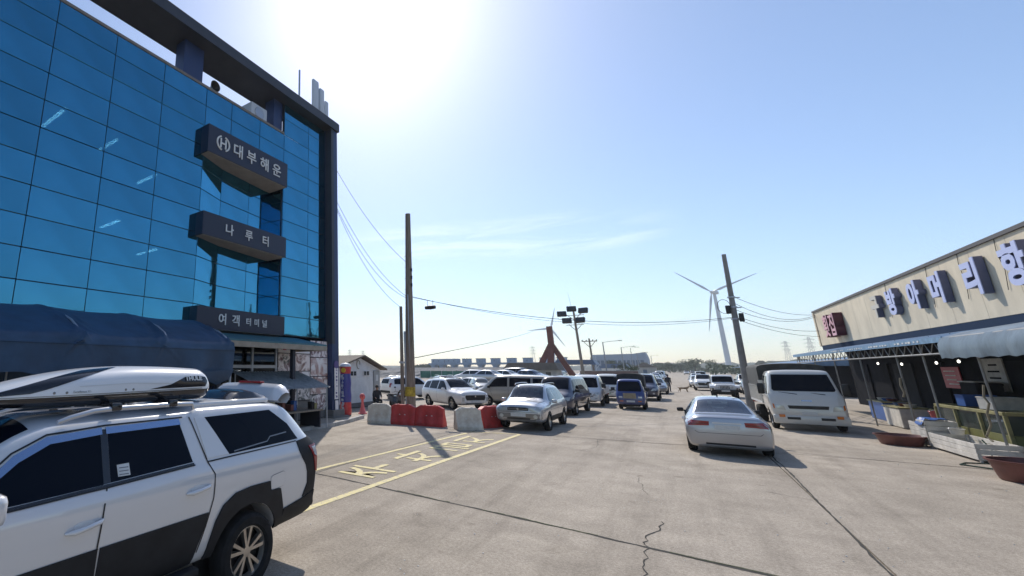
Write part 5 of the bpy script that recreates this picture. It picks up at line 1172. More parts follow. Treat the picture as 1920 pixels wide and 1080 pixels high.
for i in range(n):
    ya, yb = 20.9 + i * 20.7 / n, 20.9 + (i + 1) * 20.7 / n; ym = (ya + yb) / 2
    g.cyl((6.22, ya, 2.76), (6.22, ym, 3.11), .014, n=6).cyl((6.22, ym, 3.11), (6.22, yb, 2.76), .014, n=6)
MK(g, 'lattice_girder', 'truss')
for y in (19.9, 23.2, 25.4, 29.5, 33.5, 37.5, 41.4): MK(MB().cyl((6.3, y, 0), (6.3, y, 3.1), .026, n=10), 'awning_post', 'truss')
for y in range(21, 42, 3): MK(MB().cyl((6.22, y, 3.10), (8.5, y, 3.55), .03, n=8), 'rafter', 'truss')
# grey plastic sheet rolled out at the near end
rows = []; tr = random.Random(8)
for i in range(40):
    y = 13.0 + i * .205; w = .012 * math.sin(i * .55) + .012 * math.sin(i * 1.7 + .6) + tr.uniform(-.012, .012)
    rows.append([(8.5, y, 3.66), (7.4, y, 3.50 + w), (6.5, y, 3.32 + w * .6), (6.10, y, 3.18 + w * .4), (6.02 + w * .3, y, 3.0), (6.0 + w * .8, y, 2.80), (6.02 + w, y, 2.60 + .02 * math.sin(i * 1.7))])
MK(MB().sheet(rows), 'plastic_sheet', 'tarp_grey', True)
MK(MB().cyl((6.12, 13, 3.16), (6.12, 21.1, 3.16), .03, n=8), 'sheet_pole', 'truss')
# big built-up letters standing off the wall
ms = thing('wall_lettering', 'row of large lilac built-up letters on the beige market wall', 'sign', (8.5, 28, 4.8))
for ch, y, face, sz in (('구', 34.25, 'letter_pale', 1.12), ('방', 32.1, 'letter_face', 1.2), ('아', 29.65, 'letter_face', 1.2), ('머', 27.55, 'letter_face', 1.2), ('리', 24.95, 'letter_face', 1.25), ('항', 22.5, 'letter_face', 1.3)):
    l = lettering('letter_box', ch, sz, 'letter_side', ms, (-.02, y - 28, .53), (0, -1, 0), (0, 0, 1), .19, .05)
    lettering('letter_front', ch, sz, face, ms, (-.212, y - 28, .53), (0, -1, 0), (0, 0, 1), .02, .052)
mr_ = thing('red_wall_sign', 'pink and dark red built-up letters at the far end of the market wall', 'sign', (8.5, 42.1, 4.3))
for ch, y in (('횟', 42.75), ('집', 41.35)):
    lettering('letter_box', ch, 1.45, 'letter_red', mr_, (-.02, y - 42.1, .72), (0, -1, 0), (0, 0, 1), .40, .04)
    lettering('letter_front', ch, 1.45, 'letter_pink', mr_, (-.422, y - 42.1, .72), (0, -1, 0), (0, 0, 1), .02, .025)
for y in (33.1, 28.6, 26.0, 23.6):   # hanging feed wires of the letters
    obj('feed_wire', MB().tube([(-.01, y - 28 , 1.5), (-.03, y - 27.97, 1.1), (-.02, y - 28.05, .5), (-.03, y - 27.9, -.1)], .008, 5).mesh('wire'), 'black', ms)

# ------------------------------------------------------------------ stall goods under the awning
mat('tub_red', (.17, .06, .05), .5, var=.25, vscale=4); mat('tub_inner', (.14, .035, .032), .55); mat('pink_plastic', (.50, .12, .12), .45); mat('crate_white', (.66, .63, .57), .7, var=.25, vscale=3.5); mat('tank_yellow', (.30, .27, .12), .55, var=.3, vscale=4); mat('tank_glass', (.035, .05, .045), .12, spec=.6); mat('tank_olive', (.20, .20, .07), .5, var=.3, vscale=2); mat('blue_plastic', (.03, .10, .32), .45); mat('bulb', (1, 1, 1), .5, emit=(1, .96, .85), estr=3.0); mat('green_net', (.02, .06, .045), .8); mat('rope', (.25, .22, .16), .9)
def tub(label, x, y, r, h, z=0):
    t = thing('tub', label, 'tub', (x, y, z), 0, 'round tubs before the market')
    obj('bowl', MB().lathe([(.02, .01), (r * .78, .0), (r * .82, .02), (r * .97, h * .9), (r * 1.04, h * .92), (r * 1.05, h), (r * .985, h), (r * .95, h * .9), (r * .78, .05), (.02, .045)], 40).mesh('bowl', True, 40), 'tub_red', t)
    obj('water', MB().lathe([(.01, 0), (r * .90, .0)], 40, (0, 0, h * .62), cap=False).mesh('water'), 'tank_glass', t)
tub('round brown-red tub beside the white crate, farther of the two', 5.25, 22.75, .52, .30); tub('round brown-red tub nearest the right edge of the picture', 5.62, 17.0, .56, .42)
def crate(label, x0, x1, y0, y1, z0, z1, mt='crate_white', name='crate', legs=True):
    xc, yc = (x0 + x1) / 2, (y0 + y1) / 2; t = thing(name, label, 'crate', (xc, yc, z0)); dx, dy, dz = (x1 - x0) / 2, (y1 - y0) / 2, z1 - z0; th = .025
    for sx in (-1, 1):
        k = max(1, round(dz / .16))
        for i in range(k): obj('slat', MB().bbox((sx * (dx - th / 2), 0, .06 + (i + .5) * (dz - .06) / k), (th, 2 * dy, (dz - .06) / k - .012), .004).mesh('slat'), mt, t)
    for sy in (-1, 1):
        k = max(1, round(dz / .16))
        for i in range(k): obj('slat', MB().bbox((0, sy * (dy - th / 2), .06 + (i + .5) * (dz - .06) / k), (2 * dx - 2 * th - .004, th, (dz - .06) / k - .012), .004).mesh('slat'), mt, t)
    obj('base', MB().lim(-dx + th, dx - th, -dy + th, dy - th, .05, .08).mesh('base'), mt, t)
    for sx in (-1, 1):
        for sy in (-1, 1): obj('corner_post', MB().bbox((sx * (dx - th - .03), sy * (dy - th - .03), dz / 2), (.05, .05, dz), .005).mesh('post'), mt, t)
    return t
crate('long low white wooden crate in front of the fish tank', 5.72, 6.45, 19.65, 22.3, 0, .46)
crate('upright white board crate with a rag on it beside the farther tub', 5.72, 6.35, 22.42, 23.0, 0, .78)
crate('white box between the thin posts left of the fish tank', 5.95, 6.5, 23.5, 24.6, 0, .62)
tk = thing('fish_tank', 'large yellow framed fish tank behind the long white crate', 'fish tank', (7.1, 22.5, 0))
obj('basin', MB().lim(-.5, .5, -2.0, 2.0, .25, .62).mesh('basin'), 'tank_olive', tk); obj('glass', MB().lim(-.48, .48, -1.97, 1.97, .625, 1.12).mesh('glass'), 'tank_glass', tk)
for x, y, w, d in ((-.5, 0, .06, 4.0), (.5, 0, .06, 4.0), (0, -2.0, .95, .06), (0, 2.0, .95, .06)): obj('rim', MB().bbox((x, y, 1.16), (w, d, .09), .01).mesh('rim'), 'tank_yellow', tk)
for sx in (-1, 1):
    for y in (-2.0, -.7, .7, 2.0): obj('upright', MB().bbox((sx * .5, y, .56), (.07, .07, 1.1), .008).mesh('up'), 'tank_yellow', tk)
def bucket(label, x, y, z, r, h, mt):
    t = thing('bucket', label, 'bucket', (x, y, z)); obj('pail', MB().lathe([(.01, .01), (r * .75, 0), (r * .97, h * .9), (r * 1.05, h * .92), (r * 1.05, h), (r * .95, h), (r * .72, .03), (.01, .03)], 24).mesh('pail', True, 40), mt, t)
    obj('bail', MB().tube([(math.cos(math.pi * i / 10) * r, 0, h * .9 + math.sin(math.pi * i / 10) * r * .35) for i in range(11)], .006, 5).mesh('bail'), 'galv', t)
bucket('pink bucket on a stool behind the thin posts', 6.9, 25.6, .55, .19, .34, 'pink_plastic'); bucket('red bucket on the floor left of the fish tank', 6.6, 25.1, 0, .24, .42, 'pink_plastic'); bucket('white bucket standing on the long white crate', 6.15, 21.9, .47, .15, .16, 'crate_white')
st_ = thing('stool', 'dark stool carrying the pink bucket under the awning', 'stool', (6.9, 25.6, 0)); obj('seat', MB().lathe([(.02, .50), (.2, .50), (.2, .55), (.02, .55)], 20).mesh('seat'), 'black', st_)
for i in range(4): obj('leg', MB().cyl((math.cos(i * 1.571 + .8) * .16, math.sin(i * 1.571 + .8) * .16, 0), (math.cos(i * 1.571 + .8) * .13, math.sin(i * 1.571 + .8) * .13, .5), .014).mesh('leg'), 'black', st_)
rg = MB(); rows = []; rr3 = random.Random(2)
for i in range(9): rows.append([(5.68 + j * .09, 22.42 + i * .07, .80 + rr3.uniform(0, .06) - (.18 if j == 0 else 0)) for j in range(7)])
tag(MB().sheet(rows).build('rag', 'blue_plastic', None, True, 80), 'crumpled blue and white rag on the upright white crate', 'rag')
for i, (x, y, w, d, h, mt, lb) in enumerate(((7.6, 27.0, .7, .9, .8, 'blue_plastic', 'blue plastic bin in the shade behind the pink bucket'), (8.6, 24.5, .9, 1.6, .85, 'green_net', 'dark green covered bench at the back of the shop near the fish tank'), (7.2, 29.6, .8, 1.8, .75, 'crate_white', 'white foam boxes table under the awning behind the parked lorry'), (8.9, 20.8, .7, 1.4, 1.9, 'shutter', 'tall grey cooler at the back of the shop behind the fish tank'), (7.8, 18.4, .9, 1.6, .8, 'tank_olive', 'olive basin under the plastic sheet near the right edge'), (8.9, 28.6, .6, 1.2, 1.8, 'shutter', 'tall grey locker at the back of the shop behind the blue bin'), (7.6, 33.2, .8, 2.0, .8, 'blue_plastic', 'blue stall counter far down the awning'))):
    t = thing('stall_unit', lb, 'stall', (x, y, .02)); obj('carcass', MB().bbox((0, 0, h / 2), (w, d, h), .03).mesh('c'), mt, t); obj('lid', MB().bbox((0, 0, h + .025), (w + .06, d + .06, .045), .01).mesh('l'), 'crate_white' if i % 2 else 'tank_yellow', t)
    if h < 1:
        for q in range(3): obj('basin', MB().lathe([(.01, 0), (.13, 0), (.18, .12), (.165, .12), (.12, .02), (.01, .02)], 20, (0, (q - 1) * d * .3, h + .05)).mesh('b', True), ['tub_red', 'blue_plastic', 'crate_white'][(q + i) % 3], t)
for i, (x, y, z) in enumerate(((7.0, 30.5, 2.55), (7.0, 27.9, 2.5), (7.2, 25.6, 2.52), (7.2, 24.0, 2.55), (7.3, 20.7, 2.45), (7.2, 19.9, 2.45), (7.2, 18.7, 2.45), (7.4, 17.6, 2.4))):
    t = thing('bulb_lamp', ['lit bare bulb under the awning, farthest of the row', 'lit bare bulb under the awning, second from the lorry', 'lit bare bulb hanging over the pink bucket', 'lit bare bulb hanging over the left end of the fish tank', 'lit bare bulb under the edge of the grey plastic sheet', 'lit bare bulb over the right end of the fish tank', 'lit bare bulb above the olive basin', 'lit bare bulb nearest the right picture edge'][i], 'lamp', (x, y, z), 0, 'bulbs under the awning')
    obj('bulb', MB().ball((0, 0, 0), (.032, .032, .05)).mesh('bulb', True), 'bulb', t); obj('cap', MB().cyl((0, 0, .06), (0, 0, .13), .022).mesh('cap'), 'black', t); obj('cord', MB().cyl((0, 0, .13), (0, 0, 3.45 - z), .006, n=5).mesh('cord'), 'black', t)
hb = thing('hanging_board', 'red and white hanging board under the plastic sheet', 'sign', (7.2, 18.9, 2.1)); obj('board', MB().bbox((0, 0, .2), (.03, 1.3, .42), .006).mesh('b'), 'crate_white', hb); obj('red_field', MB().bbox((-.02, .25, .2), (.012, .55, .34), .004).mesh('r'), 'red_print', hb)
lettering('board_lettering', '대', .34, 'red_print', hb, (-.018, -.32, .2), (0, -1, 0), (0, 0, 1), .004, .01)
for y in (-.5, .5): obj('hanger', MB().cyl((0, y, .41), (0, y, 1.3), .006, n=5).mesh('h'), 'black', hb)
# rope and hose on the near post
tag(MB().tube([(6.24, 19.9, 1.9), (6.20, 19.95, 1.6), (6.22, 19.86, 1.45), (6.17, 19.95, 1.2), (6.2, 20.05, .9), (6.12, 20.2, .6), (6.15, 20.05, .5)], .022, 6).build('hose', 'rope', None, True), 'pale hose looped on the awning post by the fish tank', 'hose')
tag(MB().tube([(6.25, 25.4, 2.0), (6.22, 25.42, 1.75), (6.24, 25.36, 1.5), (6.21, 25.42, 1.35)], .03, 6).build('rope_bundle', 'rope', None, True), 'rope bundle tied to the far thin awning post', 'rope')

# ------------------------------------------------------------------ road barriers, poles, kiosk and other yard things
mat('barrier_red', (.52, .045, .04), .55, var=.25, vscale=3, bump=.15, bscale=12); mat('barrier_white', (.72, .67, .58), .65, var=.3, vscale=3.5, col2=(.50, .42, .33), bump=.15, bscale=12)
def barrier(label, x, y, rz, mt, L_=1.15, h=.82):
    t = thing('road_barrier', label, 'barrier', (x, y, 0), rz, 'plastic road barriers')
    prof = [(-.29, 0), (-.30, .12), (-.26, .20), (-.14, .48), (-.12, h - .03), (-.09, h), (.09, h), (.12, h - .03), (.14, .48), (.26, .20), (.30, .12), (.29, 0)]
    m = MB(); rows = []
    for s, k in ((-L_ / 2, .93), (-L_ / 2 + .03, 1), (-L_ * .32, 1), (-L_ * .30, .955), (-L_ * .12, .955), (-L_ * .10, 1), (L_ * .10, 1), (L_ * .12, .955), (L_ * .30, .955), (L_ * .32, 1), (L_ / 2 - .03, 1), (L_ / 2, .93)):
        top_cut = .10 if abs(s) > L_ * .44 else 0
        rows.append([(s, p[0] * k, p[1] - (top_cut if p[1] > .5 else 0)) for p in prof])
    m.sheet(rows); n = len(prof)
    for r in (rows[0], rows[-1]): m.add(r, [tuple(range(n))])
    obj('shell', m.mesh('shell', True, 28), mt, t)
    for sx in (-.18, .18): obj('filler_cap', MB().lathe([(.05, -.004), (.05, .02), (.04, .026), (.01, .026)], 16, (sx * L_, 0, h)).mesh('cap'), mt, t)
    for sg in (-1, 1):
        for sx in (-.1, .12): obj('reflector', MB().lathe([(.035, 0), (.03, .012), (.01, .014)], 14, (0, 0, 0), 'Y').mesh('ref'), 'plate', t, (sx, sg * .158 if sg > 0 else -.158, .40), 0 if sg > 0 else math.pi)
    return t
barrier('dirty white road barrier at the left end of the row by the pole', -10.55, 17.7, R(12), 'barrier_white', 1.05)
barrier('left red road barrier at the foot of the wooden pole', -9.55, 17.95, R(6), 'barrier_red')
barrier('red road barrier right of the one at the pole foot', -8.40, 18.15, R(5), 'barrier_red', 1.2)
barrier('dirty white road barrier in front of the big white sport utility', -6.75, 18.0, R(38), 'barrier_white', 1.0)
barrier('red road barrier beside the silver sport utility', -6.30, 19.35, R(68), 'barrier_red', 1.3)
mat('wood_pole', (.26, .215, .17), .85, var=.35, vscale=3, stretch=(6, 6, .6), bump=.5, bscale=30); mat('concrete_pole', (.26, .25, .235), .8, var=.25, vscale=2, bump=.2)
mat('hazard', (.45, .34, .03), .6, var=.6, vscale=6)
up = thing('utility_pole', 'tall weathered pole leaning behind the red barriers', 'pole', (-10.66, 20.8, 0))
obj('shaft', MB().cyl((0, 0, 0), (.32, .05, 10.55), .26, .135, 16).mesh('shaft', True), 'wood_pole', up)
for z in (8.2, 7.6, 7.0, 6.4, 5.0): obj('step_bolt', MB().cyl((-.22 + .03 * z, 0, z), (.22 + .03 * z, 0, z), .012, n=6).mesh('bolt'), 'galv', up)
for z in (7.4, 7.0, 6.6): obj('insulator', MB().lathe([(.02, -.1), (.06, -.06), (.03, -.02), (.06, .03), (.02, .09)], 12, (.22 + .03 * z, -.08, z)).mesh('ins', True), 'black', up)
obj('cable_guard', MB().cyl((-.10, -.19, .2), (-.06, -.17, 4.2), .05, n=8).cyl((.12, -.18, 0), (.2, -.14, 6.1), .035, n=8).mesh('guard'), 'galv', up)
obj('warning_band', MB().cyl((.015, 0, 1.0), (.025, 0, 1.45), .268, .266, 16).mesh('band', True), 'hazard', up)
obj('frayed_cable', MB().tube([(.32, -.1, 4.1), (.36, -.14, 3.8), (.30, -.15, 3.55), (.38, -.12, 3.3)], .02, 5).mesh('fray'), 'rope', up)
sp_ = thing('stub_pole', 'shorter thin pole lashed to the tall weathered pole', 'pole', (-10.98, 20.6, 0)); obj('shaft', MB().cyl((0, 0, 0), (.12, 0, 5.5), .10, .075, 12).mesh('s', True), 'wood_pole', sp_); obj('strap', MB().cyl((.05, 0, 2.6), (.06, 0, 2.7), .14, n=12).mesh('st'), 'galv', sp_)
p2 = thing('utility_pole', 'leaning concrete utility pole behind the parked lorry', 'pole', (3.1, 36, 0)); obj('shaft', MB().cyl((0, 0, 0), (.22, 0, 9.2), .19, .105, 16).mesh('s', True), 'concrete_pole', p2)
for z in (5.2, 5.9, 6.5): obj('clamp', MB().cyl((.0 + .023 * z, 0, z), (.023 * z, 0, z + .08), .19, n=12).box((.023 * z + .2, 0, z), (.35, .08, .06)).mesh('cl'), 'galv', p2)
for z, s_ in ((5.3, 1), (5.8, -1)): obj('splice_box', MB().bbox((.15 + .26 * s_, -.1, z), (.22, .16, .5), .03).mesh('sb'), 'black', p2)
obj('cable_coil', MB().tube([(-.28 + math.cos(a) * .30, -.18, 6.0 + math.sin(a) * .42) for a in [i * .45 for i in range(29)]], .014, 5).mesh('coil'), 'black', p2)
# ground end of the cable duct next to that pole
def cable(label, a, b, sag, r=.011, n=24, name='cable', wob=0):
    a = Vector(a); b = Vector(b); q = []
    for i in range(n + 1):
        t = i / n; p = a.lerp(b, t); p.z -= sag * 4 * t * (1 - t); q.append(p)
    return tag(MB().tube(q, r, 5).build(name, 'black', None, True), label, 'cable')
cable('cable from the terminal corner down to the upper part of the tall pole', (-13.0, 17.85, 12.9), (-10.42, 20.8, 7.75), .5)
cable('upper of the two cables from the terminal corner to the tall pole', (-13.0, 17.85, 11.1), (-10.5, 20.8, 5.95), .7)
cable('lower of the two cables from the terminal corner to the tall pole', (-13.0, 17.85, 10.75), (-10.5, 20.7, 5.9), .85)
cable('cable from the terminal corner to the short thin pole', (-13.0, 17.85, 10.65), (-10.86, 20.6, 5.45), .75)
cb = cable('long messenger cable from the tall pole across the yard to the far right pole', (-10.45, 20.8, 6.0), (3.2, 36, 5.35), .75, .014, 40)
cable('second strand of the long cable across the yard', (-10.45, 20.8, 6.05), (3.2, 36, 5.3), .90, .009, 40)
sb_ = thing('splice_case', 'black cable splice case hanging beside the tall pole', 'splice case', (-9.56, 21.35, 5.42)); obj('case', MB().lathe([(.02, -.3), (.09, -.27), (.11, 0), (.09, .27), (.02, .3)], 14, axis='X').mesh('case', True, 50), 'black', sb_); obj('hanger', MB().cyl((-.15, 0, .08), (-.15, 0, .38), .01).cyl((.15, 0, .08), (.15, 0, .36), .01).mesh('h'), 'black', sb_)
cable('thin service wire from the tall pole to the low shed', (-10.4, 20.8, 2.85), (-22.2, 100, 10.05), .2, .02, 30)
for i, (z0, z1, s_) in enumerate(((6.6, 6.15, .35), (6.2, 6.1, .6), (5.8, 6.0, .5), (5.4, 5.0, .3), (5.2, 4.6, .25))):
    cable(['topmost of the five wires from the leaning pole to the market corner', 'second wire down from the leaning pole to the market corner', 'middle wire from the leaning pole to the market corner', 'fourth wire down from the leaning pole to the market wall', 'lowest wire from the leaning pole to the market wall'][i], (3.3, 36, z0), (8.5, 47.2, z1), s_, .014)
# hazard stripes on the pole and kiosk
mat('house_white', (.80, .78, .75), .75, var=.12, vscale=2); mat('house_roof', (.15, .125, .10), .85, var=.3, vscale=6); mat('dark_glass', (.02, .025, .03), .1, spec=.6); mat('door_grey', (.34, .34, .34), .55)
hs = thing('kiosk_house', 'small white weatherboard kiosk with brown gable roof behind the barriers', 'kiosk', (-16.0, 24.25, 0))
def gx(y0, y1): return [(y0, 0.25), (y1, .25), (y1, 2.30), ((y0 + y1) / 2 + .3, 3.02), (y0, 2.30)]
obj('wall', MB().prism(gx(-2.7, 2.7), -5.0, -.03, 'X').mesh('wall'), 'house_white', hs); obj('plinth', MB().lim(-5.0, .02, -2.72, 2.72, 0, .26).mesh('plinth'), 'concrete_wall', hs)
for i in range(16):   # weatherboards on the front
    z0 = .27 + i * .172; z1 = z0 + .168
    w0 = 2.7 if z1 < 2.3 else 2.3 * max(.05, (3.0 - z1) / .72)
    obj('weatherboard', MB().add([(0, -w0, z0), (0, w0, z0), (-.028, w0, z1), (-.028, -w0, z1), (-.03, -w0, z0), (-.03, w0, z0)], [(0, 1, 2, 3), (0, 4, 5, 1), (4, 0, 3), (1, 5, 2)]).mesh('board'), 'house_white', hs)
for sg in (-1, 1):
    e, r_ = (sg * 3.10, 2.24), (.3, 3.12)
    obj('roof_slope', MB().add([(.35, e[0], e[1]), (-5.3, e[0], e[1]), (-5.3, r_[0], r_[1]), (.35, r_[0], r_[1]), (.35, e[0], e[1] + .09), (-5.3, e[0], e[1] + .09), (-5.3, r_[0], r_[1] + .09), (.35, r_[0], r_[1] + .09)], [(0, 1, 2, 3), (4, 7, 6, 5), (0, 4, 5, 1), (3, 2, 6, 7), (0, 3, 7, 4), (1, 5, 6, 2)]).mesh('slope'), 'house_roof', hs)
for y in (-.60, .92):
    w = obj('window', MB().bbox((.02, y, 2.05), (.05, .72, .36), .008).mesh('win'), 'house_white', hs)
    for dy in (-.17, .17): obj('pane', MB().bbox((.048, y + dy, 2.05), (.012, .28, .26), .003).mesh('pane'), 'dark_glass', w)
d_ = obj('door', MB().bbox((.03, 2.18, 1.22), (.06, .74, 2.0), .01).mesh('door'), 'door_grey', hs); obj('door_window', MB().bbox((.065, 2.18, 1.75), (.01, .3, .4), .003).mesh('dw'), 'plate', d_); obj('handle', MB().ball((.09, 2.44, 1.15), .03).mesh('h'), 'galv', d_)
obj('emblem', MB().tube([(.03, -.0 + math.cos(a) * .18, 2.60 + math.sin(a) * .26) for a in [i * 2 * math.pi / 16 for i in range(14)]], .02, 6).mesh('e'), 'rope', hs)
mat('balloon_red', (.55, .03, .035), .4, coat=.2); mat('balloon_blue', (.045, .05, .26), .4, coat=.2); mat('balloon_white', (.7, .7, .72), .4, coat=.2); mat('balloon_yellow', (.75, .50, .03), .4)
bl = thing('inflatable_column', 'red and blue inflatable advertising column at the terminal corner', 'advertising column', (-13.12, 18.72, .13))
def colm(a): return [(.28 + .012 * math.sin(z * 9), z) for z in a]
obj('base_section', MB().lathe([(.26, 0)] + colm([.03, .2, .4, .6]), 32).mesh('b', True), 'balloon_red', bl); obj('middle_section', MB().lathe(colm([.602 + i * .136 for i in range(11)]), 32, cap=False).mesh('m', True), 'balloon_blue', bl)
obj('upper_section', MB().lathe(colm([1.964, 2.1, 2.3]), 32, cap=False).mesh('u', True), 'balloon_red', bl); obj('top_cap', MB().lathe([(.285, 2.302), (.275, 2.36), (.23, 2.43), (.14, 2.475), (.01, 2.49)], 32).mesh('t', True), 'balloon_white', bl)
def on_col(a, z, r=.295): return (math.cos(a) * r, math.sin(a) * r, z)
AV = R(-60)
obj('round_badge', MB().lathe([(.12, 0), (.11, .02), (.01, .022)], 20).mesh('bd'), 'balloon_yellow', bl).matrix_local = Matrix.Translation(on_col(AV - .25, 2.13)) @ Vector((math.cos(AV - .25), math.sin(AV - .25), 0)).to_track_quat('Z', 'Y').to_matrix().to_4x4()
br_ = random.Random(6)
for i in range(11):
    z = 1.88 - i * .165 if i < 8 else .52 - (i - 8) * .17
    m = MB()
    for q in range(4): m.box((0, br_.uniform(-.05, .05), z + br_.uniform(-.05, .05)), (.012, br_.choice((.03, .11)), br_.choice((.11, .025))))
    o = obj('column_lettering', m.mesh('cl'), 'balloon_white', bl); o.matrix_local = Matrix.Rotation(AV - .45, 4, 'Z') @ Matrix.Translation((.295, 0, 0))
bn = thing('vertical_banner', 'narrow purple and white vertical banner on the terminal corner fin', 'banner', (-12.88, 17.60, .9)); mat('banner_purple', (.12, .09, .25), .6)
obj('sheet', MB().bbox((.015, 0, .75), (.02, .30, 1.45), .004).mesh('s'), 'panel_white', bn); obj('round_top', MB().lathe([(.19, 0), (.18, .03), (.01, .03)], 24, (.005, 0, 1.62), 'X').mesh('r'), 'banner_purple', bn); obj('lower_sheet', MB().bbox((.015, .02, -.28), (.02, .24, .5), .004).mesh('l'), 'panel_white', bn)
for i in range(9):
    m = MB()
    for q in range(3): m.box((.028, br_.uniform(-.04, .04), 1.36 - i * .15 + br_.uniform(-.03, .03)), (.006, br_.choice((.02, .11)), br_.choice((.08, .018))))
    obj('banner_lettering', m.mesh('bl'), 'banner_purple', bn)
mat('pinkfig', (.75, .16, .15), .5, coat=.2)
pf = thing('warning_figure', 'pink round-headed warning figure on a waisted stand by the kiosk', 'warning figure', (-13.45, 20.75, 0)); pf.scale = (.78, .78, .78); obj('stand', MB().lathe([(.30, 0), (.30, .06), (.22, .10), (.13, .45), (.08, .75), (.10, .88), (.05, .92)], 28).mesh('s', True, 50), 'pinkfig', pf); obj('head', MB().ball((0, 0, 1.12), (.21, .16, .22), 20, 14).mesh('h', True), 'pinkfig', pf)
obj('face_panel', MB().lathe([(.13, 0), (.12, .02), (.01, .025)], 20, (.12, -.09, 1.14), 'X').mesh('f'), 'barrier_red', pf)
# corrugated sales booth and its goods beside the entrance
mat('corrugated', (.42, .44, .45), .45, .5, var=.3, vscale=5)
bo = thing('sales_booth', 'corrugated sheet roofed sales booth by the photo panels', 'booth', (-11.6, 12.6, .12)); rows = []
for i in range(49):
    y = -1.7 + i * .075; c = .02 * (1 if i % 2 else -1); rows.append([(-1.0, y, 2.10 + c), (-.1, y, 1.80 + c), (.75, y, 1.50 + c)])
obj('roof_sheet', MB().sheet(rows).mesh('r', False), 'corrugated', bo)
for x, y, h in ((-.95, -1.6, 2.05), (-.95, 1.8, 2.05), (.6, -1.6, 1.5), (.6, 1.8, 1.5)): obj('post', MB().cyl((x, y, 0), (x, y, h), .025).mesh('p'), 'galv', bo)
obj('counter', MB().lim(-.7, .5, -1.5, 1.7, .62, .68).mesh('c'), 'wood_pole', bo)
for i in range(3): obj('counter_leg', MB().lim(-.6, .4, -1.4 + i * 1.5, -1.34 + i * 1.5, 0, .62).mesh('cl'), 'frame_dark', bo)
gr = random.Random(9)
ORD = ['first', 'second', 'third', 'fourth', 'fifth', 'sixth', 'seventh', 'eighth', 'ninth', 'tenth', 'eleventh', 'twelfth', 'thirteenth', 'fourteenth', 'fifteenth', 'sixteenth']
for i in range(16):
    x, y = gr.uniform(-12.2, -11.25), 11.3 + i * .18; w, d, h = gr.uniform(.15, .3), .15, gr.uniform(.12, .38)
    tag(MB().bbox((0, 0, h / 2), (w, d, h), .015).build('goods_box', _gk := gr.choice(['sign_navy', 'black', 'tub_red', 'blue_plastic', 'clad', 'tank_yellow', 'frame_dark']), None, loc=(x, y, .81)), {'sign_navy': 'navy', 'black': 'black', 'tub_red': 'brown', 'blue_plastic': 'blue', 'clad': 'charcoal', 'tank_yellow': 'yellow', 'frame_dark': 'slate'}[_gk] + ' boxed goods on the corrugated booth counter, ' + ORD[i] + ' from the left', 'goods', 'boxed goods on the booth counter')

# clutter in the shade of the awning: baskets and wall boards
cr_ = random.Random(41)
def basket(label, x, y, z, w, d, h, mt):
    t = thing('basket', label, 'basket', (x, y, z), cr_.uniform(-.3, .3), 'baskets and boxes under the awning'); m = MB()
    for sx in (-1, 1): m.box((sx * w / 2, 0, h / 2), (.02, d, h)); m.box((0, sx * d / 2, h / 2), (w, .02, h))
    m.box((0, 0, .01), (w, d, .02)).box((0, 0, h * .7), (w * .92, d * .92, .03)); obj('shell', m.mesh('s'), mt, t)
    r_ = MB()
    for sx in (-1, 1): r_.bbox((sx * w / 2, 0, h), (.04, d + .04, .03), .008); r_.bbox((0, sx * d / 2, h), (w, .04, .03), .008)
    obj('rim', r_.mesh('r'), mt, t)
for i, (x, y, z, mt, nm) in enumerate(((7.0, 26.2, 0, 'blue_plastic', 'blue basket on the floor left of the stool'), (7.3, 28.2, 0, 'tub_red', 'brown basket on the floor behind the lorry'), (6.8, 20.0, 0, 'green_net', 'green basket at the right foot of the fish tank'), (7.1, 22.0, 1.20, 'crate_white', 'white basket standing on the fish tank'), (7.15, 23.5, 1.20, 'blue_plastic', 'blue basket standing on the left of the fish tank'), (8.2, 26.3, .0, 'tank_olive', 'olive basket deep in the shop'), (8.6, 22.8, .9, 'tub_red', 'brown basket on the bench behind the fish tank'), (7.5, 31.4, 0, 'crate_white', 'white basket far under the awning'), (6.9, 17.6, .0, 'blue_plastic', 'blue basket near the right edge of the picture'))):
    basket(nm, x, y, z, .6, .45, .32, mt)
for i, (x, y, w, h, mt, lb) in enumerate(((9.45, 16.5, 1.6, 1.5, 'tank_olive', 'olive menu board on the shop wall near the right edge'), (9.45, 19.0, 1.2, .9, 'red_print', 'red menu board on the shop wall'), (9.45, 21.6, 1.5, 1.1, 'crate_white', 'pale price board on the shop wall behind the fish tank'), (9.45, 25.4, 1.8, .8, 'blue_plastic', 'blue sign board on the shop wall'), (9.45, 29.0, 1.4, 1.2, 'crate_white', 'pale poster on the shop wall behind the lorry'), (9.45, 32.5, 1.6, .9, 'red_print', 'red sign board far down the shop wall'))):
    t = thing('price_board', lb, 'board', (x, y, 1.5)); obj('board', MB().bbox((0, 0, h / 2), (.04, w, h), .01).mesh('b'), mt, t); m = MB()
    for q in range(4): m.box((-.025, cr_.uniform(-.1, .1), h * (.2 + .2 * q)), (.006, w * cr_.uniform(.4, .75), h * .05))
    obj('print_lines', m.mesh('p'), 'dark_shop' if mt == 'crate_white' else 'crate_white', t)
tag(MB().tube([(6.0, 20.1, .52), (6.05, 19.9, .30), (5.85, 19.5, .02), (5.4, 19.3, .02), (5.2, 18.9, .02), (5.6, 18.5, .02), (6.2, 18.3, .02)], .016, 6).build('water_hose', 'green_net', None, True), 'green water hose running on the ground from the long white crate', 'hose')
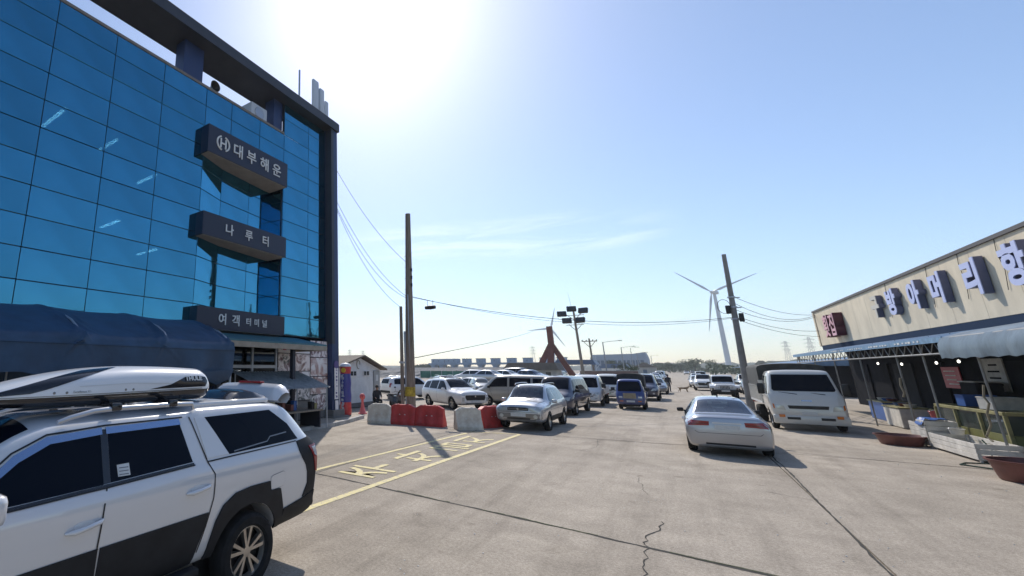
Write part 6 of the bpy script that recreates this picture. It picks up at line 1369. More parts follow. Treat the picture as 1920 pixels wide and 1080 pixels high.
# ------------------------------------------------------------------ distance: dike, sluice gates, sheds, turbines, pylons, trees
mat('gate_blue', (.20, .30, .42), .7, var=.15, vscale=.2); mat('gate_dark', (.08, .12, .18), .7); mat('dike', (.22, .21, .20), .95, var=.35, vscale=.5, bump=.5, bscale=3); mat('net_green', (.03, .16, .12), .8, var=.4, vscale=.4)
mat('turbine_white', (.62, .65, .68), .4); mat('corten', (.17, .055, .04), .75, var=.35, vscale=1.2); mat('shed_wall', (.42, .41, .38), .8, var=.2, vscale=.6); mat('shed_roof', (.13, .115, .10), .85, var=.3, vscale=.8); mat('blue_roof', (.10, .15, .24), .5, var=.2, vscale=.4); mat('far_building', (.30, .36, .44), .7, var=.12, vscale=.1); mat('brick_wall', (.20, .13, .11), .85, var=.3, vscale=1.5)
mat('leaf', (.055, .085, .03), .75, var=.45, vscale=1.2); mat('bark', (.08, .06, .045), .9, var=.3); mat('hill_green', (.05, .07, .04), .95, var=.4, vscale=.02); mat('lamp_post', (.30, .31, .32), .5, .4); mat('grass', (.06, .09, .03), .9, var=.5, vscale=.5)
# hills along the horizon, far over the water and the land
def hill(pts, depth, seed):
    r = random.Random(seed); m = MB(); rows = []
    for i in range(len(pts) - 1):
        (x0, y0, h0), (x1, y1, h1) = pts[i], pts[i + 1]; k = 26
        for j in range(k):
            t = j / k; x, y = x0 + (x1 - x0) * t, y0 + (y1 - y0) * t; h = h0 + (h1 - h0) * (3 * t * t - 2 * t**3); h *= r.uniform(.88, 1.12)
            rows.append([(x, y, -1), (x, y + depth * .02, h * .55), (x, y + depth * .10, h * .92 + r.uniform(-.4, .4)), (x, y + depth * .3, h), (x, y + depth, -1)])
    return struct(m.sheet(rows).build('hill', 'hill_green', None, True, 60))
hill([(-1500, 1100, 12), (-900, 1250, 16), (-420, 1300, 10), (-200, 1300, 13), (0, 1200, 16), (200, 1150, 15), (500, 1100, 22), (1200, 900, 40)], 400, 1)
hill([(60, 520, 9), (140, 500, 14), (260, 470, 18), (520, 420, 26)], 150, 2)
# sea behind the gates
mat('sea', (.10, .14, .17), .15, bump=.2, bscale=.6)
struct(MB().add([(-1600, 345, -.03), (-60, 345, -.03), (-200, 1200, -.03), (-1600, 1200, -.03)], [(0, 1, 2, 3)]).build('water', 'sea'))
dk_ = struct(MB().prism([(310, -.04), (318, 3.6), (324, 3.6), (340, -.04)], -560, -62, 'X').build('dike', 'dike'))
rv = random.Random(77); rows = []
for i in range(90):
    x = -150 + i * 1.15; rows.append([(x, 114 + rv.uniform(-.4, .4), -.04)] + [(x + rv.uniform(-.3, .3), 115.5 + q * 1.1 + rv.uniform(-.3, .3), .4 + q * .42 + rv.uniform(-.16, .16)) for q in range(4)] + [(x, 121.5, 1.95 + rv.uniform(-.08, .08)), (x, 127, -.04)])
struct(MB().sheet(rows).build('embankment', 'dike', None, False))
gt = thing('sluice_gates', 'long pale blue sluice gate structure with square towers on the horizon', 'sluice gate', (-110, 330, 0))
def SG(m, n, mt):
    me = m.mesh(n)
    for v in me.vertices: v.co -= Vector((-110, 330, 0))
    return obj(n, me, mt, gt)
SG(MB().lim(-150, -56, 326, 334, 5.7, 7.0), 'bridge_deck', 'gate_blue')
for a, b in ((-147.9, -137.5), (-137.0, -127.4)): SG(MB().bbox(((a + b) / 2, 330, 8.1), (b - a, 7, 4.0), .1), 'gate_house', 'gate_blue')
for a in (-123.8, -113.4, -103.0, -92.0, -81.4, -70.9, -60.5): SG(MB().bbox((a + 2.6, 330, 8.0), (5.2, 6, 3.4), .1), 'hoist_tower', 'gate_blue'); SG(MB().bbox((a + 2.6, 330, 9.9), (5.8, 6.6, .35), .05), 'tower_roof', 'gate_dark'); SG(MB().box((a + 2.6, 326.96, 8.2), (.9, .06, .7)), 'tower_window', 'gate_dark')
for x in (-147.0, -140.4, -131.0, -121.2, -110.8, -100.4, -89.4, -78.8, -68.3, -58):
    SG(MB().prism([(x - 1.6, 0), (x + 1.6, 0), (x + 1.3, 4.4), (x + 2.4, 5.7), (x - 2.4, 5.7), (x - 1.3, 4.4)], 327, 333, 'Y'), 'pier', 'gate_blue')
for x in (-146, -142, -134, -130): SG(MB().box((x, 326.46, 8.6), (.8, .06, .9)), 'house_window', 'gate_dark')
nf = thing('green_net_fence', 'green mesh fence before the sluice gates', 'fence', (-38, 112, 0))
obj('mesh_sheet', MB().lim(-16, 14, -.03, .03, .1, 1.9).mesh('m'), 'net_green', nf)
for i in range(11): obj('fence_post', MB().cyl((-16 + i * 3, -.08, 0), (-16 + i * 3, -.08, 2.0), .06).mesh('p'), 'galv', nf)
# three-legged rust-red tower
rt = thing('red_tripod_tower', 'rust-red three-legged tower sculpture beyond the low shed', 'tower', (-21.4, 110, 0))
obj('shaft', MB().prism([(-.55, 0), (.55, 0), (.55, 4.6), (-.55, 4.6)], -.5, .5, 'Y').mesh('s'), 'corten', rt, (0.3, 0, 7.1))
for dx, dy in ((-3.9, -.6), (-.3, -1.8), (4.2, 1.0)):
    a = Vector((.3, 0, 7.9)); b = Vector((dx, dy, 0)); w = .62
    m = MB(); vs = []
    for p, k in ((b, 1.0), (a, .85)): vs += [p + Vector((-w * k, -w * k, 0)), p + Vector((w * k, -w * k, 0)), p + Vector((w * k, w * k, 0)), p + Vector((-w * k, w * k, 0))]
    m.add(vs, [(0, 1, 5, 4), (1, 2, 6, 5), (2, 3, 7, 6), (3, 0, 4, 7), (3, 2, 1, 0), (4, 5, 6, 7)]); obj('leg', m.mesh('leg'), 'corten', rt)
# wind turbines
def turbine(label, x, y, hub, blade, dirs, rb, yawz, ck=1.25):
    t = thing('wind_turbine', label, 'wind turbine', (x, y, 0), yawz)
    obj('tower', MB().lathe([(rb, 0), (rb * .8, hub * .5), (rb * .52, hub - .8), (rb * .5, hub - .4)], 24).mesh('tw', True), 'turbine_white', t)
    obj('nacelle', MB().bbox((0, 1.2, hub), (2.6, 8.0, 2.8), .7).mesh('n', True, 50), 'turbine_white', t)
    h = obj('hub', MB().lathe([(1.35, 0), (1.3, -1.0), (.8, -2.0), (.05, -2.4)], 20, (0, -2.9, hub), 'Y').mesh('h', True), 'turbine_white', t)
    for a in dirs:
        d = Vector((math.cos(R(a)), 0, math.sin(R(a)))); s = Vector((-d.z, 0, d.x)); m = MB(); rows = []
        for i, (f, c, th) in enumerate(((.02, .55, .5), (.08, .8, .45), (.2, 1.5, .35), (.4, 1.15, .25), (.7, .7, .15), (.93, .38, .08), (1.0, .1, .03))):
            p = d * blade * f + Vector((0, -4.0, hub)); c *= blade / 33 * ck; th *= blade / 33
            rows.append([p + s * c * .45, p + Vector((0, -th, 0)) + s * c * .1, p - s * c * .55, p + Vector((0, th, 0)) + s * c * .1, p + s * c * .45])
        m.sheet(rows); obj('blade', m.mesh('b', True, 60), 'turbine_white', t)
turbine('large white wind turbine behind the leaning concrete pole', 35.0, 500, 66.4, 33.5, (138, 258, 18), 2.0, R(-27))
turbine('distant white wind turbine half hidden by the rust-red tower', -170.0, 900, 75.2, 39, (74.7, 301, 184), 2.2, R(8), 2.0)
# pylons
def pylon(label, x, y, h):
    t = thing('pylon', label, 'pylon', (x, y, 0), .3, 'transmission pylons'); m = MB(); w = h * .085; tw = h * .02; r = h * .0045
    L4 = [(-1, -1), (1, -1), (1, 1), (-1, 1)]
    for sx, sy in L4: m.cyl((sx * w, sy * w, 0), (sx * tw, sy * tw, h), r, r * .7, 4)
    for k in range(10):
        f0, f1 = k / 10, (k + 1) / 10; w0, w1 = w + (tw - w) * f0, w + (tw - w) * f1
        for a in range(4):
            b = (a + 1) % 4; m.cyl((L4[a][0] * w0, L4[a][1] * w0, h * f0), (L4[b][0] * w1, L4[b][1] * w1, h * f1), r * .6, n=4)
    obj('lattice', m.mesh('l'), 'lamp_post', t); m = MB()
    for f in (.70, .82, .93): m.cyl((-h * .13, 0, h * f), (h * .13, 0, h * f), r, n=4).cyl((-h * .13, 0, h * f), (0, 0, h * (f + .04)), r * .6, n=4).cyl((h * .13, 0, h * f), (0, 0, h * (f + .04)), r * .6, n=4)
    obj('crossarms', m.mesh('c'), 'lamp_post', t)
pylon('left of the two far pylons above the kiosk roof', -549, 800, 44); pylon('right of the two far pylons above the kiosk roof', -515, 800, 41); pylon('far pylon left of the rust-red tower', -182, 800, 40); pylon('left of the two far pylons by the market corner', 113, 800, 37); pylon('right of the two far pylons by the market corner', 134, 800, 41)
# low shed, blue canopy, walls and far buildings
sh = thing('low_shed', 'long low shed with brown roof beyond the parked vans', 'shed', (-22.5, 95, 0))
obj('wall', MB().lim(-4.6, 4.6, 0, 5, 0, 2.2).mesh('w'), 'shed_wall', sh); obj('roof', MB().prism([(-5.2, 2.15), (5.2, 2.15), (4.6, 3.55), (-3.9, 3.55)], -.5, 5.5, 'Y').mesh('r'), 'shed_roof', sh)
for x in (-3, -1, 1.2, 3.2): obj('window', MB().box((x, -.02, 1.5), (.9, .04, .6)).mesh('win'), 'dark_glass', sh)
cn = thing('parking_canopy', 'blue-roofed open canopy behind the dark van', 'canopy', (-18, 120, 0)); obj('roof', MB().prism([(-4.4, 3.35), (4.2, 3.35), (3.6, 4.4), (-3.7, 4.5)], -3, 3, 'Y').mesh('r'), 'blue_roof', cn)
for x in (-4, -1.4, 1.4, 4): obj('post', MB().cyl((x, -2.6, 0), (x, -2.6, 3.4), .1).cyl((x, -2.6, 2.4), (x + .8, -2.6, 3.3), .06).mesh('p'), 'turbine_white', cn)
wl = thing('yard_wall', 'low reddish wall across the yard behind the parked trucks', 'wall', (-9, 92, 0)); obj('masonry', MB().lim(-4.5, 4.0, 0, .25, 0, 2.0).mesh('m'), 'brick_wall', wl); obj('coping', MB().lim(-4.55, 4.05, -.04, .29, 2.0, 2.1).mesh('c'), 'shed_wall', wl)
bb = thing('far_terminal', 'large pale blue building with an upswept roof end in the distance', 'building', (-31, 380, 0))
obj('block', MB().prism([(-17.2, 0), (17.0, 0), (17.0, 9.4), (15.8, 13.9), (9, 12.9), (-16, 12.6), (-17.2, 10)], 0, 30, 'Y').mesh('b'), 'far_building', bb)
for i in range(12): obj('window', MB().box((-15 + i * 2.6, -.05, 6.2), (1.9, .1, 4.6)).mesh('w'), 'gate_dark', bb)
rs = thing('roadside_store', 'small dark-roofed building at the end of the car row', 'building', (-10.5, 240, 0)); obj('wall', MB().lim(-4, 4, 0, 6, 0, 3.2).mesh('w'), 'shed_wall', rs); obj('roof', MB().prism([(-4.6, 3.1), (4.6, 3.1), (0, 5.2)], -.5, 6.5, 'Y').mesh('r'), 'shed_roof', rs); obj('door', MB().box((0, -.03, 1.1), (1.4, .06, 2.2)).mesh('d'), 'gate_dark', rs)
rs = thing('roadside_store', 'small blue-roofed building beyond the car row', 'building', (-17, 190, 0)); obj('wall', MB().lim(-4, 4, 0, 6, 0, 2.8).mesh('w'), 'house_white', rs); obj('roof', MB().prism([(-4.6, 2.7), (4.6, 2.7), (3.4, 4.2), (-3.4, 4.2)], -.5, 6.5, 'Y').mesh('r'), 'blue_roof', rs); obj('window', MB().box((1.2, -.03, 1.6), (1.6, .06, .9)).mesh('d'), 'gate_dark', rs)
# floodlight mast, crossarm pole, street lamps
fl_ = thing('floodlight_mast', 'dark wooden mast with five floodlights above the white truck', 'floodlight', (-12.0, 85, 0))
obj('shaft', MB().cyl((0, 0, 0), (-.30, 0, 12.4), .26, .14, 14).mesh('s', True), 'wood_pole', fl_); obj('crossarms', MB().cyl((-1.9, 0, 11.2), (1.2, 0, 11.2), .05).cyl((-1.6, 0, 9.6), (1.0, 0, 9.6), .05).cyl((-.3, 0, 10.4), (-1.6, 0, 11.5), .05).cyl((-.3, 0, 10.4), (.9, 0, 11.6), .05).cyl((-.25, 0, 8.6), (-1.2, 0, 9.7), .05).cyl((-.25, 0, 8.6), (.8, 0, 9.7), .05).mesh('c'), 'wood_pole', fl_)
for x, z in ((-2.1, 11.55), (-.55, 12.3), (1.15, 11.9), (-1.45, 10.35), (.55, 10.35)):
    o = obj('floodlight', MB().bbox((0, 0, 0), (1.45, .5, .9), .1).bbox((0, .26, .1), (.5, .25, .4), .05).mesh('f', True), 'black', fl_, (x, -.1, z)); o.rotation_euler = (R(-25), 0, R(12 if x < 0 else -12))
    obj('lens', MB().bbox((0, -.26, 0), (1.3, .02, .75), .008).mesh('l'), 'dark_glass', o)
obj('lightning_rod', MB().cyl((-.5, 0, 12.4), (-.8, 0, 15.2), .03, .015, 6).mesh('r'), 'galv', fl_)
xp = thing('crossarm_pole', 'utility pole with a crossarm right of the floodlight mast', 'pole', (-16.0, 130, 0)); obj('shaft', MB().cyl((0, 0, 0), (-.15, 0, 9.9), .28, .18, 12).mesh('s', True), 'wood_pole', xp); obj('crossarm', MB().box((-.15, 0, 9.2), (3.4, .16, .2)).cyl((-.15, 0, 7.6), (-1.4, 0, 9.1), .07).cyl((-.15, 0, 7.6), (1.1, 0, 9.1), .07).mesh('c'), 'wood_pole', xp); obj('transformer', MB().cyl((.4, 0, 4.4), (.4, 0, 5.8), .42).mesh('t'), 'galv', xp)
for x in (-1.7, -.8, .6, 1.4): obj('insulator', MB().lathe([(.08, 0), (.14, .15), (.05, .3)], 10, (x, 0, 9.3)).mesh('i'), 'black', xp)
for i, (x, y, h, arm) in enumerate(((-12.3, 120, 8.4, 3.7), (-11.2, 150, 8.3, 3.3), (-9.9, 190, 7.8, 3.0), (-13.6, 225, 11, 3.0), (-8.3, 260, 8.5, 3))):
    t = thing('street_lamp', ['street lamp with a long arm nearest of the row', 'second street lamp of the row behind the blue truck', 'third street lamp of the row', 'tall thin street lamp between the second and third', 'farthest street lamp at the end of the row'][i], 'street lamp', (x, y, 0), 0, 'street lamps along the road')
    obj('post', MB().cyl((0, 0, 0), (0, 0, h), .16, .10, 10).mesh('p', True), 'lamp_post', t); obj('arm', MB().tube([(0, 0, h - .1), (arm * .5, 0, h + .12), (arm * .8, 0, h + .2)], .05, 6).mesh('a'), 'lamp_post', t); obj('lamp_head', MB().bbox((arm * .9, 0, h + .2), (.9, .3, .16), .06).mesh('h', True), 'lamp_post', t)
# trees
def tree_mesh(seed, h, w, n=1100):
    r = random.Random(seed); m = MB(); cl = [(r.gauss(0, w * .26), r.gauss(0, w * .26), h * r.uniform(.38, .92), w * r.uniform(.16, .30)) for _ in range(14)]
    for _ in range(n):
        c = r.choice(cl); d = Vector((r.gauss(0, 1), r.gauss(0, 1), r.gauss(0, .8))); d = d.normalized() * c[3] * r.uniform(.5, 1.1)
        p = Vector(c[:3]) + d; a = Vector((r.gauss(0, 1), r.gauss(0, 1), r.gauss(0, 1))).normalized(); b = a.orthogonal(); s = h * r.uniform(.018, .04)
        m.add([p - a * s, p + b * s * .6, p + a * s, p - b * s * .6], [(0, 1, 2, 3)])
    return m.mesh('crown', fix=False)
TM = [(tree_mesh(i, 1.0, [.9, .7, 1.2, .8][i]), MB().cyl((0, 0, 0), (.02, .01, .75), .035, .012, 8).cyl((.01, 0, .4), (.2, .05, .7), .015, .006, 6).cyl((.01, 0, .45), (-.18, -.06, .72), .015, .006, 6).mesh('trunk')) for i in range(4)]
for c, t_ in TM: c.materials.append(M['leaf']); t_.materials.append(M['bark'])
def tree(label, x, y, h, k, group, sx=1.0):
    t = thing('tree', label, 'tree', (x, y, 0), random.uniform(0, 6), group)
    for nm, me in zip(('crown', 'trunk'), TM[k]):
        o = bpy.data.objects.new(nm, me); COL.objects.link(o); o.parent = t; o.scale = (h * sx, h * sx, h)
tree('tree with a dark crown right of the road end', 8.8, 330, 8, 0, 'trees along the road'); tree('smaller tree right of the road end', 14, 300, 7, 1, 'trees along the road'); tree('bushy tree at the far end of the road', 3, 420, 8, 2, 'trees along the road')
for i, x in enumerate((-22, -15.5, -9.5, -3)): tree(['leftmost roadside tree beyond the car row', 'second roadside tree beyond the car row', 'third roadside tree beyond the car row', 'rightmost roadside tree beyond the car row'][i], x, 330 + i * 9, 5.0 + (i % 2) * 1.5, i % 4, 'trees beyond the car row', 1.2)
for i, (x, y, h) in enumerate(((-24, 250, 6.5), (-16.5, 210, 5), (-13, 170, 4.2), (-9.2, 150, 3))): tree(['tree before the large pale blue building, left', 'tree before the large pale blue building, middle', 'young tree by the street lamps', 'low shrub-like tree beside the car row'][i], x, y, h, (i + 1) % 4, 'trees by the street lamps')
wm = MB(); rw = random.Random(31)
for _ in range(2600):
    f = rw.random(); x = -186 + f * 38 + rw.gauss(0, 1); y = 355 + rw.uniform(0, 18); z = 2.5 + rw.random() * (3.6 * math.sin(math.pi * min(1, max(0, f * .9 + .05))) + .6)
    a = Vector((rw.gauss(0, 1), rw.gauss(0, 1), rw.gauss(0, 1))).normalized(); b = a.orthogonal(); s = rw.uniform(.3, .8); p = Vector((x, y, z)); wm.add([p - a * s, p + b * s * .6, p + a * s, p - b * s * .6], [(0, 1, 2, 3)])
struct(tag(wm.build('wood', 'leaf'), 'small dark wood on the dike left of the sluice gates', 'wood'), 'stuff')
wm = MB()
for _ in range(5200):
    f = rw.random(); x = -30 + f * 75; y = 440 + rw.uniform(-15, 30); hh = 3.4 + 2.2 * math.sin(x * .21) * math.sin(x * .083) + (2 if x < 5 else 0); z = rw.random() ** .7 * hh + .3
    a = Vector((rw.gauss(0, 1), rw.gauss(0, 1), rw.gauss(0, 1))).normalized(); b = a.orthogonal(); s = rw.uniform(.35, .9); p = Vector((x, y, z)); wm.add([p - a * s, p + b * s * .6, p + a * s, p - b * s * .6], [(0, 1, 2, 3)])
struct(tag(wm.build('wood', 'leaf'), 'low belt of trees closing the end of the road', 'wood'), 'stuff')

# ------------------------------------------------------------------ people and dog
mat('skin', (.42, .26, .19), .6); mat('hair', (.012, .010, .009), .6); mat('jacket_dark', (.018, .02, .026), .8, var=.3, vscale=6); mat('trousers_dark', (.022, .023, .028), .85, var=.3, vscale=6); mat('shoe', (.015, .015, .015), .6); mat('fur', (.26, .19, .12), .9, var=.4, vscale=8)
def skinned(name, joints, edges, radii, sub=2):
    me = bpy.data.meshes.new(name); me.from_pydata(joints, edges, []); me.update()
    o = bpy.data.objects.new(name, me); COL.objects.link(o)
    md = o.modifiers.new('skin', 'SKIN'); md.use_smooth_shade = True
    for i, r in enumerate(radii): me.skin_vertices[0].data[i].radius = (r, r) if not isinstance(r, tuple) else r
    me.skin_vertices[0].data[0].use_root = True
    s = o.modifiers.new('sub', 'SUBSURF'); s.levels = sub; s.render_levels = sub
    dg = bpy.context.evaluated_depsgraph_get(); dg.update(); r = bpy.data.meshes.new_from_object(o.evaluated_get(dg)); bpy.data.objects.remove(o); r.materials.clear()
    return r
def person(label, loc, rz, pose):
    """pose: dict of joint positions; a continuous skinned body, coloured by garment"""
    P = pose; names = ['pelvis', 'belly', 'chest', 'neck', 'head0', 'head1', 'lsh', 'lel', 'lwr', 'lha', 'rsh', 'rel', 'rwr', 'rha', 'lhip', 'lkn', 'lan', 'lto', 'rhip', 'rkn', 'ran', 'rto']
    J = [P[n] for n in names]; ix = {n: i for i, n in enumerate(names)}
    E_ = [('pelvis', 'belly'), ('belly', 'chest'), ('chest', 'neck'), ('neck', 'head0'), ('head0', 'head1'), ('chest', 'lsh'), ('lsh', 'lel'), ('lel', 'lwr'), ('lwr', 'lha'), ('chest', 'rsh'), ('rsh', 'rel'), ('rel', 'rwr'), ('rwr', 'rha'), ('pelvis', 'lhip'), ('lhip', 'lkn'), ('lkn', 'lan'), ('lan', 'lto'), ('pelvis', 'rhip'), ('rhip', 'rkn'), ('rkn', 'ran'), ('ran', 'rto')]
    rad = {'pelvis': (.15, .12), 'belly': (.15, .11), 'chest': (.17, .12), 'neck': .058, 'head0': .085, 'head1': .088, 'lsh': .075, 'lel': .052, 'lwr': .038, 'lha': .036, 'lhip': .098, 'lkn': .068, 'lan': .048, 'lto': .045}
    for s in ('sh', 'el', 'wr', 'ha', 'hip', 'kn', 'an', 'to'): rad['r' + s] = rad['l' + s]
    me = skinned('body', J, [(ix[a], ix[b]) for a, b in E_], [rad[n] for n in names])
    for k in ('jacket_dark', 'trousers_dark', 'skin', 'shoe'): me.materials.append(M[k])
    segs = [(a, b) for a, b in E_]
    def col(a, b):
        if 'to' in b and b != 'neck': return 3
        if b[1:] in ('hip', 'kn', 'an') or b == 'lan' or b == 'ran': return 1
        if b in ('head0', 'head1', 'lha', 'rha'): return 2
        return 0
    V = {n: Vector(P[n]) for n in names}
    for f in me.polygons:
        c = f.center; best = None
        for a, b in segs:
            d = V[b] - V[a]; t = max(0, min(1, (c - V[a]).dot(d) / d.length_squared)); q = (V[a] + d * t - c).length
            if best is None or q < best[0]: best = (q, col(a, b))
        f.material_index = best[1]
    t = thing('person', label, 'person', loc, rz); obj('body', me, None, t)
    h0, h1 = V['head0'], V['head1']; hm = MB().ball((h0 + h1) / 2 + Vector((-.025, 0, .055)), (.108, .098, .115), 16, 10)
    obj('hair', hm.mesh('hair', True), 'hair', t)
    f = MB().ball((h0 + h1) / 2 + Vector((.098, 0, -.015)), (.018, .014, .022), 8, 6)
    obj('nose', f.mesh('nose', True), 'skin', t)
    e = MB()
    for sg in (-1, 1): e.ball((h0 + h1) / 2 + Vector((.085, sg * .033, .02)), (.01, .013, .009), 8, 6)
    obj('eyes', e.mesh('eyes', True), 'hair', t)
    e = MB()
    for sg in (-1, 1): e.ball((h0 + h1) / 2 + Vector((-.005, sg * .092, -.005)), (.022, .012, .032), 8, 6)
    obj('ears', e.mesh('ears', True), 'skin', t)
    for s in 'lr':
        w, h = V[s + 'wr'], V[s + 'ha']; d = (h - w).normalized(); sd3 = d.cross(Vector((1, 0, .01))).normalized(); m = MB()
        for k in range(4):
            b = h + Vector((.022 - k * .017, 0, 0)) + d * .02; m.tube([b, b + d * .035, b + d * .06 + Vector((.012, 0, .0))], [.010, .009, .007], 6)
        b = w.lerp(h, .6) + Vector((.035, 0, 0)); m.tube([b, b + d * .03 + Vector((.02, 0, 0)), b + d * .055 + Vector((.022, 0, 0))], [.011, .010, .008], 6)
        obj('fingers', m.mesh('fingers', True), 'skin', t)
    return t
WALK = dict(pelvis=(0, 0, .93), belly=(.02, 0, 1.08), chest=(.05, 0, 1.32), neck=(.07, 0, 1.50), head0=(.09, 0, 1.58), head1=(.10, 0, 1.68), lsh=(.04, .19, 1.40), lel=(.0, .25, 1.14), lwr=(.12, .22, .93), lha=(.16, .21, .86), rsh=(.04, -.19, 1.40), rel=(-.06, -.24, 1.13), rwr=(.04, -.25, .90), rha=(.07, -.25, .82),
            lhip=(0, .09, .90), lkn=(.14, .10, .50), lan=(.10, .11, .09), lto=(.24, .12, .04), rhip=(0, -.09, .90), rkn=(-.04, -.12, .49), ran=(-.22, -.15, .10), rto=(-.09, -.16, .04))
person('person in dark clothes walking a dog on the road, seen from behind', (-.82, 60, 0), R(75), WALK)
SIT = dict(pelvis=(0, 0, .52), belly=(.02, 0, .68), chest=(.05, 0, .92), neck=(.08, 0, 1.10), head0=(.10, 0, 1.18), head1=(.11, 0, 1.28), lsh=(.04, .19, 1.0), lel=(.08, .26, .76), lwr=(.30, .20, .66), lha=(.37, .18, .64), rsh=(.04, -.19, 1.0), rel=(.08, -.26, .76), rwr=(.30, -.2, .66), rha=(.37, -.18, .64),
           lhip=(.02, .10, .52), lkn=(.43, .14, .52), lan=(.42, .15, .09), lto=(.56, .16, .04), rhip=(.02, -.10, .52), rkn=(.43, -.14, .52), ran=(.40, -.15, .09), rto=(.54, -.16, .04))
person('person in dark clothes sitting before the kiosk door', (-14.4, 23.8, 0), R(-40), SIT)
cs = thing('plastic_chair', 'dark chair under the person sitting by the kiosk', 'chair', (-14.4, 23.8, 0), R(-40)); obj('seat', MB().bbox((.05, 0, .40), (.44, .44, .04), .015).mesh('s'), 'black', cs); obj('backrest', MB().bbox((-.17, 0, .66), (.03, .42, .42), .012).mesh('b'), 'black', cs)
for sx in (-.14, .24):
    for sy in (-.19, .19): obj('leg', MB().cyl((sx, sy, 0), (sx, sy, .39), .014).mesh('l'), 'black', cs)
# motor scooter beside the kiosk
sc = thing('scooter', 'parked dark scooter with silver trim right of the kiosk door', 'scooter', (-13.6, 24.7, 0), R(-35))
for x in (-.6, .62):
    w = obj('wheel', MB().lathe([(.15, -.05), (.24, -.055), (.26, 0), (.24, .055), (.15, .05)], 24, (x, 0, .26), 'Y').mesh('w', True), 'rubber', sc); obj('rim', MB().lathe([(.02, .03), (.16, .02), (.16, -.02), (.02, -.03)], 16, (x, 0, .26), 'Y').mesh('r'), 'steelwheel', w)
obj('body', MB().prism([(-.85, .55), (-.8, .75), (-.2, .72), (-.05, .42), (.32, .40), (.48, .85), (.60, .88), (.62, .5), (.45, .26), (-.3, .24), (-.5, .45)], -.16, .16, 'Y').mesh('b', True), 'p_black', sc); obj('saddle', MB().bbox((-.45, 0, .80), (.75, .28, .10), .04).mesh('s', True), 'seat', sc)
obj('handlebar', MB().tube([(.42, -.34, 1.02), (.50, -.2, 1.03), (.54, 0, .98), (.50, .2, 1.03), (.42, .34, 1.02)], .016, 8).tube([(.54, 0, .98), (.62, 0, .3)], .03, 8).mesh('h', True), 'black', sc); obj('headlight', MB().ball((.62, 0, .86), (.06, .09, .08)).mesh('hl', True), 'lamp', sc)
for sg in (-1, 1): obj('mirror', MB().tube([(.48, sg * .24, 1.03), (.50, sg * .28, 1.22)], .008, 6).ball((.50, sg * .28, 1.26), (.02, .07, .045)).mesh('m', True), 'black', sc)
# dog
dj = [(0, 0, .40), (.20, 0, .41), (.38, 0, .42), (.47, 0, .50), (.54, 0, .58), (.64, 0, .555), (-.20, 0, .42), (-.32, 0, .45), (-.46, 0, .52),
      (.33, .07, .33), (.31, .075, .18), (.33, .075, .03), (.33, -.07, .33), (.38, -.075, .19), (.42, -.075, .03), (-.22, .075, .33), (-.16, .08, .23), (-.25, .08, .14), (-.22, .08, .03), (-.22, -.075, .33), (-.24, -.08, .22), (-.35, -.08, .15), (-.33, -.08, .03)]
de = [(0, 1), (1, 2), (2, 3), (3, 4), (4, 5), (0, 6), (6, 7), (7, 8), (2, 9), (9, 10), (10, 11), (2, 12), (12, 13), (13, 14), (6, 15), (15, 16), (16, 17), (17, 18), (6, 19), (19, 20), (20, 21), (21, 22)]
dr = [.10, .12, .115, .075, .075, .035, .095, .035, .015, .055, .035, .028, .055, .035, .028, .06, .042, .028, .028, .06, .042, .028, .028]
dg_ = thing('dog', 'small tan dog walking on the road beside the person', 'dog', (.28, 60.3, 0), R(-10)); obj('body', skinned('body', dj, de, dr), 'fur', dg_)
obj('ears', MB().add([(.52, .03, .63), (.55, .06, .63), (.53, .06, .71), (.52, -.03, .63), (.55, -.06, .63), (.53, -.06, .71), (.54, .045, .62), (.54, -.045, .62)], [(0, 1, 2), (0, 2, 6), (1, 6, 2), (3, 5, 4), (3, 7, 5), (4, 5, 7)]).mesh('ears'), 'fur', dg_); obj('nose', MB().ball((.675, 0, .56), .014).mesh('n', True), 'black', dg_)

# ------------------------------------------------------------------ vehicles
def car(kind, label, cat, paintkey, x, y, heading, name='parked_car', group=None, z=0, skip=()):
    return PROTO[kind].place(name, label, cat, paintkey, (x, y, z), R(heading), group, None, skip)
car('pickup', 'white double-cab pickup with hard top and black cladding at lower left', 'pickup', 'p_pickup', -4.845, 3.71, -90, 'pickup_truck')
roof_box((-4.845 + .10, 3.71 - .27, 1.965), R(-90))
car('sedan', 'silver saloon seen from behind in the middle of the yard', 'car', 'p_sedan', .88, 19.12, 90)
car('suv_old', 'old silver sport utility with open front view beside the red barrier', 'car', 'p_silver', -4.98, 20.95, -91)
car('suv_big', 'large white sport utility turned towards the barriers', 'car', 'p_white', -11.2, 27.6, -38)
car('van', 'beige van side-on behind the silver sport utility', 'van', 'p_beige', -8.2, 30.8, 176, 'parked_van')
car('van', 'dark navy van behind the silver sport utility', 'van', 'p_navy', -5.15, 28.4, -92, 'parked_van')
car('porter', 'white flatbed truck facing the camera behind the navy van', 'truck', 'p_white', -4.75, 34.6, -90, 'flatbed_truck')
car('porter', 'white flatbed truck loaded with tubs right of the first one', 'truck', 'p_offwhite', -4.3, 41.6, -90, 'flatbed_truck')
car('mini_truck', 'small blue truck with canvas hood and cardboard notice on its front', 'truck', 'p_blue', -2.32, 33.0, -90, 'mini_truck')
car('lorry', 'white lorry with dark cargo cover parked before the market awning', 'truck', 'p_offwhite', 3.78, 26.1, -90, 'lorry')
car('offroader', 'white boxy off-roader with slotted grille facing the saloon', 'car', 'p_white', 2.95, 51.5, -90)
car('suv_big', 'white sport utility parked behind the boxy off-roader', 'car', 'p_white', 2.35, 68.0, -90)
car('hatch', 'white small car behind the white sport utility on the right', 'car', 'p_white', 2.0, 78.0, -90)
car('van', 'dark van behind the blue canvas truck', 'van', 'p_navy', -2.15, 44.5, -90, 'parked_van')
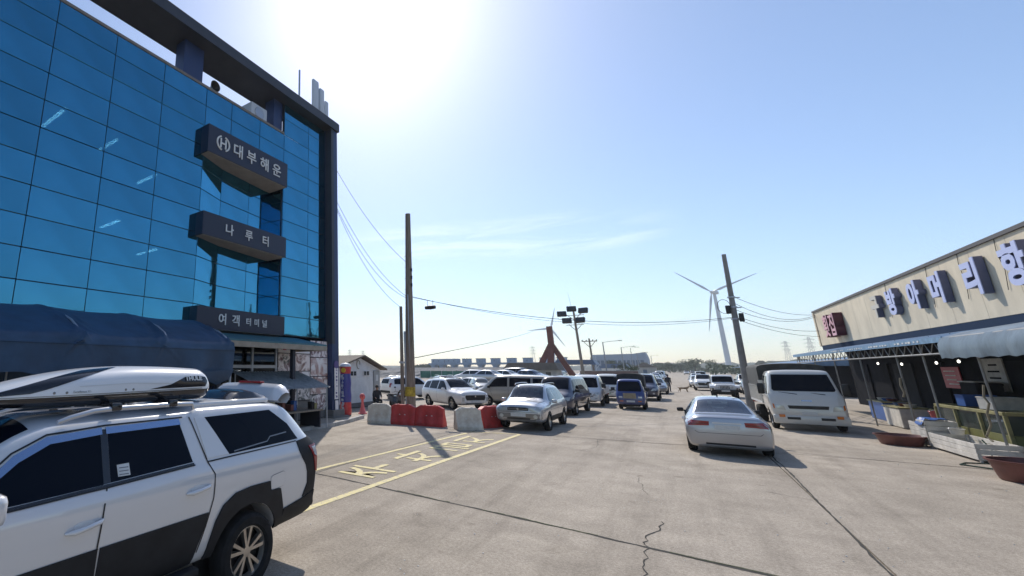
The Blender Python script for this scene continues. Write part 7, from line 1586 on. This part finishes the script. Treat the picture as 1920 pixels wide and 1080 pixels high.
car('sedan_far', 'dark grey saloon behind the dark van', 'car', 'p_grey', -1.75, 56, -90)
car('suv_big', 'white sport utility rear-on beside the kiosk', 'car', 'p_pearl', -17.4, 34.2, 60)
car('sedan_far', 'white saloon half hidden by the tall pole', 'car', 'p_white', -15.2, 36.4, -52)
car('suv_big', 'black sport utility behind the tall pole', 'car', 'p_black', -16.6, 39.5, -55)
car('hatch', 'dark small car left of the large white sport utility, behind', 'car', 'p_grey', -15.0, 44.0, -60)
car('sedan_far', 'white saloon roof behind the large white sport utility', 'car', 'p_white', -16.6, 47.0, -20)
# cars on the raised lot behind
rl = struct(MB().prism([(-26, -.04), (-12.6, -.04), (-13.6, .75), (-25, .75)], 52.5, 68, 'Y').build('ramp', 'concrete'))
for i, (k, x, y, h, pk) in enumerate((('hatch', -20.6, 56.5, 185, 'p_white'), ('sedan_far', -17.9, 56.2, -12, 'p_silver'), ('sedan_far', -17.0, 60.0, -12, 'p_white'), ('suv_big', -16.2, 63.6, -15, 'p_grey'), ('hatch', -14.6, 62.8, -15, 'p_steelblue'))):
    car(k, ['white small car at the left end of the raised lot', 'silver saloon on the raised lot, nearest the edge', 'white saloon behind the silver one on the raised lot', 'grey sport utility on the raised lot', 'blue small car at the right end of the raised lot'][i], 'car', pk, x, y, h, group='cars on the raised lot', z=.75)
# cars parked along the left of the road
kr = random.Random(12)
specs = []
for i in range(15):
    y = 66.5 + i * 6.6; k = kr.choice(['sedan_far', 'suv_big', 'hatch', 'sedan_far', 'suv_old', 'van']); pk = ['p_white', 'p_silver', 'p_white', 'p_navy', 'p_lightsilver', 'p_grey', 'p_white', 'p_black', 'p_silver', 'p_pearl', 'p_steelblue', 'p_white', 'p_silver', 'p_beige', 'p_white'][i]
    kw = {'p_white': 'white', 'p_silver': 'silver', 'p_navy': 'navy', 'p_lightsilver': 'pale silver', 'p_grey': 'grey', 'p_black': 'black', 'p_pearl': 'pearl white', 'p_steelblue': 'steel blue', 'p_beige': 'beige'}[pk]
    o_ = ['first', 'second', 'third', 'fourth', 'fifth', 'sixth', 'seventh', 'eighth', 'ninth', 'tenth', 'eleventh', 'twelfth', 'thirteenth', 'fourteenth', 'fifteenth'][i]
    car(k, f'{kw} car parked left of the road, {o_} beyond the walking person', 'car', pk, -2.6 - .004 * (y - 66) + kr.uniform(-.15, .15), y, -90 + kr.uniform(-3, 3), group='cars parked along the road')
# cars in the far lot behind the low wall
for i in range(12):
    x = -23 + i * 1.5 + kr.uniform(-.2, .2); y = 100 + kr.uniform(0, 30) + i * 3; k = kr.choice(['sedan_far', 'suv_big', 'hatch', 'van']); pk = kr.choice(['p_white', 'p_silver', 'p_steelblue', 'p_grey', 'p_white', 'p_lightsilver'])
    if -20 < x < -16.5 and y < 125: continue
    car(k, {'p_white': 'white', 'p_silver': 'silver', 'p_steelblue': 'steel blue', 'p_grey': 'grey', 'p_lightsilver': 'pale silver'}[pk] + ' car in the far lot beyond the reddish wall, ' + ORD[i] + ' from the left', 'car', pk, x - (y - 100) * .06, y, kr.choice([-90, -95, 88, 180, 5]), group='cars in the far lot')
for i, (x, y, pk, lb) in enumerate(((6.5, 300, 'p_grey', 'grey car crossing at the far end of the road'), (3.6, 260, 'p_white', 'white car coming along the far end of the road'))): car('suv_big', lb, 'car', pk, x, y, -90)
# load on the second flatbed truck
mat('load_pink', (.45, .25, .22), .7, var=.4, vscale=3)
for i, (x, y, w, h, mt, lb) in enumerate(((-4.35, 42.6, .5, .5, 'load_pink', 'pink bundle on the loaded flatbed truck'), (-4.0, 43.4, .45, .4, 'black', 'black tub on the loaded flatbed truck'), (-4.7, 43.3, .5, .6, 'bedwhite', 'white sack on the loaded flatbed truck'))):
    tag(MB().ball((0, 0, h * .8), (w, w * .8, h), 14, 10).build('load_bundle', mt, None, True, loc=(x, y, .78)), lb, 'bundle')

# more cars standing along the right of the road, a wood and a low store beyond the market
for i, (k, x, y, pk, lb) in enumerate((('sedan_far', 2.3, 88, 'p_silver', 'silver saloon third behind the boxy off-roader'), ('suv_old', 2.5, 97, 'p_white', 'white older sport utility far down the right of the road'), ('van', 3.4, 108, 'p_grey', 'grey van far down the right of the road'), ('hatch', 2.8, 119, 'p_white', 'white small car farthest down the right of the road'), ('sedan_far', 5.6, 60, 'p_black', 'black saloon behind the lorry cover'), ('suv_big', 6.3, 72, 'p_grey', 'grey sport utility behind the leaning concrete pole'))): car(k, lb, 'car', pk, x, y, -90, group='cars parked on the right')
ls = thing('low_store', 'long low store with blue roof beyond the market corner', 'building', (14, 75, 0)); obj('wall', MB().lim(-5, 6, -16, 30, 0, 2.7).mesh('w'), 'dark_shop', ls); obj('roof', MB().prism([(-6.4, 2.6), (6.4, 2.6), (0, 3.5)], -16.5, 30.5, 'Y').mesh('r'), 'blue_sheet', ls)
for i in range(8): obj('shop_front', MB().lim(-5.06, -5.0, -15 + i * 5.6, -11 + i * 5.6, .1, 2.4).mesh('f'), 'shutter', ls)
wm = MB()
for _ in range(5200):
    f = rw.random(); x = 12 + f * 150; y = 260 + rw.uniform(-10, 25); hh = 3.0 + 1.6 * math.sin(x * .15) * math.sin(x * .053) + x * .015; z = rw.random() ** .7 * hh + .3
    a = Vector((rw.gauss(0, 1), rw.gauss(0, 1), rw.gauss(0, 1))).normalized(); b = a.orthogonal(); s = rw.uniform(.3, .8); p = Vector((x, y, z)); wm.add([p - a * s, p + b * s * .6, p + a * s, p - b * s * .6], [(0, 1, 2, 3)])
struct(tag(wm.build('wood', 'leaf'), 'low wood behind the market corner', 'wood'), 'stuff')
# ------------------------------------------------------------------ sea haze: one closed box of thin air round everything
hz = MB().lim(-1700, 1500, -300, 1750, -1.5, 118).build('haze', None)
hm_ = bpy.data.materials.new('haze'); hm_.use_nodes = True; hn = hm_.node_tree; hn.nodes.clear()
ho = hn.nodes.new('ShaderNodeOutputMaterial'); hv = hn.nodes.new('ShaderNodeVolumePrincipled'); hv.inputs['Color'].default_value = (.92, .96, 1, 1); hv.inputs['Density'].default_value = .00038; hv.inputs['Anisotropy'].default_value = .2
hn.links.new(hv.outputs[0], ho.inputs['Volume']); hz.data.materials.append(hm_)
struct(tag(hz, 'thin pale sea haze over the whole harbour yard', 'haze'), 'stuff')
